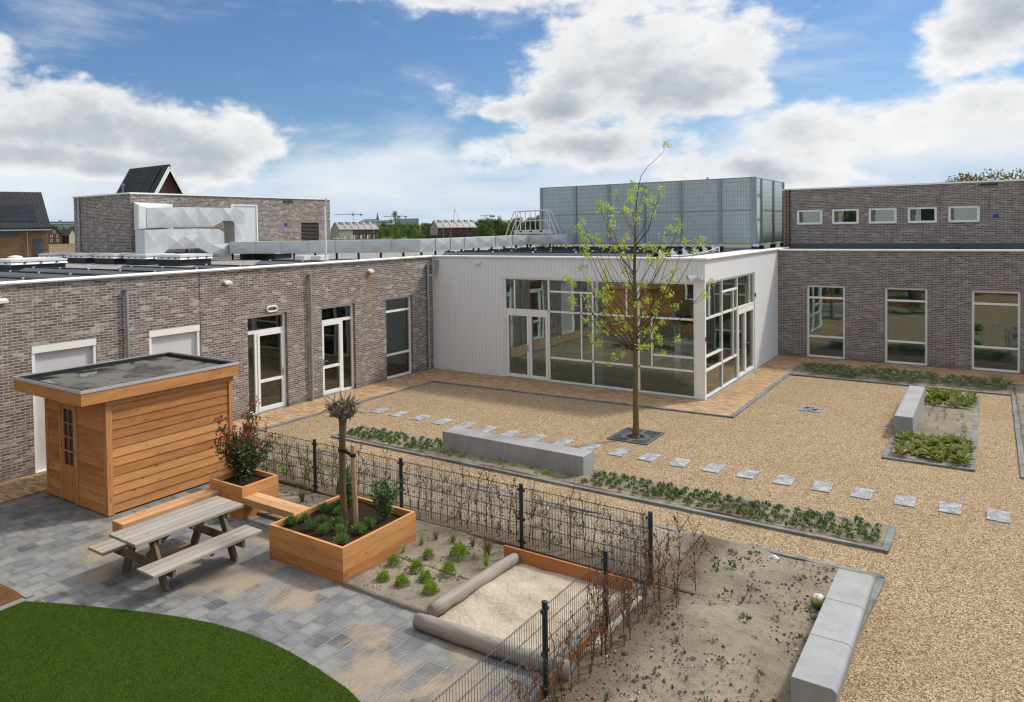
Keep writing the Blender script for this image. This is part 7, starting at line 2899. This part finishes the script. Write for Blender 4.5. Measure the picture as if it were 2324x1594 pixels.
    e2 = (-right * .90 - vd * .43).normalized()
    fr = Frame((-445.6, 215.8), tuple(e1), tuple(e2))
    gable_house(fr, 'far_house', 'far dark brick house with a steep roof and white windows at the left', 13, 11.0, 5.0, 11.4, 'brick_maroon', 'brick_maroon', 0,
                [('g', 2.2, 3.6, 1.2, 2.8, 'w'), ('g', 2.6, 3.8, 4.0, 5.6, 'w'), ('g', 4.4, 5.6, 6.6, 8.2, 'w'), ('g', 6.0, 7.4, 4.0, 5.6, 'w'), ('g', 6.0, 7.4, 1.2, 2.8, 'w')], 'far houses at the left', 1, z0=-1)
    e1 = (-right * .74 + vd * .67).normalized()
    e2 = (right * .67 + vd * .74).normalized()
    fr = Frame((-443.9, 218.9), tuple(e1), tuple(e2))
    gable_house(fr, 'far_house', 'far cream-gabled house with a grey roof right of the steep-roofed one', 7, 6.5, 4.9, 8.9, 'brick_maroon', 'brick_cream', 0, [], 'far houses at the left', 0, z0=-1)
    fr = Frame((-447.8, 209.6), tuple(e1), tuple(e2))
    gable_house(fr, 'far_house', 'far low dark-roofed house left of the steep-roofed one', 12, 7.5, 3.6, 8.0, 'brick_maroon', 'brick_maroon', 0, [], 'far houses at the left', 0, z0=-1)
    # slab block far behind
    t = thing('slab_block', 'long grey apartment slab on the horizon at the left', 'apartment block', (-785, 387, 0))
    fr = Frame((-797, 363), (.455, .89), (-.89, .455))
    m = MB()
    fr.box(m, 0, 48, 0, 12, 0, 19.6)
    m.build('wall', 'far_glass', t)
    m = MB()
    for k in range(6):
        fr.box(m, 0, 48, -.8, -.02, 2.5 + k * 3.0, 3.4 + k * 3.0)
    fr.box(m, 0, 48, -.8, 12, 19.62, 20.2)
    m.build('balcony_band', 'far_white', t)
    m = MB()
    fr.box(m, 27, 30, 2, 6, 20.22, 21.6)
    m.build('lift_house', 'far_glass', t)
    # church
    t = thing('church', 'dark church tower with a needle spire on the horizon', 'church', (-701, 811, 0))
    m = MB()
    c = Vector((-701.0, 811.2))
    m.tube([(c.x, c.y, 0), (c.x, c.y, 17.5)], 3.1, 4)
    m.build('tower', 'spire_hazed', t)
    m = MB()
    m.tube([(c.x, c.y, 17.52), (c.x, c.y, 22.8), (c.x, c.y, 32.0)], [3.0, 1.75, 0.05], 8)
    for k in range(4):
        a = k * math.pi / 2 + .4
        m.tube([(c.x + 2.2 * math.cos(a), c.y + 2.2 * math.sin(a), 17.5), (c.x + 2.2 * math.cos(a), c.y + 2.2 * math.sin(a), 21.0)], [.7, .03], 6)
    m.build('spire', 'spire_hazed', t)
    # offices
    for (nm, p0, L, h, lb) in (('office_building', (-652, 720), 42, 19.0, 'long pale flat office building on the horizon behind the church'),
                               ('office_building', (-616, 752), 28, 20.0, 'pale upright-striped office building on the horizon among the trees')):
        vd = Vector((p0[0] - CAM_POS.x, p0[1] - CAM_POS.y)).normalized()
        e1 = Vector((vd.y, -vd.x))
        t = thing(nm, lb, 'office', (p0[0], p0[1], 0), 'far offices')
        fr = Frame(p0, tuple(e1), tuple(vd))
        m = MB()
        fr.box(m, 0, L, 0, 14, 0, h - .8)
        if L > 40:
            fr.box(m, 4, 22, 2, 12, h - .78, h + 1.0)
        m.build('wall', 'far_glass', t)
        m = MB()
        if L > 40:
            for k in range(4):
                fr.box(m, -.2, L + .2, -.5, -.02, 4 + k * 4.2, 6 + k * 4.2)
        else:
            for k in range(15):
                fr.box(m, k * 2, k * 2 + .8, -.5, -.02, 4, h - .8)
            fr.box(m, -.2, L, -.6, 14, h - .78, h + .3)
        m.build('facade_band', 'far_white', t)

    # tower cranes
    def crane(lb, base, zt, jib_l, jib_r, apex):
        t = thing('tower_crane', lb, 'crane', (base[0], base[1], 0), 'tower cranes on the horizon')
        vd = Vector((base[0] - CAM_POS.x, base[1] - CAM_POS.y)).normalized()
        rr = Vector((vd.y, -vd.x))
        b = Vector(base)
        m = MB()
        w = .7
        for sx in (-1, 1):
            for sy in (-1, 1):
                q = b + rr * (w * sx) + vd * (w * sy)
                m.tube([(q.x, q.y, 0), (q.x, q.y, zt)], .12, 4)
        n = int(zt / 1.5)
        for k in range(n):
            s = 1 if k % 2 else -1
            q0, q1 = b + rr * (w * s), b - rr * (w * s)
            m.tube([(q0.x, q0.y, k * 1.5), (q1.x, q1.y, k * 1.5 + 1.5)], .08, 4)
        m.build('mast', 'crane_paint', t)
        m = MB()
        p0, p1 = b - rr * jib_l, b + rr * jib_r
        m.tube([(p0.x, p0.y, zt + .3), (p1.x, p1.y, zt + .3)], .18, 4)
        m.tube([(p0.x, p0.y, zt + .4), (b.x, b.y, zt + 1.5), (p1.x, p1.y, zt + .4)], .10, 4)
        nn = int((jib_l + jib_r) / 1.6)
        for k in range(nn):
            q0, q1 = p0.lerp(p1, k / nn), p0.lerp(p1, (k + 1) / nn)
            m.tube([(q0.x, q0.y, zt + .3), (q1.x, q1.y, zt + .9)], .07, 4)
        m.build('jib', 'crane_paint', t)
        if apex:
            m = MB()
            m.tube([(b.x, b.y, zt), (b.x, b.y, zt + apex)], .35, 4)
            m.build('apex', 'crane_paint', t)
        m = MB()
        q = p1 - rr * 1.0
        m.box(q.x - 1, q.y - 1, zt - 1.0, q.x + 1, q.y + 1, zt + .25)
        q = b - rr * .9
        m.box(q.x - .8, q.y - .8, zt - .9, q.x + .8, q.y + .8, zt + .7)
        m.build('counterweight', 'car_black', t)
    crane('tower crane with a long level jib above the left terrace', (-591.8, 640.7), 24.2, 23, 10, 3.2)
    crane('tower crane with a level jib right of the church, partly behind the slender tree', (-550.1, 676.7), 21.0, 20, 8, 0)
    crane('thin pale crane jib over the trees right of the second terrace', (-408.0, 655.6), 18.4, 12, 3, 0)
    t = thing('mobile_crane', 'thin crane with a raised bent boom over the second terrace', 'crane', (-441, 633.6, 0))
    m = MB()
    m.tube([(-443.5, 632.2, 0), (-440.6, 634.1, 26.6)], .22, 5)
    m.build('boom', 'crane_paint', t)
    m = MB()
    m.tube([(-440.6, 634.1, 26.6), (-437.0, 636.4, 15)], .10, 4)
    m.build('fly_jib', 'crane_paint', t)

    # vehicles by the terraces
    def vehicle(nm, lb, cat, p, L, w, h, mat, van, ang):
        t = thing(nm, lb, cat, (p[0], p[1], p[2]))
        e1 = Vector((math.cos(ang), math.sin(ang)))
        fr = Frame((p[0], p[1]), tuple(e1), (-e1.y, e1.x))
        z = p[2]
        m = MB()
        if van:
            prof = [(0, .35), (L, .35), (L, h), (1.5, h), (.75, h * .62), (0, h * .5)]
        else:
            prof = [(0, .3), (L, .3), (L, h * .62), (L * .88, h * .68), (L * .76, h), (L * .42, h), (L * .26, h * .66), (0, h * .55)]
        n = len(prof)
        vs = [fr.p(u, 0, z + q) for u, q in prof] + [fr.p(u, w, z + q) for u, q in prof]
        m.add(vs, [tuple(range(n)), tuple(reversed(range(n, 2 * n)))] + [((i + 1) % n, i, n + i, n + (i + 1) % n) for i in range(n)])
        m.build('body', mat, t)
        for u in (L * .2, L * .8):
            m = MB()
            for v in (-.02, w - .2):
                a, b = fr.p(u, v, z + .33), fr.p(u, v + .22, z + .33)
                m.tube([a, b], .33, 12)
            m.build('wheel', 'tyre', t)
        m = MB()
        if van:
            fr.box(m, .85, 1.9, -.02, -.005, z + h * .6, z + h * .88)
            fr.box(m, 2.1, L - .4, -.02, -.005, z + h * .64, z + h * .86)
        else:
            fr.box(m, L * .34, L * .76, -.02, -.005, z + h * .68, z + h * .92)
        m.build('side_window', 'dark_pane', t)
    va = math.atan2(.69, .72)
    vehicle('parked_van', 'white van parked before the cream end of the left terrace', 'van', (-289.5, 293.6, 0.0), 5.3, 2.0, 2.3, 'car_white', True, va)
    vehicle('parked_car', 'pale green car on the meadow between the terraces', 'car', (-266.5, 314.4, 0.0), 4.2, 1.8, 1.5, 'car_green', False, va)
    vehicle('parked_car', 'left dark car parked by the cream gable of the right terrace', 'car', (-255.0, 336.3, 0.2), 2.9, 1.8, 1.5, 'car_black', False, math.atan2(.6, .8))
    vehicle('parked_car', 'right dark car parked by the cream gable of the right terrace', 'car', (-252.3, 338.3, 0.2), 2.9, 1.8, 1.5, 'car_black', False, math.atan2(.6, .8))
    # street lamps
    for (x, y, h, lb) in ((-266.8, 303.2, 5.5, 'thin street lamp right of the left terrace'), (-232.0, 330.5, 6.0, 'thin street lamp before the trees, left of the right terrace'), (-247.6, 344.6, 7.0, 'thin street lamp before the right terrace')):
        t = thing('street_lamp', lb, 'street lamp', (x, y, 0), 'far street lamps')
        MB().tube([(x, y, 0), (x, y, h)], .07, 6).build('pole', 'galvanised', t)
        MB().box(x - .3, y - .2, h, x + .3, y + .2, h + .18).build('lamp_head', 'white_metal', t)
    # pole on horizon
    # hedges on the meadow
    m = MB()
    for (a, b, h) in (((-266, 333), (-215, 376), 1.7), ((-190, 366), (-150, 392), 1.6)):
        a, b = Vector(a), Vector(b)
        n = int((b - a).length / .12)
        P = np.array([tuple(a.lerp(b, k / n)) + (0,) for k in range(n)])
        P = np.repeat(P, 5, 0)
        P = P + RNG.normal(size=P.shape) * (0.4, 0.4, 0)
        P[:, 2] = RNG.random(len(P)) * h
        add_leaves(m, P, rnd_dirs(len(P)), rnd_dirs(len(P)), 0.6, 0.45)
    o = m.build('clipped_hedge', 'far_leaf_c')
    tag(o, 'low dark clipped hedge across the meadow before the wood', 'hedge')


build_far()


def make_tree(name, leafm, h, spread, seed, nleaf=900, size=0.55, trunkm='bark', open_=0.0, low=0.12):
    """tapered trunk with limbs; crown of leaf clumps set on the limbs"""
    rg = random.Random(seed)
    r2 = np.random.default_rng(seed)
    t = thing(name, '', 'tree', (0, 0, 0))
    m, lf = MB(), MB()
    m.tube([(0, 0, -.5), (0, 0, h * .3), (rg.uniform(-.2, .2), rg.uniform(-.2, .2), h * .62), (rg.uniform(-.3, .3), rg.uniform(-.3, .3), h * .93)], [h * .020, h * .015, h * .010, h * .003], 7)
    nb = 20
    ends = []
    for k in range(nb):
        f = low + (1 - low) * (k + rg.random()) / nb
        a = k * 2.4 + rg.uniform(-.4, .4)
        prof = math.sin(math.pi * min(1, (f - low) / (1 - low) * .82 + .18)) ** .7
        r = spread * prof * rg.uniform(.55, 1.1)
        z0, z1 = h * f * .80, h * min(1.0, f * rg.uniform(.92, 1.06))
        e = Vector((math.cos(a) * r, math.sin(a) * r, z1))
        s = Vector((0, 0, z0))
        m.tube([s, s.lerp(e, .5) + Vector((0, 0, h * .02)), e], [h * .006, h * .004, h * .001], 4, caps=False)
        ends.append((s, e))
    m.build('trunk', trunkm, t)
    per = max(8, int(nleaf / (nb * 3)))
    for s, e in ends:
        for j in range(3):
            c = s.lerp(e, (.5, .8, 1.0)[j])
            rr = spread * rg.uniform(.16, .36)
            n = int(per * rg.uniform(.5, 1.4))
            d = rnd_dirs(n, r2)
            P = np.array(c) + d * (rr * r2.random((n, 1)) ** .45) * (1, 1, .8)
            add_leaves(lf, P, d + rnd_dirs(n, r2) * .8, rnd_dirs(n, r2), size * r2.uniform(.6, 1.3, n), size * .62 * r2.uniform(.7, 1.2, n))
    lf.build('crown', leafm, t)
    return t


def build_trees():
    rg = random.Random(17)
    kinds = [make_tree('broadleaf_tree', 'far_leaf_a', 10.0, 4.0, 301, 1700, .60, low=.08), make_tree('broadleaf_tree', 'far_leaf_b', 10.0, 3.6, 302, 1500, .58, low=.06),
             make_tree('broadleaf_tree', 'far_leaf_c', 10.0, 3.6, 303, 1700, .60, low=.08), make_tree('broadleaf_tree', 'far_leaf_b', 10.0, 3.0, 304, 1000, .52, low=.08)]
    labs = ['mid green bushy tree in the far wood behind the terraces', 'light yellow-green tree in the far wood behind the terraces', 'dark green tree in the far wood behind the terraces', 'pale airy tree in the far wood behind the terraces']
    used = [False] * 4

    def put(k, x, y, s, lab, grp):
        t = kinds[k] if not used[k] else copy_tree(kinds[k])
        used[k] = True
        t.location = (x, y, 0)
        t.scale = (s * rg.uniform(.9, 1.25), s * rg.uniform(.9, 1.25), s)
        t.rotation_euler = (0, 0, rg.uniform(0, 6.28))
        tag(t, lab, 'tree', grp)

    def at(azd, dist):
        a = R(azd)
        return CAM_POS.x + math.sin(a) * dist, CAM_POS.y + math.cos(a) * dist
    # wood from the left terrace to behind the screen
    for i in range(66):
        azd = -41.6 + 15.0 * (i + rg.random()) / 66
        d = rg.uniform(500, 640)
        if -37.3 < azd < -33.0 and d < 545:
            d += 60
        x, y = at(azd, d)
        h = {True: 11.5, False: 10.2}[azd > -33] * rg.uniform(.80, 1.18)
        k = rg.choices([0, 1, 2, 3], [4, 4, 2, 3] if azd < -34 else [4, 2, 4, 2])[0]
        put(k, x, y, h / 10.0, labs[k], 'trees of the far wood')
    for i in range(26):
        azd = -33.0 + 6.5 * (i + rg.random()) / 26
        x, y = at(azd, rg.uniform(430, 500))
        h = 10.5 * rg.uniform(.7, 1.2)
        k = rg.choice([0, 2, 0, 1])
        put(k, x, y, h / 10.0, labs[k], 'trees of the far wood')
    # shrubby edge of the wood
    for i in range(34):
        azd = -41.2 + 14.6 * (i + rg.random()) / 34
        if -37.6 < azd < -32.6:
            continue
        x, y = at(azd, rg.uniform(440, 485))
        k = rg.choice([0, 1, 3])
        put(k, x, y, rg.uniform(.38, .62), 'low shrubby tree at the edge of the far wood', 'shrubby trees at the wood edge')
    # trees behind the left houses
    for i in range(12):
        azd = -63.4 + 3.6 * (i + rg.random()) / 12
        x, y = at(azd, rg.uniform(560, 640))
        k = rg.choice([0, 1, 1])
        put(k, x, y, rg.uniform(.9, 1.25), 'rounded tree behind the far dark houses at the left', 'trees behind the far dark houses')
    x, y = at(-60.35, 330)
    put(1, x, y, .55, 'thin young tree at the left corner of the rooftop block', 'young trees left')
    # slender poplar-like tree in the meadow
    t = make_tree('slender_tree', 'far_leaf_b', 13.0, 2.6, 330, 2200, .34, low=.05)
    t.location = (-173.7, 209.5, 0.4)
    tag(t, 'tall slender half-bare tree standing alone on the meadow between the terraces', 'tree')
    # trees behind the right wing
    for i, (x, y, s, lb) in enumerate(((14.6, 57.6, 1.0, 'olive treetop over the roof at the right, left of the pair'), (18.6, 57.6, 1.0, 'olive treetop over the roof at the right edge, right of the pair'))):
        t = make_tree('olive_tree', 'far_leaf_d', 8.95, 3.9, 340 + i, 11000, .24, low=.35)
        t.location = (x, y, 0)
        tag(t, lb, 'tree', 'treetops over the right roof')


build_trees()
bpy.context.view_layer.update()
